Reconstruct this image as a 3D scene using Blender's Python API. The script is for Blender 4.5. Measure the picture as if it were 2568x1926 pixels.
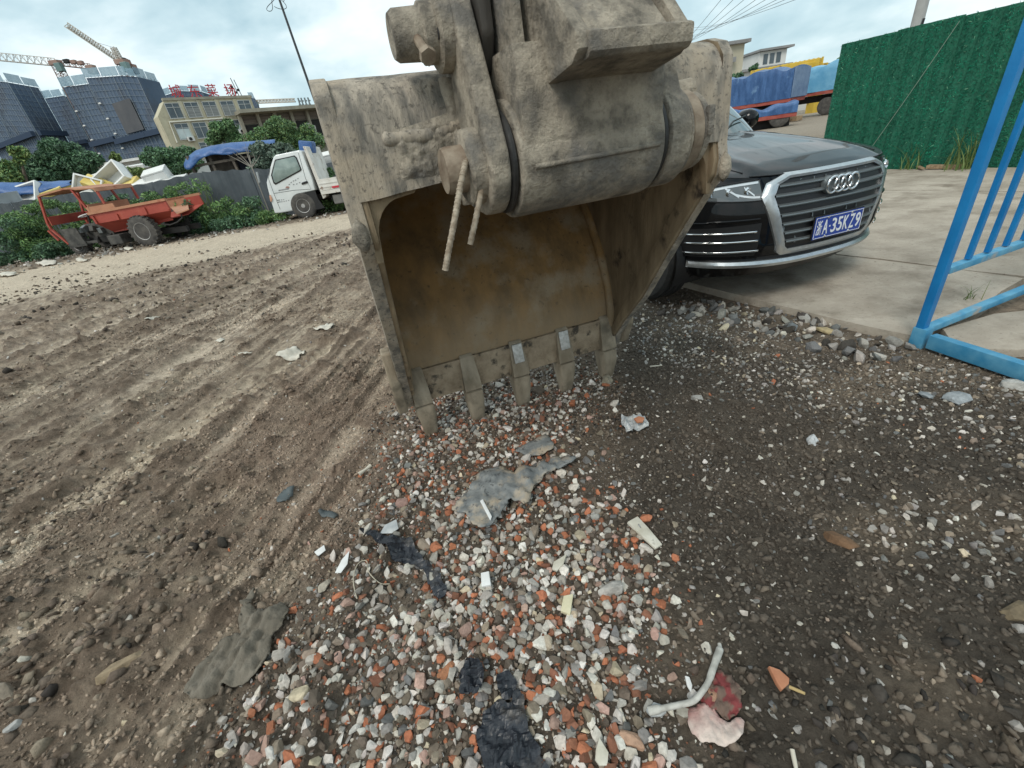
import bpy, bmesh, math, random
import numpy as np
from mathutils import Vector, Matrix, noise as mnoise

for o in list(bpy.data.objects):
    bpy.data.objects.remove(o, do_unlink=True)
SC = bpy.context.scene
COL = SC.collection
R = math.radians
rng = np.random.default_rng(7)
random.seed(7)

# ------------------------------------------------------------------ camera
CAM_H = 1.28                       # eye height in metres
F_PX, CXP, CYP = 1075.0, 1284.0, 963.0
PITCH, ROLL = math.atan2(600, 1075), R(8.8)
sp_, cp_, sr_, cr_ = math.sin(PITCH), math.cos(PITCH), math.sin(ROLL), math.cos(ROLL)
C_DOWN = np.array([sr_ * cp_, cr_ * cp_, sp_])
C_FWD = np.array([-sr_ * sp_, -cr_ * sp_, cp_])
C_RT = np.array([cr_, -sr_, 0.0])
C2W = np.array([C_RT, C_FWD, -C_DOWN])          # image right/down/forward -> world
CPOS = np.array([0.0, 0.0, CAM_H])
cam_data = bpy.data.cameras.new('camera')
cam = bpy.data.objects.new('camera', cam_data)
COL.objects.link(cam)
cam_data.sensor_fit = 'HORIZONTAL'
cam_data.sensor_width = 36.0
cam_data.lens = 36.0 * F_PX / 2568.0
cam_data.clip_start = 0.05
cam_data.clip_end = 4000
ax, ay, az = C2W @ np.array([1, 0, 0]), C2W @ np.array([0, -1, 0]), C2W @ np.array([0, 0, -1])
cam.matrix_world = Matrix([[ax[i], ay[i], az[i], CPOS[i]] for i in range(3)] + [[0, 0, 0, 1]])
SC.camera = cam

# ------------------------------------------------------------------ sky, sun, exposure
SUN_EL, SUN_AZ = R(50), R(215)      # high, behind the camera to the left (azimuth clockwise from +Y)
world = bpy.data.worlds.new('World')
SC.world = world
world.use_nodes = True
wn, wl = world.node_tree.nodes, world.node_tree.links
wn.clear()
w_out = wn.new('ShaderNodeOutputWorld')
w_bg = wn.new('ShaderNodeBackground')
w_sky = wn.new('ShaderNodeTexSky')
w_sky.sky_type = 'NISHITA'
w_sky.sun_disc = False
w_sky.sun_elevation = SUN_EL
w_sky.sun_rotation = SUN_AZ
w_sky.air_density, w_sky.dust_density, w_sky.ozone_density = 1.0, 2.0, 1.0
w_co = wn.new('ShaderNodeTexCoord')
w_map = wn.new('ShaderNodeMapping')
w_map.inputs['Scale'].default_value = (1.0, 1.0, 2.2)
w_map.inputs['Rotation'].default_value = (0.0, 0.25, 0.4)
wl.new(w_co.outputs['Generated'], w_map.inputs['Vector'])


def w_noise(scale, detail, rough, dist=0.0):
    n = wn.new('ShaderNodeTexNoise')
    n.inputs['Scale'].default_value = scale
    n.inputs['Detail'].default_value = detail
    n.inputs['Roughness'].default_value = rough
    n.inputs['Distortion'].default_value = dist
    wl.new(w_map.outputs['Vector'], n.inputs['Vector'])
    return n


n_big = w_noise(2.3, 5, 0.5, 0.3)
n_small = w_noise(6.0, 6, 0.55, 0.2)
w_add = wn.new('ShaderNodeMath'); w_add.operation = 'MULTIPLY_ADD'
wl.new(n_small.outputs['Fac'], w_add.inputs[0]); w_add.inputs[1].default_value = 0.35
wl.new(n_big.outputs['Fac'], w_add.inputs[2])
w_rmp = wn.new('ShaderNodeValToRGB')
els = w_rmp.color_ramp.elements
els[0].position, els[0].color = 0.50, (0.36, 0.53, 0.60, 1)
els[1].position, els[1].color = 0.82, (0.98, 1.02, 1.03, 1)
e = els.new(0.60); e.color = (0.54, 0.70, 0.75, 1)
e = els.new(0.69); e.color = (0.76, 0.88, 0.905, 1)
wl.new(w_add.outputs[0], w_rmp.inputs['Fac'])
w_sc = wn.new('ShaderNodeVectorMath'); w_sc.operation = 'SCALE'
wl.new(w_sky.outputs['Color'], w_sc.inputs[0]); w_sc.inputs['Scale'].default_value = 0.09
w_mix = wn.new('ShaderNodeMix'); w_mix.data_type = 'RGBA'
w_mix.inputs[0].default_value = 0.90
wl.new(w_sc.outputs[0], w_mix.inputs[6]); wl.new(w_rmp.outputs['Color'], w_mix.inputs[7])
wl.new(w_mix.outputs[2], w_bg.inputs['Color'])
w_bg.inputs['Strength'].default_value = 1.0
wl.new(w_bg.outputs[0], w_out.inputs['Surface'])

sun_d = bpy.data.lights.new('sun', 'SUN')
sun_d.energy = 1.5
sun_d.angle = R(22)
sun_d.color = (1.0, 0.94, 0.85)
sun = bpy.data.objects.new('sun', sun_d)
COL.objects.link(sun)
sdir = Vector((math.sin(SUN_AZ) * math.cos(SUN_EL), math.cos(SUN_AZ) * math.cos(SUN_EL), math.sin(SUN_EL)))
sun.rotation_euler = sdir.to_track_quat('Z', 'Y').to_euler()
sun.location = (-3, -6, 12)

vs = SC.view_settings
vs.view_transform = 'Standard'
vs.look = 'None'
vs.exposure = 0.34
vs.gamma = 1.0
vs.use_curve_mapping = False
SC.render.engine = 'CYCLES'
SC.cycles.use_denoising = True
SC.cycles.max_bounces = 6
SC.cycles.diffuse_bounces = 3
SC.cycles.glossy_bounces = 3
SC.cycles.transmission_bounces = 4
SC.cycles.transparent_max_bounces = 6

# ------------------------------------------------------------------ photo pixel -> place


def ray(px, py):
    return C2W @ np.array([(px - CXP) / F_PX, (py - CYP) / F_PX, 1.0])


def G(px, py, h=0.0):
    """where the ground (or a level at height h) lies under a photo pixel"""
    d = ray(px, py)
    return CPOS + d * ((h - CAM_H) / d[2])


def VY(px, py, Y):
    """point on the upright plane y = Y"""
    d = ray(px, py)
    return CPOS + d * (Y / d[1])


def PLN(px, py, pt, n):
    d = ray(px, py)
    n = np.array(n, float)
    return CPOS + d * (np.dot(np.array(pt) - CPOS, n) / np.dot(d, n))


def PJ(P):
    c = C2W.T @ (np.asarray(P, float).T - CPOS[:, None] if np.ndim(P) == 2 else np.asarray(P, float) - CPOS)
    return CXP + F_PX * c[0] / c[2], CYP + F_PX * c[1] / c[2]


# ------------------------------------------------------------------ numpy noise
def _hash(ix, iy, s):
    h = (ix.astype(np.int64) * 374761393 + iy.astype(np.int64) * 668265263 + s * 1442695041) & 0x7fffffff
    h = ((h ^ (h >> 13)) * 1274126177) & 0x7fffffff
    return ((h ^ (h >> 16)) & 0xffff) / 65535.0


def vnoise(x, y, s=0):
    ix, iy = np.floor(x), np.floor(y)
    fx, fy = x - ix, y - iy
    ux, uy = fx * fx * (3 - 2 * fx), fy * fy * (3 - 2 * fy)
    a, b = _hash(ix, iy, s), _hash(ix + 1, iy, s)
    c, d = _hash(ix, iy + 1, s), _hash(ix + 1, iy + 1, s)
    return (a * (1 - ux) + b * ux) * (1 - uy) + (c * (1 - ux) + d * ux) * uy


def fbm(x, y, oct=4, s=0, gain=0.5):
    t, a, n = 0, 1.0, 0
    for i in range(oct):
        t = t + a * vnoise(x * 2 ** i + 17.3 * i, y * 2 ** i - 9.1 * i, s + i)
        n += a
        a *= gain
    return t / n


def inpoly(px, py, poly):
    px, py = np.asarray(px), np.asarray(py)
    ins = np.zeros(px.shape, bool)
    n = len(poly)
    for i in range(n):
        x1, y1 = poly[i]
        x2, y2 = poly[(i + 1) % n]
        c = ((y1 > py) != (y2 > py)) & (px < (x2 - x1) * (py - y1) / (y2 - y1 + 1e-12) + x1)
        ins ^= c
    return ins


# ------------------------------------------------------------------ object helpers
def link(o, parent=None):
    COL.objects.link(o)
    if parent is not None:
        o.parent = parent
    return o


def empty(name, loc=(0, 0, 0), rz=0.0, rot=None):
    o = bpy.data.objects.new(name, None)
    o.empty_display_size = 0.2
    COL.objects.link(o)
    o.location = loc
    o.rotation_euler = rot if rot is not None else (0, 0, rz)
    return o


def tag(o, label, cat, group=None, kind=None):
    o['label'] = label
    if cat:
        o['category'] = cat
    if group:
        o['group'] = group
    if kind:
        o['kind'] = kind
    return o


def struct(o):
    o['kind'] = 'structure'
    return o


def shade_smooth(me, ang=40):
    me.polygons.foreach_set('use_smooth', [True] * len(me.polygons))
    try:
        me.set_sharp_from_angle(angle=R(ang))
    except Exception:
        pass


class MB:
    """collects shapes into one mesh"""

    def __init__(self):
        self.v, self.f, self.mi, self.cur = [], [], [], 0

    def add(self, vs, fs):
        b = len(self.v)
        self.v += [tuple(float(c) for c in q) for q in vs]
        self.f += [tuple(i + b for i in f) for f in fs]
        self.mi += [self.cur] * len(fs)
        return self

    def box(self, c, s, rot=None, taper=None):
        """box of size s at centre c; rot = 3x3 Matrix; taper = (tx, ty) scale of the top"""
        tx, ty = taper or (1, 1)
        vs = []
        for k in (-1, 1):
            for j in (-1, 1):
                for i in (-1, 1):
                    q = Vector((i * s[0] / 2 * (tx if k > 0 else 1), j * s[1] / 2 * (ty if k > 0 else 1), k * s[2] / 2))
                    if rot is not None:
                        q = rot @ q
                    vs.append((q.x + c[0], q.y + c[1], q.z + c[2]))
        return self.add(vs, [(0, 2, 3, 1), (4, 5, 7, 6), (0, 1, 5, 4), (2, 6, 7, 3), (0, 4, 6, 2), (1, 3, 7, 5)])

    def bar(self, a, b, w, h=None, up=(0, 0, 1)):
        """rectangular bar between two points"""
        a, b = Vector(a), Vector(b)
        d = b - a
        L = d.length
        d.normalize()
        up = Vector(up)
        if abs(d.dot(up)) > 0.98:
            up = Vector((1, 0, 0))
        x = d.cross(up).normalized()
        y = x.cross(d).normalized()
        return self.box((a + b) / 2, (w, h or w, L), Matrix((x, y, -d)).transposed() if False else Matrix([[x[i], y[i], d[i]] for i in range(3)]))

    def tube(self, path, r, n=8, closed=False, cap=True):
        P = [Vector(p) for p in path]
        m = len(P)
        rr = r if hasattr(r, '__len__') else [r] * m
        vs = []
        prev = None
        for i in range(m):
            t = (P[(i + 1) % m] - P[i - 1]) if closed else (P[min(i + 1, m - 1)] - P[max(i - 1, 0)])
            t.normalize()
            if prev is None:
                u = Vector((0, 0, 1)) if abs(t.z) < 0.9 else Vector((1, 0, 0))
            else:
                u = prev
            x = (u - t * u.dot(t)).normalized()
            prev = x
            y = t.cross(x)
            for k in range(n):
                a = 2 * math.pi * k / n
                q = P[i] + (x * math.cos(a) + y * math.sin(a)) * rr[i]
                vs.append(q)
        fs = []
        for i in range(m if closed else m - 1):
            for k in range(n):
                fs.append((i * n + k, i * n + (k + 1) % n, ((i + 1) % m) * n + (k + 1) % n, ((i + 1) % m) * n + k))
        if cap and not closed:
            fs.append(tuple(range(n - 1, -1, -1)))
            fs.append(tuple((m - 1) * n + k for k in range(n)))
        return self.add(vs, fs)

    def lathe(self, prof, n=24, axis='x', c=(0, 0, 0)):
        """prof: list of (along, radius); revolved round the axis"""
        vs, fs = [], []
        for (a, r) in prof:
            for k in range(n):
                t = 2 * math.pi * k / n
                p, q = r * math.cos(t), r * math.sin(t)
                v = {'x': (a, p, q), 'y': (p, a, q), 'z': (p, q, a)}[axis]
                vs.append((v[0] + c[0], v[1] + c[1], v[2] + c[2]))
        m = len(prof)
        for i in range(m - 1):
            for k in range(n):
                fs.append((i * n + k, i * n + (k + 1) % n, (i + 1) * n + (k + 1) % n, (i + 1) * n + k))
        if prof[0][1] > 1e-6:
            fs.append(tuple(range(n - 1, -1, -1)))
        if prof[-1][1] > 1e-6:
            fs.append(tuple((m - 1) * n + k for k in range(n)))
        return self.add(vs, fs)

    def prism(self, poly, lo, hi, axis='x'):
        """2-D polygon extruded along an axis between lo and hi; poly in the other two axes"""
        def mk(a, p):
            return {'x': (a, p[0], p[1]), 'y': (p[0], a, p[1]), 'z': (p[0], p[1], a)}[axis]
        n = len(poly)
        vs = [mk(lo, p) for p in poly] + [mk(hi, p) for p in poly]
        fs = [tuple(range(n - 1, -1, -1)), tuple(range(n, 2 * n))]
        fs += [(i, (i + 1) % n, n + (i + 1) % n, n + i) for i in range(n)]
        return self.add(vs, fs)

    def grid(self, P, thick=None, closed_u=False):
        """P: rows x cols x 3 array"""
        P = np.asarray(P, float)
        m, n = P.shape[:2]
        vs = P.reshape(-1, 3)
        fs = []
        for i in range(m - 1):
            for j in range(n - 1):
                fs.append((i * n + j, i * n + j + 1, (i + 1) * n + j + 1, (i + 1) * n + j))
            if closed_u:
                fs.append((i * n + n - 1, i * n, (i + 1) * n, (i + 1) * n + n - 1))
        return self.add(vs, fs)

    def build(self, name, mat, parent=None, smooth=None, bevel=None, seg=2, solid=None, sub=0, fixn=True, disp=None):
        me = bpy.data.meshes.new(name)
        me.from_pydata(self.v, [], self.f)
        mats = mat if isinstance(mat, (list, tuple)) else [mat]
        for m in mats:
            me.materials.append(m)
        if len(mats) > 1:
            me.polygons.foreach_set('material_index', self.mi)
        if bevel or fixn:
            bm = bmesh.new()
            bm.from_mesh(me)
            bmesh.ops.remove_doubles(bm, verts=bm.verts, dist=1e-6)
            if fixn:
                bmesh.ops.recalc_face_normals(bm, faces=bm.faces)
            if bevel:
                es = [e for e in bm.edges if len(e.link_faces) == 2 and e.calc_face_angle(0) > R(25)]
                bmesh.ops.bevel(bm, geom=es, offset=bevel, segments=seg, profile=0.6, affect='EDGES', clamp_overlap=True)
            bm.to_mesh(me)
            bm.free()
        o = bpy.data.objects.new(name, me)
        link(o, parent)
        if solid:
            md = o.modifiers.new('s', 'SOLIDIFY')
            md.thickness = solid
            md.offset = 0
        if sub:
            md = o.modifiers.new('sub', 'SUBSURF')
            md.levels = md.render_levels = sub
        if smooth:
            shade_smooth(me, smooth if smooth is not True else 40)
        return o


def raw_mesh(name, V, Fq, mat, parent=None, col=None, smooth=False, fixed=None):
    """fast mesh from numpy: V (n,3), Fq (m,k) all faces the same size"""
    me = bpy.data.meshes.new(name)
    k = Fq.shape[1]
    me.vertices.add(len(V))
    me.vertices.foreach_set('co', np.ascontiguousarray(V, dtype=np.float32).ravel())
    me.loops.add(Fq.size)
    me.loops.foreach_set('vertex_index', np.ascontiguousarray(Fq, dtype=np.int32).ravel())
    me.polygons.add(len(Fq))
    me.polygons.foreach_set('loop_start', np.arange(0, Fq.size, k, dtype=np.int32))
    me.polygons.foreach_set('use_smooth', np.full(len(Fq), smooth))
    me.update(calc_edges=True)
    if col is not None:
        at = me.color_attributes.new('Col', 'FLOAT_COLOR', 'POINT')
        c4 = np.ones((len(V), 4), np.float32)
        c4[:, :3] = col
        at.data.foreach_set('color', c4.ravel())
    for m in (mat if isinstance(mat, (list, tuple)) else [mat]):
        me.materials.append(m)
    o = bpy.data.objects.new(name, me)
    return link(o, parent)


def copy_tree(o, parent=None):
    c = o.copy()
    COL.objects.link(c)
    c.parent = parent
    for ch in list(o.children):
        copy_tree(ch, c)
    return c


def smooth_curve(pts, per=8):
    """Catmull-Rom through points"""
    P = [np.array(p, float) for p in pts]
    P = [2 * P[0] - P[1]] + P + [2 * P[-1] - P[-2]]
    out = []
    for i in range(1, len(P) - 2):
        for k in range(per):
            t = k / per
            a, b, c, d = P[i - 1], P[i], P[i + 1], P[i + 2]
            out.append(0.5 * ((2 * b) + (c - a) * t + (2 * a - 5 * b + 4 * c - d) * t * t + (3 * b - a - 3 * c + d) * t ** 3))
    out.append(P[-2])
    return np.array(out)


def hull2(pts):
    P = sorted(set((round(a, 5), round(b, 5)) for a, b in pts))
    def half(P):
        h = []
        for p in P:
            while len(h) > 1 and (h[-1][0] - h[-2][0]) * (p[1] - h[-2][1]) - (h[-1][1] - h[-2][1]) * (p[0] - h[-2][0]) <= 0:
                h.pop()
            h.append(p)
        return h[:-1]
    return half(P) + half(P[::-1])


def circ(cx, cy, r, n=20, a0=0, a1=360):
    return [(cx + r * math.cos(R(a0 + (a1 - a0) * k / n)), cy + r * math.sin(R(a0 + (a1 - a0) * k / n))) for k in range(n)]


def hull_solid(name, pts, mat, parent=None, bevel=None, smooth=None):
    me = bpy.data.meshes.new(name)
    bm = bmesh.new()
    for p in pts:
        bm.verts.new(p)
    r = bmesh.ops.convex_hull(bm, input=bm.verts)
    bmesh.ops.delete(bm, geom=[g for g in r['geom_interior'] if isinstance(g, bmesh.types.BMVert)], context='VERTS')
    if bevel:
        bmesh.ops.dissolve_limit(bm, angle_limit=R(2), verts=bm.verts, edges=bm.edges)
        bmesh.ops.bevel(bm, geom=list(bm.edges), offset=bevel, segments=2, profile=0.6, affect='EDGES', clamp_overlap=True)
    bmesh.ops.recalc_face_normals(bm, faces=bm.faces)
    bm.to_mesh(me)
    bm.free()
    me.materials.append(mat)
    if smooth:
        shade_smooth(me, smooth)
    o = bpy.data.objects.new(name, me)
    return link(o, parent)


# ------------------------------------------------------------------ materials
MAT = {}


def mat(name, c1, c2=None, scale=6.0, rough=0.8, bump=0.0, bscale=60.0, metal=0.0, detail=6.0, c3=None, scale3=2.0,
        fac3=(0.55, 0.7), stretch=(1, 1, 1), coat=0.0, spec=0.5, rvar=0.0, lo=0.35, hi=0.65, vcol=False, trans=0.0, alpha=1.0, bdetail=6, voro=0.0,
        vscale=40.0, coord='Object', c4=None, scale4=60.0, fac4=(0.58, 0.66), amt4=0.8, crough=0.55, brough=0.6, zlayer=None):
    m = bpy.data.materials.new(name)
    m.use_nodes = True
    N, Lk = m.node_tree.nodes, m.node_tree.links
    b = N['Principled BSDF']
    co = N.new('ShaderNodeTexCoord')
    mp = N.new('ShaderNodeMapping')
    mp.inputs['Scale'].default_value = stretch
    Lk.new(co.outputs[coord], mp.inputs['Vector'])

    def nz(s, d, mapped=True, r=0.55):
        n = N.new('ShaderNodeTexNoise')
        n.inputs['Scale'].default_value = s
        n.inputs['Detail'].default_value = d
        n.inputs['Roughness'].default_value = r
        Lk.new((mp.outputs['Vector'] if mapped else co.outputs[coord]), n.inputs['Vector'])
        return n
    colout = None
    if c2 is not None:
        n1 = nz(scale, detail, True, crough)
        rp = N.new('ShaderNodeValToRGB')
        rp.color_ramp.elements[0].position = lo
        rp.color_ramp.elements[1].position = hi
        rp.color_ramp.elements[0].color = (*c1, 1)
        rp.color_ramp.elements[1].color = (*c2, 1)
        Lk.new(n1.outputs['Fac'], rp.inputs['Fac'])
        colout = rp.outputs['Color']
        if c3 is not None:
            n3 = nz(scale3, 7, False, 0.62)
            r3 = N.new('ShaderNodeMapRange')
            r3.inputs['From Min'].default_value, r3.inputs['From Max'].default_value = fac3
            Lk.new(n3.outputs['Fac'], r3.inputs['Value'])
            mx = N.new('ShaderNodeMix'); mx.data_type = 'RGBA'
            Lk.new(r3.outputs['Result'], mx.inputs[0])
            Lk.new(colout, mx.inputs[6])
            mx.inputs[7].default_value = (*c3, 1)
            colout = mx.outputs[2]
    if c4 is not None and colout is not None:
        n4 = nz(scale4, 4, False, 0.65)
        r4 = N.new('ShaderNodeMapRange')
        r4.inputs['From Min'].default_value, r4.inputs['From Max'].default_value = fac4
        r4.inputs['To Max'].default_value = amt4
        Lk.new(n4.outputs['Fac'], r4.inputs['Value'])
        mx = N.new('ShaderNodeMix'); mx.data_type = 'RGBA'
        Lk.new(r4.outputs['Result'], mx.inputs[0])
        Lk.new(colout, mx.inputs[6])
        mx.inputs[7].default_value = (*c4, 1)
        colout = mx.outputs[2]
    if zlayer is not None:      # mud coat up to a wavy height
        sx = N.new('ShaderNodeSeparateXYZ')
        Lk.new(co.outputs['Object'], sx.inputs[0])
        nzl = nz(5.0, 6, False, 0.6)
        ad = N.new('ShaderNodeMath'); ad.operation = 'MULTIPLY_ADD'
        Lk.new(nzl.outputs['Fac'], ad.inputs[0]); ad.inputs[1].default_value = 0.35
        Lk.new(sx.outputs['Z'], ad.inputs[2])
        rz = N.new('ShaderNodeMapRange')
        rz.inputs['From Min'].default_value, rz.inputs['From Max'].default_value = zlayer[0] + 0.175, zlayer[1] + 0.175
        rz.inputs['To Min'].default_value, rz.inputs['To Max'].default_value = 0.6, 0.0
        Lk.new(ad.outputs[0], rz.inputs['Value'])
        mx = N.new('ShaderNodeMix'); mx.data_type = 'RGBA'
        Lk.new(rz.outputs['Result'], mx.inputs[0]); Lk.new(colout, mx.inputs[6])
        mx.inputs[7].default_value = (*zlayer[2], 1)
        colout = mx.outputs[2]
    if vcol:
        at = N.new('ShaderNodeVertexColor')
        at.layer_name = 'Col'
        if colout is None:
            colout = at.outputs['Color']
        else:
            mx = N.new('ShaderNodeMix'); mx.data_type = 'RGBA'; mx.blend_type = 'MULTIPLY'
            mx.inputs[0].default_value = 1.0
            Lk.new(at.outputs['Color'], mx.inputs[6]); Lk.new(colout, mx.inputs[7])
            colout = mx.outputs[2]
    if colout is None:
        b.inputs['Base Color'].default_value = (*c1, 1)
    else:
        Lk.new(colout, b.inputs['Base Color'])
    b.inputs['Roughness'].default_value = rough
    if rvar:
        nr = nz(scale * 1.7, 5)
        mr = N.new('ShaderNodeMapRange')
        mr.inputs['To Min'].default_value = max(0.02, rough - rvar)
        mr.inputs['To Max'].default_value = min(1, rough + rvar)
        mr.inputs['From Min'].default_value, mr.inputs['From Max'].default_value = 0.3, 0.7
        Lk.new(nr.outputs['Fac'], mr.inputs['Value'])
        Lk.new(mr.outputs['Result'], b.inputs['Roughness'])
    b.inputs['Metallic'].default_value = metal
    b.inputs['Specular IOR Level'].default_value = spec
    if coat:
        b.inputs['Coat Weight'].default_value = coat
        b.inputs['Coat Roughness'].default_value = 0.03
    if alpha < 1:
        b.inputs['Alpha'].default_value = alpha
    if trans:
        b.inputs['Transmission Weight'].default_value = trans
    if bump:
        nb = nz(bscale, bdetail, True, brough)
        h = nb.outputs['Fac']
        if voro:
            vo = N.new('ShaderNodeTexVoronoi')
            vo.inputs['Scale'].default_value = vscale
            Lk.new(mp.outputs['Vector'], vo.inputs['Vector'])
            ma = N.new('ShaderNodeMath'); ma.operation = 'MULTIPLY_ADD'
            Lk.new(vo.outputs['Distance'], ma.inputs[0]); ma.inputs[1].default_value = voro
            Lk.new(h, ma.inputs[2])
            h = ma.outputs[0]
        bp = N.new('ShaderNodeBump')
        bp.inputs['Strength'].default_value = 1.0
        bp.inputs['Distance'].default_value = bump
        Lk.new(h, bp.inputs['Height'])
        Lk.new(bp.outputs['Normal'], b.inputs['Normal'])
    MAT[name] = m
    return m
# ================================================================== GROUND
def seg_dist(x, y, poly):
    """distance to a polyline, signed side, and length along it"""
    best = np.full(x.shape, 1e9)
    along = np.zeros(x.shape)
    side = np.zeros(x.shape)
    acc = 0.0
    for i in range(len(poly) - 1):
        ax_, ay_ = poly[i]
        bx_, by_ = poly[i + 1]
        dx, dy = bx_ - ax_, by_ - ay_
        L = math.hypot(dx, dy)
        t = np.clip(((x - ax_) * dx + (y - ay_) * dy) / (L * L), 0, 1)
        ex, ey = x - ax_ - t * dx, y - ay_ - t * dy
        d = np.hypot(ex, ey)
        k = d < best
        best = np.where(k, d, best)
        along = np.where(k, acc + t * L, along)
        side = np.where(k, np.sign(ex * dy - ey * dx) * d, side)
        acc += L
    return best, side, along


def gpoly(pts):
    return [tuple(G(a, b)[:2]) for a, b in pts]


# (photo pixels of the track, half width m, depth m, tread depth m)
TRACKS = [
    (gpoly([(-80, 1065), (136, 948), (344, 848), (520, 768), (705, 680), (890, 590)]), 0.17, 0.020, 0.006),
    (gpoly([(300, 1030), (470, 912), (600, 800), (723, 713), (890, 615), (1010, 570)]), 0.14, 0.018, 0.005),
    (gpoly([(-60, 1420), (150, 1290), (400, 1130), (600, 1000), (790, 880)]), 0.16, 0.016, 0.006),
    (gpoly([(-60, 1240), (180, 1105), (400, 985), (560, 890)]), 0.11, 0.016, 0.005),
    (gpoly([(-40, 1640), (200, 1500), (380, 1380), (560, 1240)]), 0.10, 0.014, 0.004),
    (gpoly([(-40, 860), (200, 800), (420, 740), (640, 690), (900, 640)]), 0.16, 0.022, 0.006),
    (gpoly([(2700, 1120), (2400, 1010), (2120, 960), (1900, 900)]), 0.14, 0.012, 0.003),
    (gpoly([(2640, 1500), (2350, 1290), (2100, 1180), (1850, 1060)]), 0.14, 0.012, 0.003),
]
RIDGES = [  # squeezed-up mud between the tracks: (line, height, half width)
    (gpoly([(100, 1235), (250, 1130), (384, 1012), (430, 960)]), 0.045, 0.055),
    (gpoly([(640, 1010), (700, 950), (790, 880), (850, 820)]), 0.030, 0.060),
    (gpoly([(0, 880), (120, 830), (190, 795)]), 0.075, 0.13),
    (gpoly([(0, 950), (140, 895), (200, 870)]), 0.06, 0.10),
    (gpoly([(330, 815), (430, 775), (490, 755)]), 0.055, 0.085),
    (gpoly([(0, 800), (250, 745), (500, 690), (760, 645)]), 0.05, 0.11),
    (gpoly([(150, 770), (420, 712), (700, 650), (880, 612)]), 0.05, 0.10),
    (gpoly([(400, 690), (640, 640), (880, 590)]), 0.055, 0.13),
    (gpoly([(0, 1560), (160, 1480), (330, 1350), (420, 1260)]), 0.03, 0.07),
    (gpoly([(20, 1830), (140, 1760), (260, 1660), (330, 1570)]), 0.045, 0.08),
    (gpoly([(180, 1740), (330, 1640), (400, 1580)]), 0.03, 0.06),
    (gpoly([(1880, 1926), (2000, 1760), (2200, 1640), (2420, 1760)]), 0.03, 0.08),
    (gpoly([(1560, 1300), (1750, 1240), (1900, 1290), (2060, 1400)]), 0.02, 0.08),
]
ROAD_FAR = [tuple(q[:2]) for q in (G(-250, 722), G(0, 686), G(250, 644), G(500, 598), G(700, 566), G(880, 536), G(1010, 513))]
ROAD_NEAR = [tuple(q[:2]) for q in (G(-250, 825), G(0, 766), G(250, 708), G(500, 652), G(700, 610), G(880, 573), G(1010, 545))]
GRAVEL_PX = [(1070, 985), (1500, 930), (1490, 1060), (1420, 1130), (1500, 1200), (1620, 1330), (1700, 1440), (1690, 1560),
             (1720, 1700), (1790, 1926), (1780, 2500), (300, 2500), (520, 1800), (600, 1690), (720, 1560), (860, 1440), (930, 1330),
             (965, 1190), (1010, 1090)]
DARK_PX = [(1490, 690), (1830, 760), (2290, 860), (3600, 1180), (3600, 2700), (1900, 2700), (1760, 1600), (1560, 1300), (1480, 1080)]


def soft_poly(px, py, poly, w):
    """0..1 mask: inside a polygon given in photo pixels, edge w pixels wide"""
    ins = inpoly(px, py, poly)
    d = np.full(px.shape, 1e9)
    for i in range(len(poly)):
        x1, y1 = poly[i]
        x2, y2 = poly[(i + 1) % len(poly)]
        L2 = (x2 - x1) ** 2 + (y2 - y1) ** 2
        t = np.clip(((px - x1) * (x2 - x1) + (py - y1) * (y2 - y1)) / L2, 0, 1)
        d = np.minimum(d, np.hypot(px - x1 - t * (x2 - x1), py - y1 - t * (y2 - y1)))
    return np.clip(0.5 + np.where(ins, d, -d) / w, 0, 1)


def to_px(x, y):
    P = np.stack([x, y, np.zeros_like(x)], 1)
    c = C2W.T @ (P.T - CPOS[:, None])
    z = np.maximum(c[2], 0.05)
    return CXP + F_PX * c[0] / z, CYP + F_PX * c[1] / z


SLAB_EDGE = [tuple(q[:2]) for q in (G(1300, 640), G(1560, 700), G(1820, 750), G(2030, 812), G(2290, 866), G(2600, 930))]
slab_dir = np.array(SLAB_EDGE[4]) - np.array(SLAB_EDGE[2])
slab_dir /= np.linalg.norm(slab_dir)


_ta, _tb = np.array(G(0, 1020)[:2]), np.array(G(705, 680)[:2])
TD = (_tb - _ta) / np.linalg.norm(_tb - _ta)      # the way most wheels went


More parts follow.
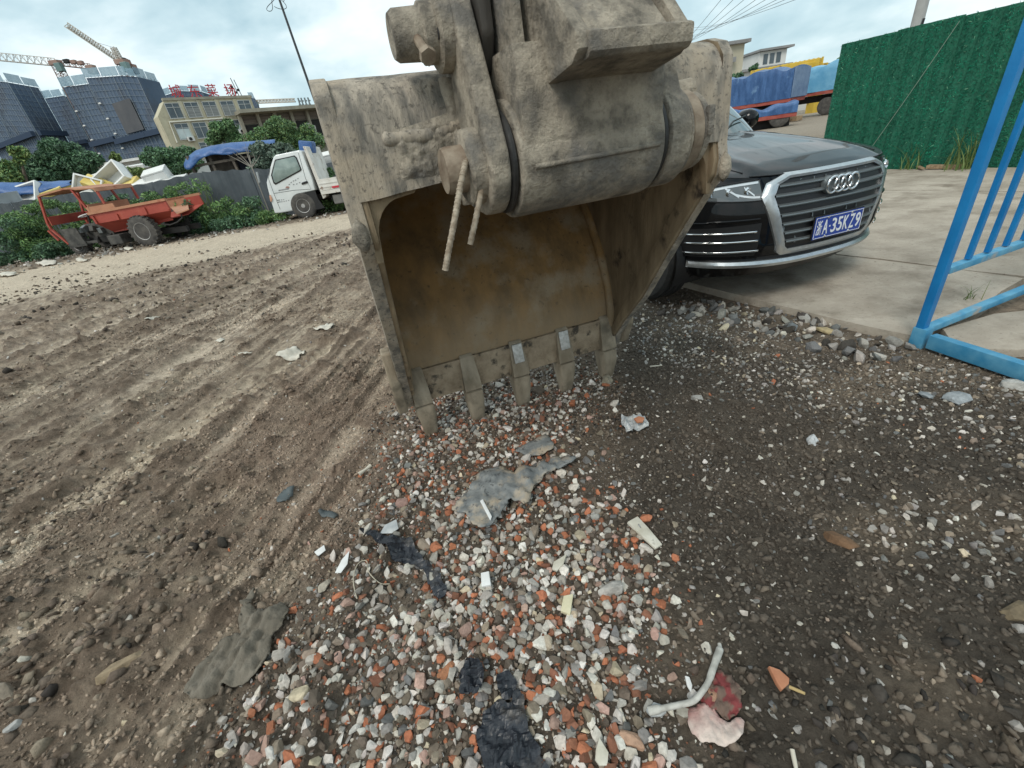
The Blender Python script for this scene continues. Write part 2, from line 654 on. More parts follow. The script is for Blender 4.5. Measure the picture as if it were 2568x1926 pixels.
def terrain(x, y, want_col=False):
    r = np.hypot(x, y)
    px, py = to_px(x, y)
    near = np.clip((14 - r) / 6, 0, 1)
    farf = np.clip((40 - r) / 20, 0, 1)
    z = (fbm(x * 0.5, y * 0.5, 3, 1) - 0.5) * 0.05 * farf
    rough_l = np.clip((1250 - px) / 350, 0, 1)
    z += (fbm(x * 2.6, y * 2.6, 4, 11) - 0.5) * (0.018 + 0.016 * rough_l) * near
    # long wheel marks: smooth compressed strips and crumbly ridges, all running the way the wheels went
    bend = 0.10 * np.sin((x * TD[0] + y * TD[1]) * 0.8)
    sa_ = x * TD[0] + y * TD[1]
    sc_ = x * -TD[1] + y * TD[0] + bend
    s1 = fbm(sa_ * 0.22, sc_ * 3.2, 3, 15, 0.55)
    stri = 1 - np.abs(2 * fbm(sa_ * 0.30, sc_ * 6.5, 3, 16, 0.55) - 1)
    stri2 = fbm(sa_ * 0.8, sc_ * 30, 3, 19, 0.6)
    brk = fbm(x * 5, y * 5, 3, 23)
    z += ((s1 - 0.5) * 0.055 + np.clip(stri - 0.78, 0, 1) * 0.20 * (0.4 + brk) + (stri2 - 0.5) * 0.020 * np.clip((9 - r) / 4, 0, 1)) * rough_l * near
    cl = fbm(x * 9, y * 9, 3, 31)
    z += np.clip(cl - 0.54, 0, 1) * (0.03 + 0.07 * rough_l) * near
    z += (fbm(x * 22, y * 22, 3, 41) - 0.5) * (0.006 + 0.010 * rough_l) * np.clip((8 - r) / 4, 0, 1)
    fine = fbm(x * 42, y * 42, 3, 51)
    z += (fine - 0.5) * 0.007 * np.clip((5 - r) / 2, 0, 1)
    z += (fbm(x * 110, y * 110, 2, 71) - 0.5) * 0.0035 * np.clip((3 - r) / 1, 0, 1)
    dry = np.zeros_like(x)
    clod = np.clip((cl - 0.53) * 8, 0, 1) * rough_l
    for k, (poly, hw, dep, trd) in enumerate(TRACKS):
        d, sd, al = seg_dist(x, y, poly)
        wob = hw * (0.85 + 0.3 * fbm(x * 3, y * 3, 2, 90 + k))
        t = np.clip((1.12 - d / wob) * 3.0, 0, 1)
        t = t * t * (3 - 2 * t)
        prs = np.clip(fbm(x * 1.3, y * 1.3, 2, 140 + k) * 2.2 - 0.45, 0.15, 1)
        tread = np.sin((al * 2 * math.pi / 0.075) + np.abs(sd) * 38)
        z = z * (1 - 0.6 * t * prs) + t * prs * (-1.5 * dep + 1.7 * trd * np.clip(tread * 1.6, -1, 1) * np.clip(1.4 - np.abs(sd) / wob * 1.3, 0, 1))
        bm_ = np.exp(-((d - wob * 1.25) / (hw * 0.22)) ** 2) * prs
        z += bm_ * (0.016 + 0.05 * np.clip(fbm(x * 11, y * 11, 3, 200 + k) - 0.4, 0, 1))
        dry = np.maximum(dry, t * prs)
        clod = np.maximum(clod, bm_ * 0.7)
    for k, (poly, hh, w) in enumerate(RIDGES):
        d, sd, al = seg_dist(x, y, poly)
        w2 = w * (0.6 + 0.9 * fbm(x * 4, y * 4, 2, 300 + k))
        m = np.exp(-(d / w2) ** 2)
        lump = np.clip(fbm(x * 13, y * 13, 3, 330 + k) * 2.0 - 0.35, 0, 1.4)
        z += m * hh * lump
        clod = np.maximum(clod, m * 0.9)
    # the beaten road is smooth and level
    dn, sn, _ = seg_dist(x, y, ROAD_NEAR)
    df, sf, al = seg_dist(x, y, ROAD_FAR)
    road = np.clip(0.5 + sn * -1 / 0.5 + (fbm(x, y, 3, 400) - 0.5) * 1.5, 0, 1) * np.clip(0.5 + sf / 0.5 + (fbm(x * 1.2, y * 1.2, 3, 410) - 0.5) * 1.2, 0, 1)
    grooves = (vnoise(sn * 5, al * 0.15, 420) - 0.5) * 0.05
    z = z * (1 - 0.8 * road) + road * grooves * 0.6
    # under the bucket and towards the paving the ground is nearly level
    z *= 1 - 0.75 * np.exp(-((x - 0.05) ** 2 + (y - 2.1) ** 2) / 0.5)
    sx, sy = SLAB_EDGE[2]
    off = (x - sx) * slab_dir[1] * -1 + (y - sy) * slab_dir[0]       # >0 towards the paving
    slabm = np.clip(off / 0.5 + 0.3, 0, 1) * (x > 0.6)
    z = z * (1 - slabm)
    z = np.where(off > 0.25, np.where(x > 0.9, z - 0.03, z), z)
    if not want_col:
        return z
    n1 = fbm(x * 0.9, y * 0.9, 4, 501)
    n2 = fbm(x * 6, y * 6, 4, 511)
    base = np.stack([0.245 + 0 * x, 0.195 + 0 * x, 0.148 + 0 * x], 1)
    base *= (0.72 + 0.56 * n1)[:, None]
    def mix(b, c, f):
        return b * (1 - f[:, None]) + np.array(c)[None, :] * f[:, None]
    base = mix(base, (0.40, 0.335, 0.255), np.clip(dry * (0.25 + 1.2 * n2), 0, 1.0) * 0.85)
    base = mix(base, (0.33, 0.275, 0.21), np.clip((fbm(x * 3.1, y * 3.1, 4, 531) - 0.5) * 5, 0, 1) * rough_l * 0.55)
    base = mix(base, (0.42, 0.35, 0.275), np.clip((0.50 - s1) * 6 + (brk - 0.5) * 2, 0, 1) * rough_l * 0.75)
    base = mix(base, (0.13, 0.098, 0.074), np.clip((stri - 0.78) * 7, 0, 1) * np.clip(0.3 + brk, 0, 1) * rough_l * 0.8)
    base = mix(base, (0.12, 0.090, 0.068), np.clip((0.46 - stri2) * 6, 0, 1) * rough_l * 0.6)
    base = mix(base, (0.105, 0.077, 0.057), np.clip(clod * (0.3 + n2), 0, 1) * 0.85)
    gp = np.clip(1 - np.hypot((px - 820) / 420, (py - 1200) / 330), 0, 1)
    base = mix(base, (0.165, 0.118, 0.09), gp * 0.5)
    base = mix(base, (0.075, 0.060, 0.047), soft_poly(px, py, GRAVEL_PX, 160) * 0.75)
    dk = soft_poly(px + (n1 - 0.5) * 260, py + (n2 - 0.5) * 120, DARK_PX, 240)
    base = mix(base, (0.080, 0.067, 0.054), np.clip(dk * (0.75 + 0.4 * n2), 0, 0.96))
    pale = np.clip((fbm(x * 2.2, y * 2.2, 3, 620) - 0.56) * 7, 0, 1) * dk
    base = mix(base, (0.165, 0.132, 0.10), pale * 0.85)
    base = mix(base, (0.43, 0.365, 0.285), road * np.clip(0.45 + 0.9 * n2, 0, 1) * 0.9)
    base = base * (1 + 0.28 * np.clip(rough_l + road, 0, 1) + 0.28 * rough_l * np.clip((4.5 - r) / 2.5, 0, 1))[:, None]
    farside = np.clip(sf * -1 / 0.6 - 0.2, 0, 1) * (x < 3)
    base = mix(base, (0.13, 0.105, 0.08), farside * 0.7)
    base = mix(base, (0.30, 0.26, 0.21), np.clip((r - 16) / 10, 0, 1) * (x > 4) * 0.8)
    return z, base


# polar sheet: fine near the camera, coarse far away
th = np.radians(np.concatenate([np.arange(-80, -66, 0.4), np.arange(-66, -4, 0.17), np.arange(-4, 62, 0.24), np.arange(62, 80.01, 0.4)]))
rr = [0.03, 0.08, 0.15, 0.22, 0.29, 0.36, 0.42]
while rr[-1] < 70:
    q = rr[-1]
    rr.append(q + np.clip(0.0013 * q * q, 0.0054 * q, 0.05 * q))
rr = np.array(rr)
TT, RR = np.meshgrid(th, rr)
gx, gy = (np.sin(TT) * RR).ravel(), (np.cos(TT) * RR).ravel()
gz_, gcol = terrain(gx, gy, True)
gz_ = gz_ * np.clip((70 - np.hypot(gx, gy)) / 20, 0, 1)
nr_, nt_ = TT.shape
idx = np.arange(nr_ * nt_).reshape(nr_, nt_)
gf = np.stack([idx[:-1, :-1], idx[:-1, 1:], idx[1:, 1:], idx[1:, :-1]], -1).reshape(-1, 4)
GV = np.stack([gx, gy, gz_], 1)
# far ring and the part behind the camera, coarse
def patch(tlo, thi, nt, rads, z0=0.0):
    t = np.radians(np.linspace(tlo, thi, nt))
    T2, R2 = np.meshgrid(t, np.array(rads, float))
    V = np.stack([(np.sin(T2) * R2).ravel(), (np.cos(T2) * R2).ravel(), np.full(T2.size, z0)], 1)
    i2 = np.arange(T2.size).reshape(T2.shape)
    return V, np.stack([i2[:-1, :-1], i2[:-1, 1:], i2[1:, 1:], i2[1:, :-1]], -1).reshape(-1, 4)
for (a, b, nt, rads, z0) in [(-80, 80, 60, [rr[-1] - 2, 120, 300, 900, 2500], -0.004), (74, 286, 60, [0.0, 1, 3, 10, 30, rr[-1], 120, 300, 900, 2500], -0.035)]:
    V2, F2 = patch(a, b, nt, rads, z0)
    gf = np.vstack([gf, F2 + len(GV)])
    GV = np.vstack([GV, V2])
    gcol = np.vstack([gcol, np.tile([[0.17, 0.14, 0.10]], (len(V2), 1))])
m_ground = mat('soil', (0.50, 0.485, 0.47), (1.48, 1.48, 1.46), scale=22, rough=0.9, bump=0.030, bscale=26, vcol=True, spec=0.2, lo=0.33, hi=0.67, detail=13, crough=0.78, brough=0.78, bdetail=13,
               voro=0.10, vscale=60, coord='Object')
ground = struct(raw_mesh('ground', GV, gf, m_ground, col=gcol, smooth=True))


# ------------------------------------------------------------------ loose stones
def rock_shape(seed, npt=13, flat=0.75, box=0.55):
    rg = np.random.default_rng(seed)
    P = rg.normal(size=(npt, 3))
    P /= np.linalg.norm(P, axis=1)[:, None]
    m = np.max(np.abs(P), axis=1)[:, None]
    P = P * (1 - box) + P / m * box * 0.85
    P *= rg.uniform(0.82, 1.12, size=(npt, 1))
    P *= np.array([rg.uniform(0.85, 1.3), rg.uniform(0.7, 1.0), flat * rg.uniform(0.75, 1.1)])
    bm = bmesh.new()
    for p in P:
        bm.verts.new(p)
    r = bmesh.ops.convex_hull(bm, input=bm.verts)
    bmesh.ops.delete(bm, geom=[g for g in r['geom_interior'] if isinstance(g, bmesh.types.BMVert)], context='VERTS')
    bmesh.ops.triangulate(bm, faces=bm.faces)
    bm.verts.index_update()
    V = np.array([v.co[:] for v in bm.verts])
    Fc = np.array([[v.index for v in f.verts] for f in bm.faces])
    bm.free()
    return V, Fc


ROCKS_LO = [rock_shape(100 + s, 12 + s % 2, 0.85, 0.2) for s in range(24)]
ROCKS = [rock_shape(s, 17 + s % 6, 0.70 + 0.2 * ((s * 7) % 5) / 5, 0.45) for s in range(24)]

PAL = {
    'white': (0.56, 0.525, 0.475), 'pale': (0.43, 0.395, 0.345), 'grey': (0.275, 0.258, 0.235), 'slate': (0.135, 0.135, 0.13),
    'brick': (0.36, 0.135, 0.070), 'rust': (0.21, 0.092, 0.055), 'pink': (0.40, 0.265, 0.215), 'cream': (0.47, 0.40, 0.29),
    'mud': (0.14, 0.110, 0.085), 'drymud': (0.235, 0.19, 0.145), 'dark': (0.058, 0.050, 0.043), 'blackmud': (0.04, 0.036, 0.032),
}


def scatter(region, spacing, r0, r1, pal, seed, prob=1.0, patchy=0.0, pscale=2.0, edge=60, power=2.2, sink=0.35, near=None, far=None):
    """stones on the ground inside a region drawn as photo pixels"""
    rg = np.random.default_rng(seed)
    W = np.array([G(a, max(b, 470))[:2] for a, b in region])
    lo, hi = W.min(0), W.max(0)
    nx, ny = int((hi[0] - lo[0]) / spacing) + 1, int((hi[1] - lo[1]) / spacing) + 1
    X, Y = np.meshgrid(np.arange(nx), np.arange(ny))
    x = lo[0] + (X.ravel() + rg.uniform(-0.5, 0.5, X.size)) * spacing
    y = lo[1] + (Y.ravel() + rg.uniform(-0.5, 0.5, X.size)) * spacing
    k = y > 0.15
    x, y = x[k], y[k]
    px, py = to_px(x, y)
    k = (px > -700) & (px < 3500) & (py < 2480) & (py > 480)
    x, y, px, py = x[k], y[k], px[k], py[k]
    p = soft_poly(px, py, region, edge) * prob
    rd = np.hypot(x, y)
    if near:
        p = p * (rd < near)
    if far:
        p = p * (rd >= far)
    if patchy:
        p = p * np.clip((fbm(x * pscale, y * pscale, 3, seed) - 0.5) * 2 * patchy * 2 + 1 - patchy * 0.45, 0, 1.2)
    k = rg.uniform(size=len(x)) < p
    x, y = x[k], y[k]
    n = len(x)
    rad = r0 + (r1 - r0) * rg.uniform(size=n) ** power
    if pal == 'soil':
        c = terrain(x, y, True)[1] * rg.uniform(0.70, 1.35, size=(n, 1))
        return x, y, rad, c, sink
    names = list(pal)
    w = np.array([pal[q] for q in names], float)
    ci = rg.choice(len(names), size=n, p=w / w.sum())
    c = np.array([PAL[q] for q in names])[ci] * rg.uniform(0.70, 1.25, size=(n, 1)) * rg.uniform(0.975, 1.025, size=(n, 3))
    return x, y, rad, c, sink


def stones_mesh(name, lists, mat_, seed=1, lo=False, smooth=False):
    rg = np.random.default_rng(seed)
    Vs, Fs, Cs, base = [], [], [], 0
    for (x, y, rad, c, sink) in lists:
        SH = ROCKS_LO if (lo or np.mean(rad) < 0.0062) else ROCKS
        z = terrain(x, y)
        n = len(x)
        which = rg.integers(0, len(SH), n)
        yaw = rg.uniform(0, 2 * math.pi, n)
        tx, ty = rg.normal(0, 0.35, n), rg.normal(0, 0.35, n)
        for w in range(len(SH)):
            ii = np.nonzero(which == w)[0]
            if not len(ii):
                continue
            V, Fc = SH[w]
            ca, sa = np.cos(yaw[ii]), np.sin(yaw[ii])
            Vx = V[:, 0][None] * ca[:, None] - V[:, 1][None] * sa[:, None]
            Vy = V[:, 0][None] * sa[:, None] + V[:, 1][None] * ca[:, None]
            Vz = V[:, 2][None] + Vx * tx[ii][:, None] + Vy * ty[ii][:, None]
            Q = np.stack([Vx * rad[ii][:, None] + x[ii][:, None], Vy * rad[ii][:, None] + y[ii][:, None],
                          Vz * rad[ii][:, None] + (z[ii] + rad[ii] * sink)[:, None]], -1).reshape(-1, 3)
            off = (np.arange(len(ii)) * len(V))[:, None, None] + Fc[None] + base
            Vs.append(Q); Fs.append(off.reshape(-1, 3)); Cs.append(np.repeat(c[ii], len(V), axis=0))
            base += len(Q)
    return raw_mesh(name, np.vstack(Vs), np.vstack(Fs), mat_, col=np.vstack(Cs), smooth=smooth)


m_stone = mat('gravel_stone', (0.78, 0.77, 0.76), (1.16, 1.16, 1.16), scale=120, rough=0.82, bump=0.0012, bscale=300, vcol=True, spec=0.35, lo=0.3, hi=0.7)
m_clod = mat('mud_clod', (0.75, 0.75, 0.75), (1.2, 1.2, 1.2), scale=90, rough=0.92, bump=0.003, bscale=160, vcol=True, spec=0.2, lo=0.3, hi=0.7)

GRAV = {'white': 22, 'pale': 24, 'grey': 11, 'brick': 12, 'rust': 14, 'pink': 7, 'cream': 3, 'mud': 26, 'slate': 4, 'drymud': 12}
GRAV_S = {'pale': 13, 'grey': 14, 'brick': 5, 'rust': 12, 'mud': 36, 'drymud': 18, 'dark': 9, 'white': 4}
core = [(1090, 1000), (1440, 1000), (1420, 1120), (1560, 1330), (1640, 1440), (1640, 1600), (1700, 1926), (1720, 2500), (420, 2500), (640, 1750),
        (760, 1580), (900, 1440), (960, 1280), (1000, 1130)]
lists = [
    scatter(core, 0.0188, 0.0082, 0.0198, GRAV, 101, prob=0.95, patchy=0.5, pscale=3.5, edge=140, power=1.7, sink=0.08),
    scatter(GRAVEL_PX, 0.050, 0.015, 0.027, {k: v for k, v in GRAV.items() if k not in ('mud', 'rust')}, 102, prob=0.45, patchy=0.5, edge=160, sink=0.2),
    scatter(GRAVEL_PX, 0.0115, 0.0035, 0.0085, GRAV_S, 103, prob=0.95, patchy=0.25, edge=200, sink=0.1),
    scatter([(1080, 890), (1500, 880), (1530, 960), (1480, 1030), (1080, 1060)], 0.019, 0.006, 0.012, {'white': 20, 'pale': 25, 'grey': 18, 'mud': 16, 'rust': 5, 'pink': 3}, 104,
            prob=0.8, patchy=0.4, edge=60),
]
gravel = stones_mesh('gravel', lists, m_stone, 3)
tag(gravel, 'mixed crushed brick and pale stone gravel spread in front of the bucket', 'gravel', kind='stuff')

RIGHT = [(1500, 700), (1830, 755), (2290, 862), (3600, 1150), (3600, 2500), (1850, 2500), (1720, 1500), (1560, 1280), (1460, 1060)]
LP = {'white': 7, 'pale': 22, 'grey': 34, 'slate': 16, 'cream': 4, 'drymud': 14, 'brick': 1}
lists = [
    scatter(RIGHT, 0.027, 0.003, 0.014, LP, 201, prob=0.60, patchy=0.7, pscale=1.6, edge=120, power=3.0, sink=0.15),
    scatter([(1560, 830), (1850, 770), (2300, 870), (2700, 960), (2700, 1230), (2250, 1080), (1900, 1000), (1650, 930)], 0.026, 0.004, 0.015, LP, 202, prob=0.70, patchy=0.6, edge=90, sink=0.2),
    scatter([(2180, 1250), (2600, 1300), (2800, 1400), (2800, 2000), (2480, 1800), (2330, 1640), (2220, 1450)], 0.030, 0.006, 0.019, LP, 233, prob=0.85, patchy=0.8, pscale=1.7, edge=100, sink=0.2),
    scatter([(1800, 745), (2060, 800), (2300, 872), (2290, 925), (2060, 870), (1820, 810), (1640, 770)], 0.045, 0.012, 0.045, {'slate': 25, 'grey': 28, 'pale': 16, 'dark': 20, 'cream': 3}, 204, prob=0.75, edge=40, power=2.0, sink=0.3),
    scatter([(1480, 760), (1700, 740), (1850, 800), (1700, 900), (1520, 920)], 0.045, 0.006, 0.016, LP, 205, prob=0.5, patchy=0.5, edge=80),
]
pebbles = stones_mesh('pebble_scatter', lists, m_stone, 5)
tag(pebbles, 'pale grey pebbles strewn over the dark wet soil beside the paving', 'pebbles', kind='stuff')

LEFT = [(-300, 760), (300, 690), (900, 560), (1010, 900), (1060, 1090), (1000, 1300), (860, 1480), (700, 1650), (460, 2450), (-900, 2450), (-900, 900)]
MUDP = {'mud': 40, 'drymud': 40, 'dark': 10, 'pale': 8, 'grey': 6, 'rust': 2}
lists = [
    scatter(LEFT, 0.0135, 0.0035, 0.0105, 'soil', 301, prob=0.85, patchy=0.55, pscale=2.2, edge=160, power=2.2, sink=0.0, near=3.0),
    scatter(LEFT, 0.030, 0.006, 0.020, 'soil', 311, prob=0.75, patchy=0.7, pscale=1.5, edge=120, power=2.2, sink=0.0, near=6.5, far=2.8),
    scatter(LEFT, 0.034, 0.008, 0.022, 'soil', 312, prob=0.55, patchy=0.9, pscale=2.0, edge=120, power=2.6, sink=0.0, near=3.2),
    scatter(LEFT, 0.070, 0.005, 0.017, {'white': 6, 'pale': 20, 'drymud': 30, 'grey': 12, 'cream': 4, 'brick': 1}, 302, prob=0.35, patchy=0.7, pscale=1.2, edge=120, power=2.5, sink=0.1),
    scatter([(-300, 1250), (140, 1180), (520, 1250), (620, 1420), (420, 1640), (330, 1926), (300, 2150), (-500, 2150)], 0.035, 0.008, 0.026, {'mud': 40, 'drymud': 45, 'dark': 6, 'pale': 3}, 303, prob=0.75,
            patchy=0.9, pscale=3.2, edge=120, power=2.2, sink=0.15),
    scatter([(-200, 760), (300, 680), (880, 570), (880, 680), (400, 860), (-200, 1010)], 0.10, 0.010, 0.05, {'mud': 45, 'drymud': 35, 'dark': 15}, 304, prob=0.55, patchy=0.9, pscale=0.9, edge=60, power=2.4, sink=0.15),
    scatter(RIGHT, 0.0150, 0.004, 0.012, 'soil', 305, prob=0.9, patchy=0.35, pscale=2.2, edge=120, power=1.9, sink=0.0, near=3.0),
    scatter(RIGHT, 0.030, 0.008, 0.020, 'soil', 315, prob=0.7, patchy=0.6, pscale=2.2, edge=120, power=2.0, sink=0.0, near=3.2),
    scatter(RIGHT, 0.030, 0.005, 0.014, 'soil', 316, prob=0.6, patchy=0.4, pscale=2.2, edge=120, power=1.9, sink=0.0, near=5.5, far=2.8),
    scatter([(1700, 1500), (2100, 1480), (2500, 1700), (2700, 2150), (1750, 2150)], 0.040, 0.010, 0.030, {'dark': 30, 'blackmud': 20, 'mud': 40}, 306, prob=0.7, patchy=0.7, pscale=2.5, edge=120, sink=0.1),
    scatter([(930, 1050), (1080, 960), (1540, 930), (1620, 1050), (1480, 1120), (1200, 1060), (1000, 1120)], 0.022, 0.005, 0.014, {'mud': 40, 'dark': 35, 'rust': 6, 'grey': 6}, 307, prob=0.85, patchy=0.3, edge=80),
    scatter([(640, 1080), (1000, 980), (1040, 1150), (930, 1400), (700, 1500), (560, 1420)], 0.034, 0.004, 0.010, {'pale': 22, 'grey': 10, 'drymud': 40, 'white': 8, 'brick': 5, 'pink': 4}, 308, prob=0.42, patchy=0.5, edge=100, sink=0.1),
]
clods = stones_mesh('mud_crumbs', lists, m_clod, 9, True, True)
tag(clods, 'brown and black crumbs of mud lying all over the churned soil', 'mud', kind='stuff')

lists = [
    scatter([(-250, 735), (0, 690), (300, 636), (560, 586), (900, 530), (900, 508), (560, 560), (300, 612), (0, 655), (-250, 690)], 0.13, 0.02, 0.07, {'white': 10, 'pale': 22, 'grey': 16, 'mud': 25, 'drymud': 20}, 401, prob=0.75,
            patchy=0.6, pscale=0.8, edge=18, sink=0.2),
]
rubble = stones_mesh('roadside_rubble', lists, m_stone, 11, True)
tag(rubble, 'pale rubble and trash crumbs along the far edge of the dirt road', 'rubble', kind='stuff')
# ================================================================== EXCAVATOR ARM AND BUCKET
bk_L, bk_R = G(1070, 1085), G(1525, 940)
bk_mid = (bk_L + bk_R) / 2
bk_u = (bk_R - bk_L) / np.linalg.norm(bk_R - bk_L)
bk_ang = math.atan2(bk_u[1], bk_u[0])
exc = tag(empty('excavator', tuple(bk_mid), bk_ang), 'mud-caked excavator arm with its big toothed bucket resting on the gravel', 'excavator')

m_mud = mat('dried_mud_steel', (0.165, 0.148, 0.123), (0.48, 0.42, 0.335), scale=13, rough=0.92, bump=0.016, bscale=42, c4=(0.10, 0.087, 0.072), scale4=26, fac4=(0.57, 0.72), amt4=0.65, crough=0.66, c3=(0.19, 0.178, 0.16), scale3=6, fac3=(0.50, 0.64),
            detail=12, bdetail=12, spec=0.2, lo=0.38, hi=0.60, brough=0.68)
m_plate = mat('scoured_grey_plate', (0.155, 0.145, 0.128), (0.40, 0.35, 0.285), scale=30, rough=0.88, bump=0.007, bscale=60, c4=(0.095, 0.086, 0.074), scale4=75, fac4=(0.55, 0.65), amt4=0.7, stretch=(1.0, 1.0, 0.28), c3=(0.40, 0.335, 0.255), scale3=4.5,
              fac3=(0.47, 0.62), detail=10, bdetail=10, spec=0.25, lo=0.36, hi=0.62)
m_rust = mat('rusty_bucket_inside', (0.17, 0.112, 0.055), (0.35, 0.205, 0.078), scale=7, rough=0.72, bump=0.0025, bscale=55, stretch=(1, 1, 0.35), c3=(0.33, 0.26, 0.175), scale3=4.2,
             fac3=(0.50, 0.66), detail=10, crough=0.62, spec=0.3, rvar=0.15, zlayer=(0.42, 0.66, (0.30, 0.235, 0.16)), c4=(0.075, 0.055, 0.036), scale4=38, fac4=(0.60, 0.70), amt4=0.7)
m_rustside = mat('muddy_rust_side', (0.165, 0.122, 0.074), (0.34, 0.26, 0.165), scale=9, rough=0.8, bump=0.004, bscale=50, stretch=(1, 1, 0.3), c3=(0.06, 0.045, 0.032), scale3=8, fac3=(0.56, 0.68), detail=9)
m_tooth = mat('worn_tooth', (0.19, 0.152, 0.104), (0.36, 0.30, 0.222), scale=14, rough=0.78, bump=0.003, bscale=60, c3=(0.15, 0.125, 0.09), scale3=11, fac3=(0.52, 0.68), stretch=(1, 1, 0.4))
m_bright = mat('polished_wear_strip', (0.36, 0.35, 0.32), (0.55, 0.54, 0.52), scale=60, rough=0.5, metal=0.4, bump=0.001, bscale=120)
m_black = mat('black_rubber_grease', (0.012, 0.012, 0.012), (0.04, 0.037, 0.034), scale=18, rough=0.55, bump=0.002, bscale=80)
m_rustpin = mat('rusty_pin', (0.15, 0.105, 0.07), (0.31, 0.255, 0.19), scale=22, rough=0.75, bump=0.002, bscale=90)
m_sooty = mat('dark_link_steel', (0.022, 0.021, 0.02), (0.075, 0.066, 0.055), scale=14, rough=0.7, bump=0.003, bscale=50, stretch=(1, 1, 0.3))


def lumpy(o, amp, sc=9.0, seed=0):
    """uneven caked surface: push the vertices along their normals by noise"""
    me = o.data
    for v in me.vertices:
        p = v.co * sc + Vector((seed * 3.1, seed * 1.7, 0))
        d = mnoise.noise(p) * 0.7 + mnoise.noise(p * 2.3) * 0.4
        v.co += v.normal * d * amp
    me.update()
    return o


# shell profile in the (y away from the viewer, z up) plane, from lip over the back to the top plate
prof = smooth_curve([(0.0, 0.195), (-0.002, 0.33), (0.0, 0.46), (0.05, 0.64), (0.165, 0.84), (0.285, 1.0), (0.345, 1.14), (0.335, 1.27), (0.25, 1.38),
                     (0.08, 1.435), (-0.20, 1.448), (-0.50, 1.45), (-0.605, 1.44), (-0.650, 1.395), (-0.662, 1.31), (-0.662, 1.19)], 5)
tn = np.gradient(prof, axis=0)
tn /= np.linalg.norm(tn, axis=1)[:, None]
nrm = np.stack([tn[:, 1], -tn[:, 0]], 1)                  # outward (convex side)
if nrm[len(nrm) // 2, 0] < 0:
    nrm = -nrm
mb = MB()
W2 = 0.585
xs = np.linspace(-W2, W2, 61)
outer = np.array([[(x, p[0] + n[0] * 0.028, p[1] + n[1] * 0.028) for x in xs] for p, n in zip(prof, nrm)])
inner = np.array([[(x, p[0], p[1]) for x in xs] for p in prof])
# worn, wavy lower edge of the top plate
wave = np.array([0.020 * (mnoise.noise(Vector((x * 6, 2.2, 0)))) + 0.03 * math.exp(-((x + 0.36) / 0.12) ** 2) for x in xs])
for k in range(1, 6):
    outer[-k, :, 2] += wave * (1 - k / 6)
    inner[-k, :, 2] += wave * (1 - k / 6)
mb.grid(outer)
mb.cur = 1
mb.grid(inner[:, ::-1])
lipf = len(mb.f)
mb.cur = 0
for row in (0, -1):
    e2 = np.array([outer[row], inner[row]])
    mb.grid(e2 if row == 0 else e2[::-1])
bucket = mb.build('bucket', [m_plate, m_rust], exc, smooth=50)
m_lip = mat('lip_plate', (0.21, 0.155, 0.10), (0.38, 0.30, 0.21), scale=12, rough=0.8, crough=0.65, detail=10, bump=0.005, bscale=70, c3=(0.06, 0.048, 0.035), scale3=16, fac3=(0.56, 0.66))
lumpy(bucket, 0.004, 7)
bucket['label'] = 'large steel digging bucket with rusty brown inside and mud-grey outside'

# side plates
side_prof = [(p[0] + n[0] * 0.030, p[1] + n[1] * 0.030) for p, n in zip(prof, nrm)]
front_edge = [(-0.680, 1.425), (-0.688, 1.30), (-0.690, 1.185), (-0.700, 1.14), (-0.695, 1.09), (-0.655, 1.04), (-0.50, 0.835), (-0.30, 0.555), (-0.14, 0.38), (-0.055, 0.27), (-0.03, 0.195)]
poly = [(p[0], p[1]) for p in side_prof[:-12]] + [(-0.52, 1.482), (-0.60, 1.478), (-0.652, 1.462)] + front_edge
for s in (-1, 1):
    m2 = MB()
    a, b = (W2 - 0.006, W2 + 0.034)
    m2.prism(poly, s * a, s * b)
    o = m2.build('side_plate', [m_plate, m_rustside], bucket, bevel=0.010, seg=2, smooth=40)
    for p_ in o.data.polygons:
        if p_.normal.x * s < -0.9:
            p_.material_index = 1
    # inner reinforcing band along the mouth edge
    band_o = [(y, z) for (y, z) in front_edge[1:]]
    band = [(y + 0.003, z) for (y, z) in band_o] + [(y + (0.10 if z > 0.5 else 0.06), z + 0.0) for (y, z) in band_o[::-1]]
    m3 = MB()
    m3.prism(band, s * (W2 - 0.024), s * (W2 - 0.004))
    m3.build('mouth_band', m_rustside, bucket, bevel=0.012, smooth=40)
    # weld fillet where the back sheet meets the side
    path = [(s * (W2 - 0.012), p[0] - n[0] * 0.012, p[1] - n[1] * 0.012) for p, n in zip(prof[2:-8:2], nrm[2:-8:2])]
    m4 = MB()
    m4.tube(path, 0.026, 8)
    lumpy(m4.build('weld_bead', m_rust, bucket, smooth=60), 0.006, 14)
    # rounded side cutter near the lip
    m5 = MB()
    if s > 0:
        lob = hull2([(-0.02, 0.60), (0.07, 0.56)] + circ(-0.035, 0.36, 0.075, 16) + circ(-0.02, 0.255, 0.048, 14))
    else:
        lob = hull2([(-0.17, 0.56), (-0.06, 0.55)] + circ(-0.115, 0.42, 0.062, 14) + circ(-0.055, 0.245, 0.052, 14))
    m5.prism(lob, s * (W2 + 0.03), s * (W2 + 0.075))
    lumpy(m5.build('side_cutter', m_tooth, bucket, bevel=0.016, seg=3, smooth=50), 0.004, 12)
    # lump of dried mud on the upper corner
    m6 = MB()
    m6.lathe([(-0.045, 0.0), (-0.034, 0.012), (-0.01, 0.022), (0.024, 0.017), (0.046, 0)], 12, 'z', (s * (W2 + 0.020), -0.700, 1.115))
    lumpy(m6.build('mud_lump', m_mud, bucket, smooth=70), 0.010, 22, s)

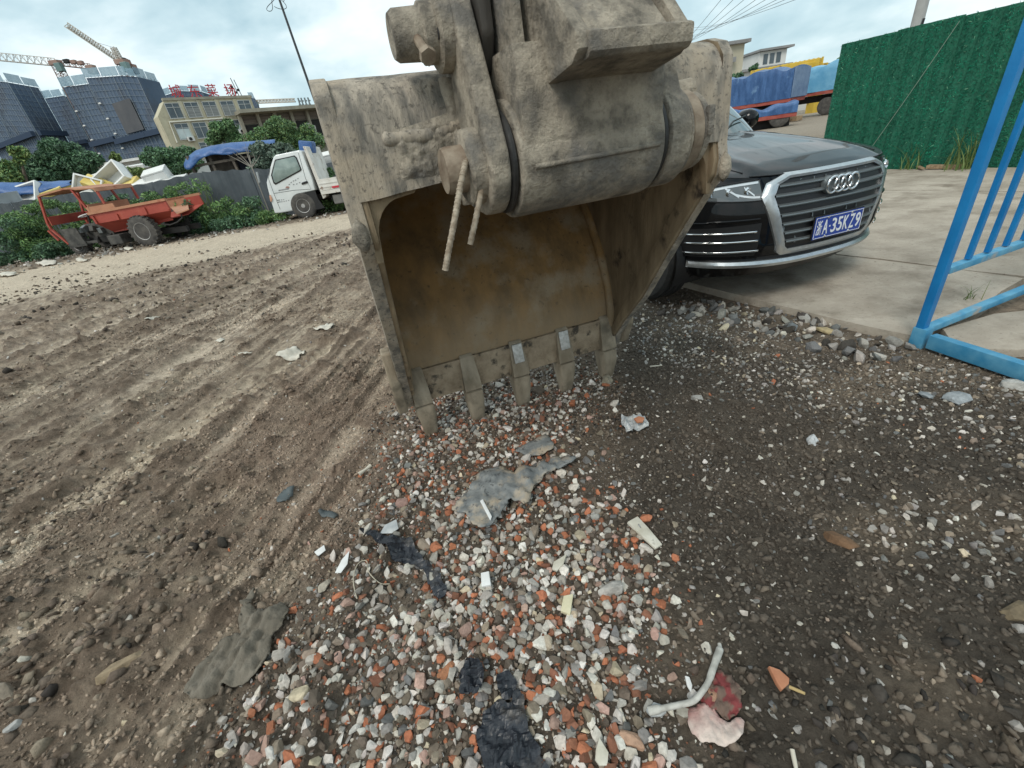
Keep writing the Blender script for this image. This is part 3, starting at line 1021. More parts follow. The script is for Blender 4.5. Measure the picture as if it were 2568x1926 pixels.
# rounded corner gussets under the ends of the top plate
for s in (-1, 1):
    xo, zo = W2 - 0.002, 1.215
    arc = [(s * (xo - 0.11 + 0.085 * math.sin(R(t))), 1.085 + 0.105 * math.cos(R(t))) for t in np.linspace(0, 90, 9)]
    m2 = MB()
    m2.prism([(s * xo, zo), (s * (xo - 0.16), zo), (s * (xo - 0.15), 1.195)] + arc + [(s * (xo - 0.02), 1.03), (s * xo, 1.03)], -0.672, -0.640, 'y')
    m2.build('corner_gusset', m_rustside, bucket, bevel=0.004, smooth=40)

# lip plate and teeth
m2 = MB()
m2.box((0, -0.012, 0.285), (2 * W2 - 0.05, 0.022, 0.175))
lumpy(m2.build('cutting_edge', m_lip, bucket, bevel=0.005, smooth=40), 0.0, 9)
for k, x in enumerate((-0.532, -0.268, 0.0, 0.268, 0.535)):
    def ring(z, w, y0, y1, dx=0.0):
        return [(x + dx - w / 2, y0, z), (x + dx + w / 2, y0, z), (x + dx + w / 2, y1, z), (x + dx - w / 2, y1, z)]
    pts = ring(0.195, 0.096, -0.070, 0.040) + ring(0.13, 0.092, -0.066, 0.036) + ring(0.03, 0.076, -0.045, 0.02) + ring(-0.03, 0.066, -0.032, 0.01)
    t = hull_solid('tooth', pts, m_tooth, bucket, bevel=0.018, smooth=60)
    lumpy(t, 0.006, 16, k)
    ad = ring(0.20, 0.090, -0.062, 0.04) + ring(0.26, 0.086, -0.052, 0.04) + ring(0.375, 0.070, -0.024, 0.03) + ring(0.385, 0.064, -0.01, 0.03)
    a_ = hull_solid('tooth_adapter', ad, m_tooth, bucket, bevel=0.008, smooth=50)
    lumpy(a_, 0.002, 16, k + 5)
    if k in (2, 3):
        m3 = MB()
        m3.box((x, -0.044, 0.325), (0.055, 0.012, 0.10), Matrix.Rotation(R(-13), 3, 'X'))
        m3.build('wear_strip', m_bright, bucket, bevel=0.004, smooth=40)

# ears (lugs) that carry the pins: outline in (y, z), y = -distance towards the viewer
PIN_L, PIN_U = (-0.80, 1.238), (-0.715, 1.525)
ear_poly = hull2(circ(PIN_L[0], PIN_L[1], 0.118, 28) + circ(PIN_U[0], PIN_U[1], 0.085, 22) + [(-0.64, 1.14), (-0.64, 1.50), (-0.70, 1.13)])
EARS = ((-0.285, -0.235), (0.205, 0.265))
for j, (a, b) in enumerate(EARS):
    m2 = MB()
    m2.prism(ear_poly, a, b)
    o = m2.build('ear', m_mud, bucket, bevel=0.012, seg=3, smooth=45)
    s = -1 if j == 0 else 1
    x0 = a if j == 0 else b
    # raised boss round the lower pin and disc round the upper pin
    m3 = MB()
    m3.lathe([(0, 0.0), (0, 0.088), (s * 0.030, 0.086), (s * 0.036, 0.078), (s * 0.036, 0.0)], 32, 'x', (x0, PIN_L[0], PIN_L[1]))
    lumpy(m3.build('pin_boss', m_mud, bucket, smooth=40), 0.0015, 20)
    m3 = MB()
    m3.lathe([(0, 0.0), (0, 0.080), (s * 0.026, 0.079), (s * 0.032, 0.070), (s * 0.032, 0.0)], 30, 'x', (x0, PIN_U[0], PIN_U[1]))
    m3.build('pin_boss', m_mud, bucket, smooth=40)
    # weld flare where the ear meets the top plate
    m4 = MB()
    m4.tube([(x0 + s * 0.004, -0.672, z) for z in np.linspace(1.14, 1.44, 14)], 0.020, 10)
    lumpy(m4.build('weld_bead', m_mud, bucket, smooth=70), 0.010, 18, j)
# small hole with a set bolt in the upper disc
m2 = MB()
m2.lathe([(0, 0.0), (0, 0.011), (-0.0025, 0.011), (-0.0025, 0.0)], 16, 'x', (-0.3175, PIN_U[0] - 0.055, PIN_U[1] - 0.012))
m2.build('bolt_hole', m_black, bucket)

# curved stiffening rib pressed into the top plate on the left, running up to the ear
BN = np.array([math.sin(bk_ang), -math.cos(bk_ang), 0])      # towards the viewer


def on_plate(px, py, y=-0.682):
    P = PLN(px, py, bk_mid + BN * (-y), BN) - bk_mid
    return (float(P @ np.array([math.cos(bk_ang), math.sin(bk_ang), 0])), y, float(P[2]))


rib_px = [(952, 346), (985, 350), (1040, 343), (1100, 331), (1150, 312), (1180, 288), (1200, 255), (1206, 232)]
rp = smooth_curve([on_plate(a, b) for a, b in rib_px], 5)
m2 = MB()
m2.tube([tuple(q) for q in rp], [0.004, 0.012] + [0.019] * (len(rp) - 3) + [0.016], 12)
lumpy(m2.build('stiffening_rib', m_plate, bucket, smooth=70), 0.004, 18)
# caked mud below the rib: a raised uneven skin on the plate
P = []
for v_ in np.linspace(0, 1, 26):
    row = []
    for u_ in np.linspace(0, 1, 44):
        x = -0.475 + 0.215 * u_
        z = 1.225 + (0.115 + 0.035 * u_) * v_
        edge = min(u_, 1 - u_, v_, 1 - v_) * 6
        h = min(1, edge) * (0.010 + 0.008 * mnoise.noise(Vector((x * 30, z * 30, 1))) + 0.006 * mnoise.noise(Vector((x * 80, z * 80, 1))))
        row.append((x, -0.688 - h, z))
    P.append(row)
m2 = MB()
m2.grid(P)
m2.build('caked_mud', m_mud, bucket, smooth=80)

# pins
m2 = MB()
m2.lathe([(-0.372, 0.0), (-0.372, 0.050), (-0.36, 0.054), (0.33, 0.054), (0.33, 0.0)], 28, 'x', (0, PIN_L[0], PIN_L[1]))
pin = m2.build('pin', m_rustpin, exc, smooth=40)
m2 = MB()
m2.lathe([(-0.295, 0.0), (-0.295, 0.060), (-0.345, 0.060), (-0.35, 0.052), (-0.405, 0.050), (-0.415, 0.043), (-0.415, 0.0)][::-1], 28, 'x', (0, PIN_U[0], PIN_U[1]))
pin2 = m2.build('pin', m_mud, exc, smooth=40)
m2 = MB()   # cross bolt through the upper pin, sloping down towards the viewer
a, b = Vector((-0.365, PIN_U[0] - 0.035, PIN_U[1] - 0.01)), Vector((-0.362, PIN_U[0] - 0.095, PIN_U[1] - 0.052))
m2.tube([a, b], 0.0105, 10)
m2.tube([b, b + (b - a).normalized() * 0.016], 0.0185, 6)
m2.build('cross_bolt', m_rustpin, pin2, smooth=30)

# arm end between the ears
BOSS = (-0.214, 0.182)
m2 = MB()
m2.lathe([(BOSS[0], 0.0), (BOSS[0], 0.132), (BOSS[0] + 0.006, 0.136), (BOSS[1] - 0.006, 0.136), (BOSS[1], 0.132), (BOSS[1], 0.0)], 48, 'x', (0, PIN_L[0], PIN_L[1]))
# tangent housing running up from the boss
m2.prism([(-0.932, 1.245), (-0.934, 1.40), (-0.915, 1.46), (-0.72, 1.46), (-0.67, 1.245)], BOSS[0] + 0.012, BOSS[1] - 0.01)
arm = m2.build('arm', m_mud, exc, bevel=0.006, smooth=40)
arm['label'] = 'end of the arm, a thick muddy sleeve held between the bucket ears'
# upright box of the arm above
m2 = MB()
m2.prism([(-0.90, 1.45), (-0.885, 1.62), (-0.99, 3.4), (-0.50, 3.4), (-0.66, 1.9), (-0.70, 1.45)], -0.150, 0.135)
m2.build('arm_box', m_mud, arm, bevel=0.008, smooth=40)
for x in (-0.178, -0.134):
    m2 = MB()
    m2.prism([(-0.925, 1.30), (-0.90, 1.62), (-1.02, 3.4), (-0.47, 3.4), (-0.64, 1.9), (-0.68, 1.30)], x - 0.009, x + 0.009)
    lumpy(m2.build('flange_plate', m_mud, arm, bevel=0.005, smooth=40), 0.003, 16, x * 50)
# protruding wedge with raised rims (stop shelf)
NX0, NX1 = -0.118, 0.132
m2 = MB()      # sloping lower plate of the shelf
m2.prism([(-0.875, 1.372), (-1.070, 1.398), (-1.082, 1.408), (-1.084, 1.440), (-1.062, 1.446), (-1.050, 1.424), (-0.875, 1.402)], NX0 + 0.006, NX1 - 0.006)
wedge = m2.build('stop_shelf', m_mud, arm, bevel=0.006, seg=2, smooth=35)
lumpy(wedge, 0.002, 20)
m2 = MB()      # recessed plate rising behind the rim
m2.prism([(-1.052, 1.428), (-0.868, 1.600), (-0.80, 1.70), (-0.78, 1.68), (-0.84, 1.56), (-1.02, 1.405)], NX0 + 0.030, NX1 - 0.030)
m2.build('recess_plate', m_mud, arm, bevel=0.003, smooth=35)
for k_, xx in enumerate((NX0, NX1)):      # the two cheek plates with chamfered corners
    m2 = MB()
    ap = -1.076 if k_ == 0 else -1.050
    m2.prism([(-0.865, 1.368), (ap + 0.03, 1.395), (ap, 1.415), (ap + 0.004, 1.440), (-0.905, 1.585), (-0.84, 1.66), (-0.82, 1.66), (-0.82, 1.40)], xx - 0.016, xx + 0.016)
    lumpy(m2.build('cheek_plate', m_mud, arm, bevel=0.007, seg=2, smooth=35), 0.003, 20, k_)
m2 = MB()    # weld line along the sleeve
m2.tube([(BOSS[0] + 0.03, -0.937, 1.222), (0.0, -0.938, 1.224), (BOSS[1] - 0.02, -0.937, 1.226)], 0.006, 8)
m2.build('weld_bead', m_mud, arm, smooth=60)
# seals and spacer rings
for (a, b, r, mm, nm) in ((-0.234, -0.216, 0.121, m_black, 'seal_ring'), (0.184, 0.203, 0.124, m_black, 'seal_ring'),
                          (0.204, 0.272, 0.128, m_mud, 'spacer_ring'), (0.272, 0.288, 0.119, m_mud, 'spacer_ring'), (0.295, 0.335, 0.104, m_rustpin, 'retaining_ring'), (0.336, 0.362, 0.098, m_mud, 'retaining_ring')):
    m2 = MB()
    m2.lathe([(a, 0.05), (a, r - 0.006), (a + 0.005, r), (b - 0.005, r), (b, r - 0.006), (b, 0.05)], 40, 'x', (0, PIN_L[0], PIN_L[1]))
    m2.build(nm, mm, exc if mm is not m_mud else arm, smooth=40)
m2 = MB()
m2.tube([(0.30, -0.80, 1.335), (0.36, -0.80, 1.34)], 0.028, 12)
m2.build('retaining_lug', m_mud, arm, smooth=40)
m2 = MB()
m2.box((0.352, -0.895, 1.26), (0.02, 0.016, 0.07))
m2.build('retaining_lug', m_mud, arm, bevel=0.004, smooth=40)

# bucket link behind the left ear
m2 = MB()
m2.prism([(-0.81, 1.50), (-0.77, 1.43), (-0.66, 1.43), (-0.60, 1.55), (-0.62, 3.2), (-0.80, 3.2)], -0.228, -0.196)
link_o = m2.build('bucket_link', m_sooty, exc, bevel=0.01, smooth=40)
m2 = MB()
m2.tube([(-0.215, -0.70, 1.4 + 0.2 * k) for k in range(10)], 0.018, 12)
m2.build('hydraulic_pipe', m_sooty, link_o, smooth=60)

# bent rebar through the pin end: two legs hanging down
rb_y = PIN_L[0] - 0.02


def wpt(px, py, y):
    P = PLN(px, py, bk_mid + BN * (-y), BN)
    return tuple(P)


leg1 = smooth_curve([wpt(1199, 392, -0.80), wpt(1172, 402, -0.845), wpt(1160, 440, -0.875), wpt(1142, 540, -0.895), wpt(1125, 630, -0.905), wpt(1117, 676, -0.905)], 5)
leg2 = smooth_curve([wpt(1199, 392, -0.80), wpt(1207, 425, -0.85), wpt(1208, 470, -0.865), wpt(1195, 540, -0.87), wpt(1179, 613, -0.87)], 5)
m2 = MB()
full = list(leg1[::-1]) + list(leg2[1:])
m2.tube([tuple(q) for q in full], 0.0072, 10)
L = 0.0
for i in range(1, len(full)):      # cross ribs of the bar
    L += float(np.linalg.norm(full[i] - full[i - 1]))
    a, b = Vector(full[i - 1]), Vector(full[i])
    nk = max(1, int((b - a).length / 0.009))
    for k in range(nk):
        c = a.lerp(b, k / nk)
        d = (b - a).normalized() * 0.0018
        m2.tube([c - d, c + d], 0.0083, 8)
rebar = m2.build('bent_rebar', mat('rebar_steel', (0.22, 0.17, 0.12), (0.42, 0.36, 0.28), scale=60, rough=0.8, bump=0.001, bscale=200), smooth=50)
tag(rebar, 'bent ribbed steel rod hooked through the bucket pin, its two ends hanging down', 'steel rod')
# ================================================================== BLACK SUV
CAR_POS, CAR_YAW = (2.262, 2.858, 0.035), R(17.5)
car = tag(empty('parked_car', CAR_POS, rot=(0, R(1.2), CAR_YAW)), 'black SUV parked half on the concrete, four-ring badge on its silver framed grille', 'car')
# local frame: x across (towards the photo's right), y backwards from the front bumper, z up
m_paint = mat('black_car_paint', (0.0045, 0.0048, 0.0058), rough=0.3, coat=0.55, spec=0.06)
m_chrome = mat('chrome', (0.78, 0.79, 0.80), rough=0.07, metal=1.0)
m_silver = mat('satin_silver_trim', (0.50, 0.52, 0.53), (0.60, 0.62, 0.63), scale=30, rough=0.30, metal=0.85)
m_slat = mat('grey_grille_slat', (0.20, 0.22, 0.225), rough=0.35, metal=0.6)
m_blackpl = mat('black_plastic', (0.010, 0.010, 0.011), rough=0.45)
m_tyre = mat('tyre_rubber', (0.016, 0.016, 0.016), (0.034, 0.032, 0.03), scale=30, rough=0.8, bump=0.001, bscale=120)
m_alloy = mat('alloy_rim', (0.45, 0.46, 0.47), rough=0.28, metal=0.9)
m_lens = mat('headlamp_glass', (0.10, 0.11, 0.115), rough=0.06, spec=0.6, coat=1.0)
m_led = mat('light_guide', (0.70, 0.73, 0.75), rough=0.15, metal=0.3, coat=0.6)
m_glass = mat('car_glass', (0.055, 0.075, 0.075), rough=0.03, spec=0.7, coat=1.0)

PW, DW = 2.6, 0.72


def car_bf(z):
    return float(np.interp(z, [0.20, 0.30, 0.42, 0.62, 0.74, 0.83, 0.90], [0.12, 0.035, 0.0, 0.0, 0.02, 0.06, 0.11]))


def car_w(z):
    return float(np.interp(z, [0.20, 0.30, 0.5, 0.7, 0.85, 1.1], [0.865, 0.90, 0.932, 0.945, 0.932, 0.885]))


def car_ztop(b):
    return float(np.interp(b, [0.05, 0.15, 0.3, 0.6, 1.0, 1.35, 2.2, 4.7], [0.832, 0.85, 0.872, 0.915, 0.975, 1.03, 1.065, 1.09]))


def surf_b(x, z, off=0.0):
    """how far back the front surface lies at lateral x, height z"""
    q = min(1.0, abs(x) / car_w(z))
    return car_bf(z) + DW * (1 - (1 - q ** PW) ** (1 / PW)) - off


def half_perim(z, n_front=40, n_side=100, n_rear=16):
    w, bf = car_w(z), car_bf(z)
    pts = []
    for i in range(n_front + 1):
        ph = math.pi / 2 * i / n_front
        pts.append((w * math.sin(ph) ** (2 / PW), bf + DW * (1 - max(0.0, math.cos(ph)) ** (2 / PW))))
    b0, b1 = bf + DW, 4.20
    for i in range(1, n_side + 1):
        b = b0 + (b1 - b0) * i / n_side
        pts.append((w + 0.010 * math.sin((b - b0) / (b1 - b0) * math.pi), b))
    for i in range(1, n_rear + 1):
        ph = math.pi / 2 * i / n_rear
        pts.append((w * math.cos(ph) ** (2 / 3.0), b1 + 0.44 * math.sin(ph) ** (2 / 3.0)))
    return pts


rows = []
fr = np.linspace(0, 1, 30)
base_p = half_perim(0.5)
for s in fr:
    row = []
    for i, (a0, b0) in enumerate(base_p):
        zt = car_ztop(b0)
        z = 0.205 + (zt - 0.205) * s
        a, b = half_perim(z)[i] if False else (0, 0)
        row.append((i, z))
    rows.append(row)
cache = {}


def hp(z):
    k = round(z, 3)
    if k not in cache:
        cache[k] = half_perim(k)
    return cache[k]


HALF = []
for s in fr:
    row = []
    for i, (a0, b0) in enumerate(base_p):
        z = 0.205 + (car_ztop(b0) - 0.205) * s
        a, b = hp(z)[i]
        # character crease along the flank
        a -= 0.012 * math.exp(-((z - 0.62) / 0.10) ** 2) * (1 if b > 1.0 else 0)
        row.append((a, b, z))
    HALF.append(row)
HALF = np.array(HALF)
WB = [(0.80, 0.335), (3.62, 0.335)]
RW = 0.415


def body_half(sign):
    P = HALF.copy()
    P[..., 0] *= sign
    keep = np.ones((P.shape[0] - 1, P.shape[1] - 1), bool)
    for (bc, zc) in WB:
        d = np.hypot(P[..., 1] - bc, P[..., 2] - zc)
        side = np.abs(P[..., 0]) > 0.72
        snap = side & (np.abs(d - RW) < 0.034)
        f = np.where(snap, RW / np.maximum(d, 1e-6), 1)
        P[..., 1] = bc + (P[..., 1] - bc) * f
        P[..., 2] = zc + (P[..., 2] - zc) * f
        cy = (P[:-1, :-1, 1] + P[1:, 1:, 1] + P[1:, :-1, 1] + P[:-1, 1:, 1]) / 4
        cz = (P[:-1, :-1, 2] + P[1:, 1:, 2] + P[1:, :-1, 2] + P[:-1, 1:, 2]) / 4
        sd = (np.abs(P[:-1, :-1, 0]) > 0.72)
        keep &= ~(sd & (np.hypot(cy - bc, cz - zc) < RW - 0.004))
    m, n = P.shape[:2]
    fs = []
    for i in range(m - 1):
        for j in range(n - 1):
            if keep[i, j]:
                q = (i * n + j, i * n + j + 1, (i + 1) * n + j + 1, (i + 1) * n + j)
                fs.append(q if sign > 0 else q[::-1])
    return P.reshape(-1, 3), fs


mb = MB()
for s in (1, -1):
    V, fs = body_half(s)
    mb.add(V, fs)
# shelf closing the top of the flanks behind the bonnet, under the glasshouse
jj = [j for j, p in enumerate(base_p) if p[1] > 1.15]
shelf = np.array([[(x * HALF[-1][j][0], HALF[-1][j][1], HALF[-1][j][2]) for x in (-1, -0.8, 0, 0.8, 1)] for j in jj])
mb.grid(shelf)
# floor pan
mb.box((0, 2.4, 0.22), (1.40, 3.9, 0.02))
body = mb.build('body', m_paint, car, smooth=50, fixn=False)

# bonnet
def bonnet_zc(b):
    return float(np.interp(b, [0.06, 0.12, 0.25, 0.5, 0.9, 1.35], [0.838, 0.868, 0.912, 0.962, 1.02, 1.075]))


jb = [j for j, p in enumerate(base_p) if p[1] < 1.40]
P = []
us = np.linspace(-1, 1, 49)
for j in jb:
    a, b, z = HALF[-1][j]
    row = []
    for u_ in us:
        x = a * u_
        zc = max(bonnet_zc(b), z)
        h = z + 0.003 + (zc - z) * (1 - abs(u_) ** 2.6)
        if a > 0.3:
            h += 0.012 * (math.exp(-((abs(x) - 0.50) / 0.055) ** 2) - 0.5 * math.exp(-((abs(x) - 0.60) / 0.05) ** 2)) * min(1, (b - 0.10) / 0.25 if b > 0.10 else 0) * min(1.0, (a - 0.3) / 0.3)
        row.append((x, b, h))
    P.append(row)
BONNET = np.array(P)
mb = MB()
mb.grid(P)
bonnet = mb.build('bonnet', m_paint, car, smooth=60, fixn=False)


def bonnet_pt(x, b):
    j = min(range(len(jb)), key=lambda k: abs(BONNET[k][0][1] - b))
    a = HALF[-1][jb[j]][0]
    row = BONNET[j]
    return (x, b, float(np.interp(x, row[:, 0], row[:, 2])))


for s in (-1, 1):
    mb = MB()
    mb.tube([(q[0], q[1], q[2] + 0.0005) for q in (bonnet_pt(s * (0.60 + 0.16 * min(1, t / 0.7)), 0.22 + t) for t in np.linspace(0, 1.05, 14))], 0.0032, 6)
    mb.build('bonnet_gap', m_blackpl, bonnet)
mb = MB()
mb.tube([(x, surf_b(x, 0.836) + 0.002, 0.836 + 0.012 * (abs(x) / 0.6) ** 3) for x in np.linspace(-0.60, 0.60, 25)], 0.0045, 6)
mb.build('bonnet_gap', m_blackpl, bonnet)

# glasshouse: dark pillars and roof with glass panels set proud
def gh(u_, v_):
    """glasshouse surface: u across, v from 0 base to 1 roof edge"""
    return None


base_c = [(0.0, 1.22), (0.40, 1.25), (0.70, 1.36), (0.80, 1.52), (0.83, 2.0), (0.84, 3.0), (0.82, 3.9), (0.72, 4.35), (0.40, 4.48), (0, 4.50)]
top_c = [(0.0, 1.98), (0.34, 2.0), (0.54, 2.06), (0.60, 2.15), (0.63, 2.5), (0.63, 3.1), (0.61, 3.7), (0.52, 4.02), (0.30, 4.08), (0, 4.09)]
bc_, tc_ = smooth_curve(base_c, 6), smooth_curve(top_c, 6)
P = []
for v_ in np.linspace(0, 1, 9):
    row = []
    for i in range(len(bc_)):
        x = bc_[i][0] * (1 - v_) + tc_[i][0] * v_ + 0.03 * math.sin(math.pi * v_) * (bc_[i][0] > 0.3)
        b = bc_[i][1] * (1 - v_) + tc_[i][1] * v_ - 0.02 * math.sin(math.pi * v_)
        zt_ = 1.575 + 0.05 * math.sin(math.pi * min(1, max(0, (b - 1.9) / 2.3)))
        z = (car_ztop(b) + 0.005) * (1 - v_) + zt_ * v_
        row.append((x, b, z))
    P.append(row)
P = np.array(P)
Q = P.copy()
Q[..., 0] *= -1
mb = MB()
mb.grid(P)
mb.grid(Q[:, ::-1])
roof = np.array([[(x * P[-1][i][0], P[-1][i][1], P[-1][i][2] + 0.035 * (1 - x * x)) for x in np.linspace(-1, 1, 13)] for i in range(P.shape[1])])
mb.grid(roof)
cabin = mb.build('cabin', m_paint, car, smooth=50, fixn=False)


def glass_panel(name, i0, i1, v0, v1, side, n_off=0.006):
    A = P if side > 0 else Q
    mb = MB()
    rowsg = []
    for v_ in np.linspace(v0, v1, 8):
        k = v_ * 8
        k0 = min(7, int(k))
        t = k - k0
        r_ = A[k0] * (1 - t) + A[k0 + 1] * t
        rowsg.append(r_[i0:i1])
    rowsg = np.array(rowsg)
    ctr = np.array([0, 3.0, 1.1])
    out = rowsg - ctr
    out /= np.linalg.norm(out, axis=-1)[..., None]
    mb.grid(rowsg + out * n_off)
    return mb.build(name, m_glass, car, smooth=60, fixn=False)


# windscreen spans both halves
def gp_rows(v0, v1, i1):
    rws = []
    for v_ in np.linspace(v0, v1, 8):
        k = v_ * 8
        k0 = min(7, int(k))
        t = k - k0
        a_, b_ = P[k0] * (1 - t) + P[k0 + 1] * t, Q[k0] * (1 - t) + Q[k0 + 1] * t
        rws.append(np.vstack([b_[:i1][::-1], a_[1:i1]]))
    return np.array(rws)


W_ = gp_rows(0.04, 0.93, 13)
mb = MB()
mb.grid(W_ + np.array([0, -0.006, 0.006]))
mb.build('windscreen', m_glass, car, smooth=60, fixn=False)
for s in (1, -1):
    for (i0, i1) in ((20, 29), (30, 39)):
        glass_panel('side_window', i0, i1, 0.08, 0.86, s)
W_ = []
for v_ in np.linspace(0.1, 0.85, 6):
    k = v_ * 8
    k0 = min(7, int(k)); t = k - k0
    a_, b_ = P[k0] * (1 - t) + P[k0 + 1] * t, Q[k0] * (1 - t) + Q[k0 + 1] * t
    W_.append(np.vstack([a_[44:], b_[44:][::-1][1:]]))
mb = MB()
mb.grid(np.array(W_) + np.array([0, 0.008, 0.004]))
mb.build('rear_window', m_glass, car, smooth=60, fixn=False)
for s in (-1, 1):      # wiper arms at the base of the screen
    mb = MB()
    mb.tube([(s * 0.30 - 0.1, 1.20, 1.085), (s * 0.30 + 0.12, 1.34, 1.15), (s * 0.30 + 0.36, 1.44, 1.18)], 0.007, 6)
    mb.build('wiper', m_blackpl, car)
    mb = MB()      # folded mirrors
    mb.lathe([(0.0, 0.0), (0.01, 0.06), (0.06, 0.085), (0.14, 0.085), (0.19, 0.06), (0.20, 0)], 16, 'y', (s * 0.955, 1.60, 1.15))
    o = mb.build('mirror', m_paint, car, smooth=60)
    mb = MB()
    mb.bar((s * 0.86, 1.62, 1.07), (s * 0.94, 1.66, 1.12), 0.05, 0.07)
    mb.build('mirror_foot', m_blackpl, o)

# grille -------------------------------------------------------------
FO = [(-0.385, 0.845), (0.385, 0.845), (0.515, 0.800), (0.565, 0.725), (0.415, 0.372), (0.375, 0.345), (-0.375, 0.345), (-0.415, 0.372), (-0.565, 0.725), (-0.515, 0.800)]
FI = [(-0.375, 0.815), (0.375, 0.815), (0.455, 0.785), (0.492, 0.725), (0.372, 0.405), (0.345, 0.385), (-0.345, 0.385), (-0.372, 0.405), (-0.492, 0.725), (-0.455, 0.785)]


def densify(poly, n=8):
    out = []
    for i in range(len(poly)):
        a, b = poly[i], poly[(i + 1) % len(poly)]
        for k in range(n):
            out.append((a[0] + (b[0] - a[0]) * k / n, a[1] + (b[1] - a[1]) * k / n))
    return out


fo, fi = densify(FO), densify(FI)
ringv = []
for (o_, i_) in zip(fo, fi):
    mx_, mz_ = (o_[0] * 0.5 + i_[0] * 0.5), (o_[1] * 0.5 + i_[1] * 0.5)
    ringv.append([(o_[0], surf_b(o_[0], o_[1], -0.012), o_[1]), (o_[0] * 0.995, surf_b(o_[0], o_[1], 0.014), o_[1]), (mx_, surf_b(mx_, mz_, 0.026), mz_),
                  (i_[0], surf_b(i_[0], i_[1], 0.018), i_[1]), (i_[0] * 0.985, surf_b(i_[0], i_[1], -0.05), i_[1])])
ringv = np.array(ringv + ringv[:1])
mb = MB()
mb.grid(ringv)
grille = mb.build('grille', m_silver, car, smooth=45)
grille['label'] = 'wide six-sided silver grille frame'


def inner_half(z):
    """half width of the grille opening at height z"""
    return float(np.interp(z, [0.385, 0.405, 0.725, 0.785, 0.815], [0.345, 0.372, 0.492, 0.455, 0.375]))


mb = MB()
P2 = []
for z in np.linspace(0.38, 0.82, 14):
    hw = inner_half(z) + 0.004
    P2.append([(x, surf_b(x, z, 0.0) - 0.004, z) for x in np.linspace(-hw, hw, 17)])
mb.grid(P2)
mb.build('grille_backing', m_blackpl, grille, smooth=60)
for z in (0.776, 0.722, 0.662, 0.604, 0.548, 0.492, 0.438):
    hw = inner_half(z) - 0.004
    mb = MB()
    xs_ = np.linspace(-hw, hw, 21)
    prof_ = [(-0.004, -0.012), (0.016, -0.011), (0.024, -0.003), (0.022, 0.004), (-0.004, 0.012)]
    mb.grid([[(x, surf_b(x, z, o_ - 0.0), z + dz) for x in xs_] for (o_, dz) in prof_ + prof_[:1]])
    mb.build('grille_slat', m_slat, grille, smooth=30)
for x in (-0.40, -0.30, -0.20, -0.10, 0.10, 0.20, 0.30, 0.40):
    mb = MB()
    top = 0.80 if abs(x) < 0.38 else 0.775
    bot = 0.565 if abs(x) < 0.25 else 0.42 if abs(x) < 0.35 else 0.50
    mb.bar((x, surf_b(x, 0.6, 0.006), bot), (x * 0.96, surf_b(x, top, 0.004), top), 0.005, 0.014)
    mb.build('grille_rib', m_slat, grille)
# badge: four interlaced rings on a moulded carrier
mb = MB()
for k in range(4):
    x = -0.0905 + 0.0605 * k
    mb.lathe([(-0.016, 0.040), (-0.016, 0.052), (0.02, 0.055), (0.02, 0.030)], 28, 'y', (x, surf_b(x, 0.735, 0.010), 0.740))
mb.build('badge_carrier', m_slat, grille, smooth=40)
for k in range(4):
    x = -0.0905 + 0.0605 * k
    mb = MB()
    mb.tube([(x + 0.047 * math.cos(t), surf_b(0.1, 0.735, 0.037 + 0.0015 * (k % 2)), 0.740 + 0.047 * math.sin(t)) for t in np.linspace(0, 2 * math.pi, 40, endpoint=False)], 0.0072, 10, closed=True)
    mb.build('badge_ring', m_chrome, grille, smooth=70)

# number plate
m_pblue = mat('plate_blue', (0.012, 0.045, 0.27), (0.016, 0.055, 0.32), scale=20, rough=0.38)
m_pwhite = mat('plate_white', (0.74, 0.76, 0.77), rough=0.4)
PX, PZ, PB = 0.022, 0.488, surf_b(0.0, 0.5, 0.030)
mb = MB()
mb.box((PX, PB + 0.004, PZ), (0.452, 0.010, 0.150))
mb.build('plate_holder', m_blackpl, car, bevel=0.003)
mb = MB()
mb.box((PX, PB - 0.003, PZ), (0.440, 0.004, 0.140))
plate = mb.build('number_plate', m_pblue, car, bevel=0.0015)
plate['label'] = 'blue number plate with white characters'
for (cx_, cz_, sx_, sz_) in ((0, 0.0635, 0.430, 0.0028), (0, -0.0635, 0.430, 0.0028), (-0.2145, 0, 0.0028, 0.1298), (0.2145, 0, 0.0028, 0.1298)):
    mb = MB()
    mb.box((PX + cx_, PB - 0.0062, PZ + cz_), (sx_, 0.002, sz_))
    mb.build('plate_border', m_pwhite, plate)


def text_mesh(name, body_, m, parent, loc, height, width=None, depth=0.001, rot=(R(90), 0, 0), bold=0.0):
    cu = bpy.data.curves.new(name, 'FONT')
    cu.body = body_
    cu.align_x = 'CENTER'
    cu.align_y = 'CENTER'
    cu.extrude = depth
    cu.offset = bold
    tmp = bpy.data.objects.new(name + '_curve', cu)
    COL.objects.link(tmp)
    dg = bpy.context.evaluated_depsgraph_get()
    dg.update()
    me = bpy.data.meshes.new_from_object(tmp.evaluated_get(dg))
    bpy.data.objects.remove(tmp, do_unlink=True)
    co = np.array([v.co[:] for v in me.vertices])
    if len(co) == 0:
        return None
    lo, hi = co.min(0), co.max(0)
    c = (lo + hi) / 2
    s = height / (hi[1] - lo[1])
    sx = s if width is None else width / (hi[0] - lo[0])
    for v in me.vertices:
        v.co = ((v.co.x - c[0]) * sx, (v.co.y - c[1]) * s, v.co.z * (1 if depth < 0.01 else 1))
    me.materials.clear()
    me.materials.append(m)
    o = bpy.data.objects.new(name, me)
    link(o, parent)
    o.location = loc
    o.rotation_euler = rot
    return o


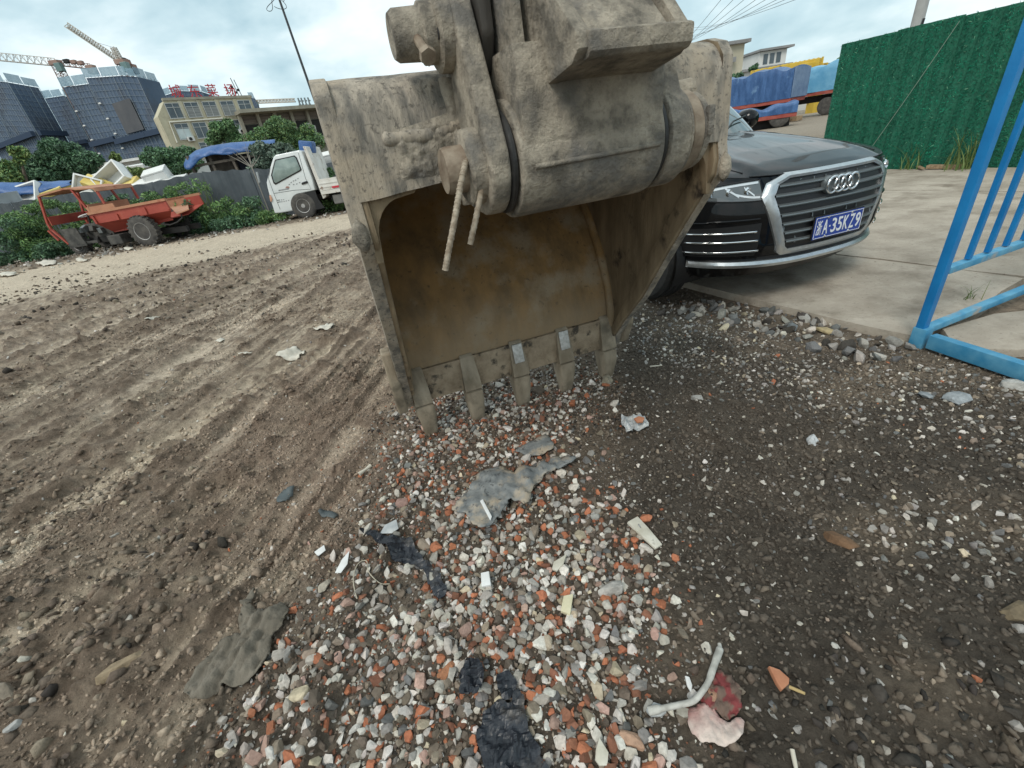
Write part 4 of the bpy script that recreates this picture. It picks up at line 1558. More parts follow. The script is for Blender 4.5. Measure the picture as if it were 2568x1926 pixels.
x = PX - 0.215 + 0.0155
for ch, w in (('浙', 0.045), ('A', 0.045), ('·', 0.010), ('3', 0.043), ('5', 0.043), ('K', 0.045), ('Z', 0.045), ('9', 0.043)):
    gap = 0.012 if ch != '·' else 0.010
    if ch == '·':
        mb = MB()
        mb.box((x + 0.004, PB - 0.0062, PZ), (0.010, 0.002, 0.010))
        mb.build('plate_dot', m_pwhite, plate)
    else:
        text_mesh('plate_character', ch, m_pwhite, plate, (x + w / 2, PB - 0.0056, PZ), 0.090, w, 0.0012, bold=0.012 if ch != '浙' else 0.004)
    x += w + gap
for (dx, dz) in ((-0.11, 0.058), (0.11, 0.058), (-0.11, -0.058), (0.11, -0.058)):
    mb = MB()
    mb.lathe([(-0.0045, 0.0), (-0.0045, 0.006), (0, 0.0085)], 10, 'y', (PX + dx, PB - 0.005, PZ + dz))
    mb.build('plate_screw', m_chrome, plate)

# headlamps
for s in (-1, 1):
    def lamp(x0, x1, fz0, fz1, off, n=14, m=6):
        rws = []
        for v_ in np.linspace(0, 1, m):
            row = []
            for u_ in np.linspace(0, 1, n):
                x = x0 + (x1 - x0) * u_
                z = fz0(u_) * (1 - v_) + fz1(u_) * v_
                row.append((s * x, surf_b(x, z, off), z))
            rws.append(row)
        return rws
    lo_ = lambda u_: 0.712 + 0.030 * u_ ** 2
    hi_ = lambda u_: 0.823 - 0.012 * u_ - 0.030 * u_ ** 3
    mb = MB()
    mb.grid(lamp(0.555, 0.875, lo_, hi_, 0.006, 18))
    hl = mb.build('headlamp', m_lens, car, smooth=60)
    strips = [
        ((0.565, 0.865), lambda u_: hi_(u_) - 0.016, lambda u_: hi_(u_) - 0.004, 0.010),
        ((0.570, 0.70), lambda u_: lo_(u_) + 0.012, lambda u_: lo_(u_) + 0.024, 0.010),
        ((0.60, 0.645), lambda u_: 0.735 + 0.05 * u_, lambda u_: 0.748 + 0.05 * u_, 0.011),
        ((0.68, 0.735), lambda u_: 0.735 + 0.055 * u_, lambda u_: 0.750 + 0.055 * u_, 0.011),
    ]
    for (xx, f0, f1, off) in strips:
        mb = MB()
        mb.grid(lamp(xx[0], xx[1], f0, f1, off, 12, 3))
        mb.build('light_strip', m_led, hl, smooth=60)
    for xx in (0.625, 0.715, 0.79):      # projector lenses behind the cover
        mb = MB()
        zc = 0.768
        mb.lathe([(0.0, 0.0), (-0.006, 0.012), (-0.008, 0.020), (0.004, 0.026)], 16, 'y', (s * xx, surf_b(xx, zc, 0.004), zc))
        mb.build('projector', m_chrome, hl, smooth=60)
    # black seam round the lamp
    mb = MB()
    outl = [(0.550 + 0.33 * t, lo_(t) - 0.004) for t in np.linspace(0, 1, 14)] + [(0.550 + 0.33 * t, hi_(t) + 0.004) for t in np.linspace(1, 0, 14)]
    mb.tube([(s * a_, surf_b(a_, b_, 0.003), b_) for a_, b_ in outl], 0.0045, 6, closed=True)
    mb.build('lamp_seam', m_blackpl, hl)
    # side intake with three bright blades
    lo2 = lambda u_: 0.365 + 0.01 * u_
    hi2 = lambda u_: 0.575 - 0.015 * u_
    mb = MB()
    mb.grid(lamp(0.545, 0.885, lo2, hi2, 0.004, 16, 8))
    it = mb.build('air_intake', m_blackpl, car, smooth=60)
    for zc in (0.525, 0.468, 0.402):
        mb = MB()
        f0, f1 = (lambda u_, zc=zc: zc - 0.0055), (lambda u_, zc=zc: zc + 0.0055)
        mb.grid(lamp(0.575 - (0.525 - zc) * 0.25, 0.88, f0, f1, 0.016, 16, 3))
        mb.build('intake_blade', m_chrome, it, smooth=60, solid=0.006)
    mb = MB()      # crease above the intake
    mb.tube([(s * x_, surf_b(x_, 0.60, 0.004), 0.60 - 0.006 * (x_ > 0.8)) for x_ in np.linspace(0.56, 0.90, 14)], 0.008, 8)
    mb.build('bumper_crease', m_paint, car, smooth=70)
    # wheel arch liner
    for (bc, zc) in WB:
        mb = MB()
        a = np.linspace(-25, 205, 24)
        mb.grid([[(s * xx, bc + RW * math.cos(R(t)) * 1.0, zc + RW * math.sin(R(t))) for t in a] for xx in (0.60, 0.80, 0.925)])
        mb.grid([[(s * 0.60, bc + q * math.cos(R(t)), zc + q * math.sin(R(t))) for t in a] for q in (0.05, RW)])
        mb.build('arch_liner', m_blackpl, car, smooth=60)

# silver skid strip and black chin
mb = MB()
xs_ = np.linspace(-0.845, 0.845, 61)
zz = lambda x: 0.298 + 0.020 * (abs(x) / 0.84) ** 2
sec = [(0.004, -0.022), (0.030, -0.020), (0.040, 0.0), (0.028, 0.020), (0.004, 0.022)]
mb.grid([[(x, surf_b(x, zz(x), o_), zz(x) + dz) for x in xs_] for (o_, dz) in sec + sec[:1]])
mb.build('skid_strip', m_silver, car, smooth=40)
mb = MB()
mb.grid([[(x, surf_b(x, z, 0.010 if z < 0.27 else 0.003), z) for x in np.linspace(-0.52, 0.52, 31)] for z in (0.325, 0.34, 0.352)])
mb.build('lower_grille', m_blackpl, car, smooth=60)

# wheels
def make_wheel(side, bc, steer=0.0):
    wroot = MB()
    ro, ri = 0.362, 0.245
    x0 = 0.0
    wroot.lathe([(-0.105, ri), (-0.118, ri + 0.03), (-0.122, ro - 0.06), (-0.112, ro - 0.022), (-0.085, ro), (-0.03, ro + 0.002), (0.03, ro + 0.002), (0.085, ro),
                 (0.112, ro - 0.022), (0.122, ro - 0.06), (0.118, ri + 0.03), (0.105, ri)], 64, 'x')
    w = wroot.build('wheel', m_tyre, car, smooth=35)
    w.location = (side * 0.815, bc, 0.335)
    w.rotation_euler = (0, 0, steer)
    for gx in (-0.055, 0.0, 0.055):
        g_ = MB()
        g_.lathe([(gx - 0.006, ro - 0.004), (gx - 0.006, ro + 0.0035), (gx + 0.006, ro + 0.0035), (gx + 0.006, ro - 0.004)], 64, 'x')
        g_.build('tread_groove', m_blackpl, w)
    rim_ = MB()
    s = side
    rim_.lathe([(s * -0.10, 0.232), (s * 0.085, 0.236), (s * 0.112, 0.248), (s * 0.112, 0.240), (s * 0.07, 0.222), (s * -0.10, 0.215)], 48, 'x')
    for k in range(10):
        a = 2 * math.pi * k / 10
        rim_.bar((s * 0.085, 0.045 * math.cos(a), 0.045 * math.sin(a)), (s * 0.092, 0.226 * math.cos(a + 0.12), 0.226 * math.sin(a + 0.12)), 0.03, 0.02, up=(1, 0, 0))
    rim_.lathe([(s * 0.02, 0.0), (s * 0.02, 0.065), (s * 0.088, 0.06), (s * 0.098, 0.035), (s * 0.098, 0.0)], 24, 'x')
    rim_.build('rim', m_alloy, w, smooth=40)
    d_ = MB()
    d_.lathe([(0.0, 0.0), (0.0, 0.175), (s * 0.02, 0.175), (s * 0.02, 0.0)], 32, 'x')
    d_.build('brake_disc', m_slat, w, smooth=40)
    return w


for s in (-1, 1):
    make_wheel(s, WB[0][0], R(10) if False else R(0))
    make_wheel(s, WB[1][0])
# rear lamps and door handles for the sides that other viewpoints could see
for s in (-1, 1):
    mb = MB()
    mb.box((s * 0.70, 4.52, 0.93), (0.34, 0.10, 0.11), Matrix.Rotation(R(-s * 28), 3, 'Z'))
    mb.build('rear_lamp', mat('red_lens', (0.25, 0.01, 0.01), rough=0.15, coat=1.0) if 'red_lens' not in MAT else MAT['red_lens'], car, bevel=0.02, smooth=40)
    for b in (2.45, 3.35):
        mb = MB()
        mb.bar((s * 0.958, b, 0.90), (s * 0.958, b + 0.19, 0.905), 0.03, 0.022)
        mb.build('door_handle', m_paint, car, bevel=0.006)
# ================================================================== SHARED: SIDE PLANES AND FOLIAGE
class Side:
    """an upright plane through a ground point: photo pixels -> local x (along), z (up); local y points away"""

    def __init__(self, o, ang):
        self.o = np.array([o[0], o[1], 0.0])
        self.ang = ang
        self.d = np.array([math.cos(ang), math.sin(ang), 0])
        self.n = np.array([-math.sin(ang), math.cos(ang), 0])

    def __call__(self, px, py, y=0.0):
        P = PLN(px, py, self.o + self.n * y, self.n) - self.o
        return (float(P @ self.d), float(P[2]))

    def many(self, pts, y=0.0):
        return [self(a, b, y) for a, b in pts]

    def empty(self, name):
        return empty(name, tuple(self.o), self.ang)


m_leaf = mat('leaf', (0.8, 0.8, 0.8), (1.15, 1.15, 1.15), scale=3, rough=0.6, vcol=True, spec=0.3)
m_bark = mat('bark', (0.07, 0.055, 0.04), (0.13, 0.105, 0.08), scale=12, rough=0.9, bump=0.01, bscale=20)


def leaf_cloud(name, centres, n, size, cols, parent, seed, droop=0.3, aspect=0.5, mat_=None, shell=0.55):
    """many small leaf faces spread through clumps (x, y, z, rx, ry, rz)"""
    rg = np.random.default_rng(seed)
    C = np.array(centres, float)
    vol = np.prod(C[:, 3:6], axis=1) ** (2 / 3)
    which = rg.choice(len(C), size=n, p=vol / vol.sum())
    d = rg.normal(size=(n, 3))
    d /= np.linalg.norm(d, axis=1)[:, None]
    rad = rg.uniform(0, 1, n) ** (1 / 3) * (1 - shell) + shell * rg.uniform(0.6, 1.05, n)
    pos = C[which, :3] + d * rad[:, None] * C[which, 3:6]
    # break the outline into tufts
    tuft = np.array([mnoise.noise(Vector(q * (1.7 / np.mean(C[:, 3:6])))) for q in pos])
    keep = tuft > -0.22
    pos, which, d = pos[keep], which[keep], d[keep]
    n = len(pos)
    a = rg.normal(size=(n, 3)) + d * 0.4
    a[:, 2] -= droop
    a /= np.linalg.norm(a, axis=1)[:, None]
    b = np.cross(a, rg.normal(size=(n, 3)))
    b /= np.linalg.norm(b, axis=1)[:, None]
    L = size * rg.uniform(0.6, 1.3, n)[:, None]
    W = L * aspect
    V = np.stack([pos - a * L * 0.5, pos + b * W * 0.5, pos + a * L * 0.5, pos - b * W * 0.5], 1).reshape(-1, 3)
    Fq = np.arange(n * 4).reshape(n, 4)
    cl = np.array(cols)
    base = cl[rg.integers(0, len(cl), n)]
    clump_tone = rg.uniform(0.8, 1.2, len(C))[which]
    col = base * clump_tone[:, None] * rg.uniform(0.75, 1.25, (n, 1))
    return raw_mesh(name, V, Fq, mat_ or m_leaf, parent, col=np.repeat(col, 4, axis=0))


GREENS = [(0.103, 0.192, 0.08), (0.136, 0.25, 0.105), (0.083, 0.15, 0.076), (0.189, 0.291, 0.129)]
DGREENS = [(0.073, 0.146, 0.081), (0.101, 0.189, 0.103), (0.128, 0.223, 0.121), (0.063, 0.112, 0.07)]
YGREENS = [(0.164, 0.232, 0.07), (0.212, 0.27, 0.096), (0.118, 0.184, 0.07)]
BGREENS = [(0.152, 0.205, 0.152), (0.109, 0.159, 0.119), (0.194, 0.245, 0.192), (0.093, 0.132, 0.105)]


def tree(name, label, group, base, blobs, size, n, cols, seed, cat='tree', aspect=0.5, shell=0.55, trunk_r=0.12):
    """base: ground point; blobs: crown clumps in world coordinates (x, y, z, rx, ry, rz)"""
    root = tag(empty(name, (base[0], base[1], 0)), label, cat, group)
    rel = [(b[0] - base[0], b[1] - base[1], b[2], b[3], b[4], b[5]) for b in blobs]
    rg = np.random.default_rng(seed)
    fine = []
    for b in rel:      # each clump becomes several smaller uneven ones
        k = 7
        for i in range(k):
            d = rg.normal(size=3)
            d /= np.linalg.norm(d)
            f = rg.uniform(0.35, 0.8)
            s = rg.uniform(0.35, 0.55)
            fine.append((b[0] + d[0] * b[3] * f, b[1] + d[1] * b[4] * f, b[2] + d[2] * b[5] * f, b[3] * s, b[4] * s, b[5] * s))
        fine.append((b[0], b[1], b[2], b[3] * 0.6, b[4] * 0.6, b[5] * 0.6))
    leaf_cloud('crown', fine, n, size, cols, root, seed, aspect=aspect, shell=shell)
    top = max(rel, key=lambda b: b[2])
    mb = MB()
    mb.tube([(0, 0, -0.1), (top[0] * 0.2, top[1] * 0.2, top[2] * 0.35), (top[0] * 0.7, top[1] * 0.7, top[2] * 0.75), (top[0], top[1], top[2])], [trunk_r, trunk_r * 0.8, trunk_r * 0.5, trunk_r * 0.15], 8)
    mb.build('trunk', m_bark, root, smooth=60)
    for b in rel:
        mb = MB()
        s = 0.45 * min(top[2], b[2])
        mb.tube([(top[0] * 0.3, top[1] * 0.3, s), (b[0] * 0.6, b[1] * 0.6, (s + b[2]) / 2), (b[0], b[1], b[2])], [trunk_r * 0.5, trunk_r * 0.35, trunk_r * 0.1], 6)
        mb.build('limb', m_bark, root, smooth=60)
    return root


def px_blob(px, py, rx_px, ry_px, Y, deep=0.8):
    """crown clump seen at a pixel, standing at depth Y"""
    P = VY(px, py, Y)
    m = Y / 1.12 / F_PX * 1.02
    return (P[0], P[1], max(P[2], 0.2), rx_px * m, rx_px * m * deep, ry_px * m)


# ================================================================== PAVING AND THINGS ON THE RIGHT
m_conc = mat('worn_concrete', (0.30, 0.258, 0.208), (0.46, 0.405, 0.335), scale=2.2, rough=0.9, bump=0.010, bscale=14, c3=(0.22, 0.185, 0.145), scale3=2.6, fac3=(0.52, 0.70), detail=13, crough=0.68, bdetail=12, brough=0.7, spec=0.2, c4=(0.15, 0.125, 0.10), scale4=45, fac4=(0.60, 0.68), amt4=0.6)
E1 = slab_dir                                   # along the edge, towards the viewer
E2 = np.array([-E1[1], E1[0]])
if E2[0] < 0:
    E2 = -E2
S0 = np.array(SLAB_EDGE[2])
pave = struct(empty('concrete_pavement', (S0[0], S0[1], 0), math.atan2(E2[1], E2[0])))


def slab(a0, a1, b0, b1, ztop, seed, tilt=0.0):
    """slab between e2 = a0..a1 and e1 = b0..b1 (local x = e2; e1 = -y)"""
    rg = random.Random(seed)
    mb = MB()
    n1, n2 = max(4, int((b1 - b0) / 0.25)), max(4, int((a1 - a0) / 0.3))
    rows_t, rows_b = [], []
    for i in range(n1 + 1):
        r1, r2 = [], []
        for j in range(n2 + 1):
            a, b = a0 + (a1 - a0) * j / n2, b0 + (b1 - b0) * i / n1
            if j == 0:
                a += rg.uniform(-0.015, 0.02)
            if i == n1:
                b += rg.uniform(-0.04, 0.02)
            z = ztop + tilt * (a - a0) + 0.006 * mnoise.noise(Vector((a * 0.8, b * 0.8, seed)))
            r1.append((a, -b, z))
            r2.append((a, -b, -0.12))
        rows_t.append(r1)
        rows_b.append(r2)
    T, B = np.array(rows_t), np.array(rows_b)
    mb.grid(T)
    mb.grid(np.array([T[:, 0], B[:, 0]]))
    mb.grid(np.array([T[:, -1], B[:, -1]]))
    mb.grid(np.array([T[-1], B[-1]]))
    mb.grid(np.array([T[0], B[0]]))
    return mb.build('slab', m_conc, pave, smooth=30)


cuts = [(0.02, 1.33), (1.365, 4.46), (4.49, 7.8), (7.83, 13.0)]
k = 0
for (a0, a1) in cuts:
    for (b0, b1) in ((-16, -10.02), (-10, -4.52), (-4.5, 1.22 if a0 < 1 else 2.2)):
        slab(a0, a1, b0, b1, 0.052 + 0.006 * math.sin(k * 2.1), k)
        k += 1
# broken corner piece inside the foot of the blue barrier
bpos = G(2490, 850)
mb = MB()
pol = [(-0.32, -0.10), (-0.10, -0.20), (0.22, -0.26), (0.50, -0.20), (0.55, 0.16), (0.20, 0.20), (-0.18, 0.12)]
mb.prism(pol, -0.06, 0.045, 'z')
bs = mb.build('broken_slab', m_conc, bevel=0.01, smooth=30)
bs.location = (bpos[0], bpos[1], 0.0)
tag(bs, 'broken piece of grey concrete lying inside the foot of the blue barrier', 'concrete piece')

# ---------------- blue steel barrier
m_blue = mat('blue_paint', (0.006, 0.155, 0.40), (0.012, 0.21, 0.50), scale=5, rough=0.45, bump=0.001, bscale=60, c3=(0.05, 0.16, 0.26), scale3=9, fac3=(0.66, 0.76), spec=0.4)
m_blueworn = mat('scuffed_blue_paint', (0.03, 0.20, 0.36), (0.12, 0.33, 0.47), scale=8, rough=0.6, bump=0.001, bscale=60, c3=(0.32, 0.30, 0.26), scale3=7, fac3=(0.56, 0.70))
ft = G(2296, 866)
rail_dir = math.atan2(2.36 - 2.04, 3.23 - 2.27)
bar_ = tag(empty('blue_barrier', (ft[0], ft[1], 0), rail_dir), 'bright blue painted steel barrier with upright bars standing at the right edge', 'barrier')
mb = MB(); mb.box((0, 0, 0.93), (0.046, 0.040, 1.84)); mb.build('post', m_blue, bar_, bevel=0.005, smooth=40)
mb = MB(); mb.box((0.006, -0.006, 0.05), (0.066, 0.066, 0.12)); mb.build('post_foot', m_blueworn, bar_, bevel=0.006, smooth=40)
mb = MB(); mb.box((1.25, 0.0, 0.415), (2.44, 0.042, 0.034)); mb.build('rail', m_blueworn, bar_, bevel=0.004, smooth=40)
mb = MB(); mb.box((1.25, 0.0, 1.78), (2.42, 0.055, 0.042)); mb.build('rail', m_blueworn, bar_, bevel=0.004, smooth=40)
mb = MB(); mb.box((1.27, 0.0, 0.085), (2.46, 0.044, 0.036)); mb.build('rail', m_blueworn, bar_, bevel=0.004, smooth=40)
for k in range(14):
    mb = MB()
    mb.box((0.20 + 0.165 * k, 0.0, 1.0975), (0.030, 0.022, 1.32))
    mb.build('upright_bar', m_blue, bar_, bevel=0.003, smooth=40)
mb = MB(); mb.box((2.46, 0, 0.93), (0.078, 0.062, 1.84)); mb.build('post', m_blue, bar_, bevel=0.005, smooth=40)
# ground beam running from the foot towards the viewer
gb = G(2568, 958)
v = np.array([gb[0] - ft[0], gb[1] - ft[1]])
v /= np.linalg.norm(v)
ca, sa = math.cos(-rail_dir), math.sin(-rail_dir)
lv = (v[0] * ca - v[1] * sa, v[0] * sa + v[1] * ca)
mb = MB()
mb.bar((lv[0] * 0.06, lv[1] * 0.06, 0.052), (lv[0] * 1.3, lv[1] * 1.3, 0.045), 0.050, 0.076)
mb.build('foot_beam', m_blueworn, bar_, bevel=0.005, smooth=40)
# grass tuft by the barrier
m_grass = mat('grass_blade', (0.07, 0.13, 0.03), (0.16, 0.20, 0.06), scale=8, rough=0.6)


def blade(mb, p, ang, h, lean, w):
    d = Vector((math.cos(ang), math.sin(ang), 0))
    s = Vector((-d.y, d.x, 0))
    vs, fs = [], []
    for i in range(5):
        t = i / 4
        c = Vector(p) + d * lean * t * t + Vector((0, 0, h * (t - 0.25 * t * t * (lean / max(h, 0.01)))))
        ww = w * (1 - t) ** 0.7 + 0.0004
        vs += [c - s * ww, c + s * ww]
        if i:
            fs.append((2 * i - 2, 2 * i - 1, 2 * i + 1, 2 * i))
    mb.add(vs, fs)


def tuft(name, label, p, n, h, seed, spread=0.03, group=None, w=0.0022):
    rg = random.Random(seed)
    mb = MB()
    for i in range(n):
        blade(mb, (rg.gauss(0, spread), rg.gauss(0, spread), -0.01), rg.uniform(0, 6.28), h * rg.uniform(0.5, 1.1), h * rg.uniform(0.15, 0.7), w * rg.uniform(0.7, 1.4))
    o = mb.build(name, m_grass, fixn=False)
    o.location = p
    return tag(o, label, 'grass', group, 'stuff')


gpt = G(2420, 765)
tuft('grass_tuft', 'little green grass tuft growing beside the blue barrier', (gpt[0], gpt[1], 0.045), 14, 0.14, 3, 0.02)

# ---------------- green artificial-turf hoarding
FA, FB = np.array([6.32, 8.59]), np.array([7.40, 5.96])
fdir = (FB - FA) / np.linalg.norm(FB - FA)
fence_ang = math.atan2(fdir[1], fdir[0])
turf_fence = tag(empty('turf_fence', (FA[0], FA[1], 0), fence_ang), 'tall hoarding covered in dark green artificial turf behind the black car', 'fence')
m_turf = mat('green_turf', (0.6, 0.6, 0.6), (1.3, 1.3, 1.3), scale=2.0, rough=0.75, vcol=True, spec=0.25)
m_turfback = mat('turf_backing', (0.004, 0.075, 0.044), (0.010, 0.13, 0.075), scale=30, rough=0.8, bump=0.01, bscale=60)
rg = np.random.default_rng(77)
for k in range(8):
    x0, x1 = k * 0.80, k * 0.80 + 0.797
    H = 1.95 + 0.012 * math.sin(k * 1.7)
    mb = MB()
    prof_c = []
    nx = 33
    xs_ = np.linspace(x0, x1, nx)
    ys_ = [0.020 * math.cos((x - x0) / 0.2 * 2 * math.pi) ** 3 for x in xs_]
    mb.grid([[(x, y, 0.0 + z) for x, y in zip(xs_, ys_)] for z in (0.03, H)])
    pn = mb.build('panel', m_turfback, turf_fence, solid=0.012)
    n = 5200 if k < 4 else 2500
    px_ = rg.uniform(x0, x1, n)
    pz_ = rg.uniform(0.02, H, n)
    dd = rg.normal(size=(n, 3)) * np.array([0.7, 0.25, 0.7])
    dd[:, 1] = -np.abs(dd[:, 1]) - 0.25
    dd[:, 2] -= 0.25
    dd /= np.linalg.norm(dd, axis=1)[:, None]
    L = rg.uniform(0.022, 0.05, n)[:, None]
    gr_ = np.cos((px_ - x0) / 0.2 * 2 * math.pi)
    p0 = np.stack([px_, 0.020 * gr_ ** 3 - 0.006, pz_], 1)
    L = L * np.where(gr_ > 0.75, 0.45, 1.0)[:, None]
    sd = np.cross(dd, rg.normal(size=(n, 3)))
    sd /= np.linalg.norm(sd, axis=1)[:, None]
    V = np.stack([p0 - sd * 0.004, p0 + sd * 0.004, p0 + dd * L], 1).reshape(-1, 3)
    tone = rg.uniform(0.45, 1.5, (n, 1)) * np.where(gr_ > 0.8, 0.55, 1.0)[:, None] * (0.75 + 0.5 * vnoise(px_ * 5, pz_ * 3, 9))[:, None]
    c = np.where(rg.uniform(size=(n, 1)) < 0.04, np.array([[0.16, 0.34, 0.22]]), np.array([[0.010, 0.165, 0.095]])) * tone
    t = raw_mesh('turf_pile', V, np.arange(n * 3).reshape(n, 3), m_turf, turf_fence, col=np.repeat(c, 3, axis=0))
    t['kind'] = 'stuff'
m_twine = mat('grey_twine', (0.22, 0.27, 0.22), rough=0.8)
mb = MB()
w0, w1 = PLN(2412, 52, (FA[0], FA[1], 0), (-fdir[1], fdir[0], 0)), PLN(2188, 372, (FA[0], FA[1], 0), (-fdir[1], fdir[0], 0))
nrm_f = np.array([fdir[1], -fdir[0], 0]) * (-1 if np.dot([fdir[1], -fdir[0]], FA) > 0 else 1)
path = [tuple(w0 * (1 - t) + w1 * t + nrm_f * 0.055 - np.array([0, 0, 0.02 * math.sin(math.pi * t)])) for t in np.linspace(0, 1, 8)]
mb.tube(path, 0.004, 5)
tag(mb.build('twine', m_twine), 'thin pale twine hanging slantwise across the green turf hoarding', 'twine')
# weeds at the foot of the hoarding
for (px, py, n, h, lab) in ((2290, 428, 40, 0.42, 'grassy weed at the foot of the green hoarding, left one'), (2420, 430, 60, 0.60, 'tall grassy weed at the foot of the green hoarding, right one'),
                            (2190, 432, 34, 0.28, 'low weed by the green hoarding next to the car')):
    q = G(px, py)
    tuft('weed', lab, (q[0] - 0.1, q[1] - 0.05, 0.05), n, h, px, 0.10, 'weeds along the green hoarding', 0.007)
    COL.objects[-1]['category'] = 'weed'
m_plank = mat('old_plank', (0.20, 0.13, 0.075), (0.36, 0.26, 0.16), scale=6, rough=0.85, stretch=(1, 8, 8), bump=0.002, bscale=30)
for (pa, pb, lab) in (((2322, 433), (2410, 432), 'short weathered plank lying along the foot of the green hoarding'), ((2268, 420), (2310, 436), 'thin broken lath leaning at the foot of the green hoarding')):
    a, b = G(*pa), G(*pb)
    mb = MB()
    thin = 'lath' in lab
    mb.bar((a[0], a[1], 0.10 if thin else 0.085), (b[0], b[1], 0.075), 0.05 if thin else 0.11, 0.02 if thin else 0.05)
    tag(mb.build('plank', m_plank, bevel=0.004), lab, 'plank')

# ---------------- grey pole behind the hoarding
pp = VY(2300, 60, 9.6)
mb = MB()
mb.lathe([(-0.1, 0.115), (0.3, 0.105), (6.0, 0.075), (6.02, 0.0)], 20, 'z')
o = mb.build('lamp_post', mat('grey_pole', (0.30, 0.30, 0.29), (0.40, 0.40, 0.385), scale=4, rough=0.7), smooth=40)
o.location = (pp[0], pp[1], 0)
tag(o, 'plain grey round pole rising behind the green turf hoarding', 'pole')

# ---------------- white machine showing over the hoarding
m_white = mat('dirty_white_paint', (0.52, 0.53, 0.52), (0.66, 0.66, 0.64), scale=3, rough=0.5, c3=(0.40, 0.36, 0.30), scale3=4, fac3=(0.6, 0.75))
m_darkwin = mat('dark_window', (0.03, 0.04, 0.045), (0.06, 0.075, 0.08), scale=1.5, rough=0.12, spec=0.6)
q = VY(2480, 60, 9.0)
wm = tag(empty('crane_truck', (q[0], q[1], 0), R(-25)), 'white truck with a raised boom, only its top showing above the green hoarding', 'truck')
hz = q[2]
mb = MB(); mb.box((0.6, 0.8, hz / 2 - 0.2), (3.6, 1.9, hz - 0.4)); mb.build('body', m_white, wm, bevel=0.04, smooth=40)
mb = MB(); mb.bar((-1.3, -0.2, hz - 0.30), (3.8, -0.2, hz + 0.35), 0.26, 0.18); boom = mb.build('boom', m_white, wm, bevel=0.02)
mb = MB(); mb.bar((-0.6, -0.2, hz + 0.0), (1.5, -0.2, hz + 0.22), 0.10, 0.07); mb.build('hose_guard', mat('dark_blue_steel', (0.03, 0.05, 0.13), rough=0.5), wm, bevel=0.01)
for x in (-0.5, -0.25):
    mb = MB(); mb.bar((x, -0.2, hz - 0.2), (x + 0.02, -0.2, hz + 0.16), 0.03, 0.03); mb.build('boom_bracket', MAT['dark_blue_steel'], wm)
mb = MB(); mb.bar((-1.1, -0.2, hz - 0.8), (-1.02, -0.2, hz + 0.25), 0.035, 0.035); mb.build('mast_rod', MAT['black_plastic'], wm)

# ---------------- tarp-covered trailers far right
m_tarp = mat('blue_tarp', (0.022, 0.075, 0.20), (0.055, 0.135, 0.31), scale=1.4, rough=0.42, bump=0.05, bscale=3.0, stretch=(3, 1, 0.8), c3=(0.16, 0.28, 0.45), scale3=1.6, fac3=(0.60, 0.75), spec=0.5)
m_tarp_l = mat('pale_blue_tarp', (0.10, 0.30, 0.48), (0.20, 0.43, 0.60), scale=1.2, rough=0.5, bump=0.03, bscale=3.0, spec=0.4)
m_tarp_s = mat('silver_tarp', (0.33, 0.36, 0.37), (0.52, 0.55, 0.56), scale=2, rough=0.35, bump=0.05, bscale=4)
m_redsteel = mat('faded_red_steel', (0.26, 0.045, 0.032), (0.36, 0.085, 0.06), scale=2.0, rough=0.7)
m_tyre_d = mat('dusty_tyre', (0.045, 0.042, 0.04), (0.10, 0.092, 0.082), scale=6, rough=0.9, bump=0.003, bscale=40)
m_dark = mat('dark_underbody', (0.016, 0.016, 0.016), (0.03, 0.028, 0.026), scale=5, rough=0.8)


def tarp_box(mb, L, W, z0, z1, seed, sag=0.10, wav=0.05):
    """a loaded bed under a sheet: rounded lumpy top, rippled sides hanging below z0"""
    rg = random.Random(seed)
    n, m = 50, 26
    rows_ = []
    for i in range(n + 1):
        x = L * i / n
        hump = sag * math.sin(x * 2.1 + seed) + 0.06 * math.sin(x * 5.3 + seed * 2)
        row = []
        for j in range(m + 1):
            t = j / m
            rip = wav * mnoise.noise(Vector((x * 2.6 + t * 1.2, t * 1.5, seed)))
            if t < 0.3:
                q_ = t / 0.3
                row.append((x, -W / 2 - rip, z0 + (z1 + hump - z0) * q_))
            elif t > 0.7:
                q_ = (1 - t) / 0.3
                row.append((x, W / 2 + rip, z0 + (z1 + hump - z0) * q_))
            else:
                q_ = (t - 0.3) / 0.4
                row.append((x, -W / 2 + W * q_, z1 + hump + 0.10 * math.sin(math.pi * q_)))
        rows_.append(row)
    mb.grid(rows_)
    for i_ in (0, n):
        r_ = rows_[i_]
        mb.add(r_ + [(r_[0][0], 0, z0)], [tuple([k, k + 1, len(r_)]) for k in range(len(r_) - 1)])


def trailer(name, label, p, ang, L, W, zbed, ztop, m_sheet, seed, wheels, low_sheet=False, stripe=True):
    root = tag(empty(name, (p[0], p[1], 0), ang), label, 'trailer')
    mb = MB()
    tarp_box(mb, L, W, zbed, ztop, seed)
    mb.build('tarp', m_sheet, root, smooth=60)
    mb = MB(); mb.box((L / 2, 0, zbed - 0.10), (L, W * 0.98, 0.20)); mb.build('bed', m_redsteel, root, bevel=0.02)
    mb = MB(); mb.box((L / 2, 0, zbed - 0.42), (L * 0.96, 0.8, 0.42)); mb.build('chassis', m_dark, root)
    for wx in wheels:
        for s in (-1, 1):
            mb = MB()
            mb.lathe([(-0.16, 0.27), (-0.17, 0.44), (-0.12, 0.52), (0.12, 0.52), (0.17, 0.44), (0.16, 0.27)], 28, 'y', (0, 0, 0))
            w = mb.build('wheel', m_tyre_d, root, smooth=40)
            w.location = (wx, s * (W / 2 - 0.22), 0.52)
            mb = MB()
            mb.lathe([(0.0, 0.0), (0.02, 0.12), (-s * -0.10, 0.26), (-s * -0.12, 0.27), (-s * -0.10, 0.28)], 20, 'y')
            mb.build('hub', m_slat, w, smooth=40)
    return root


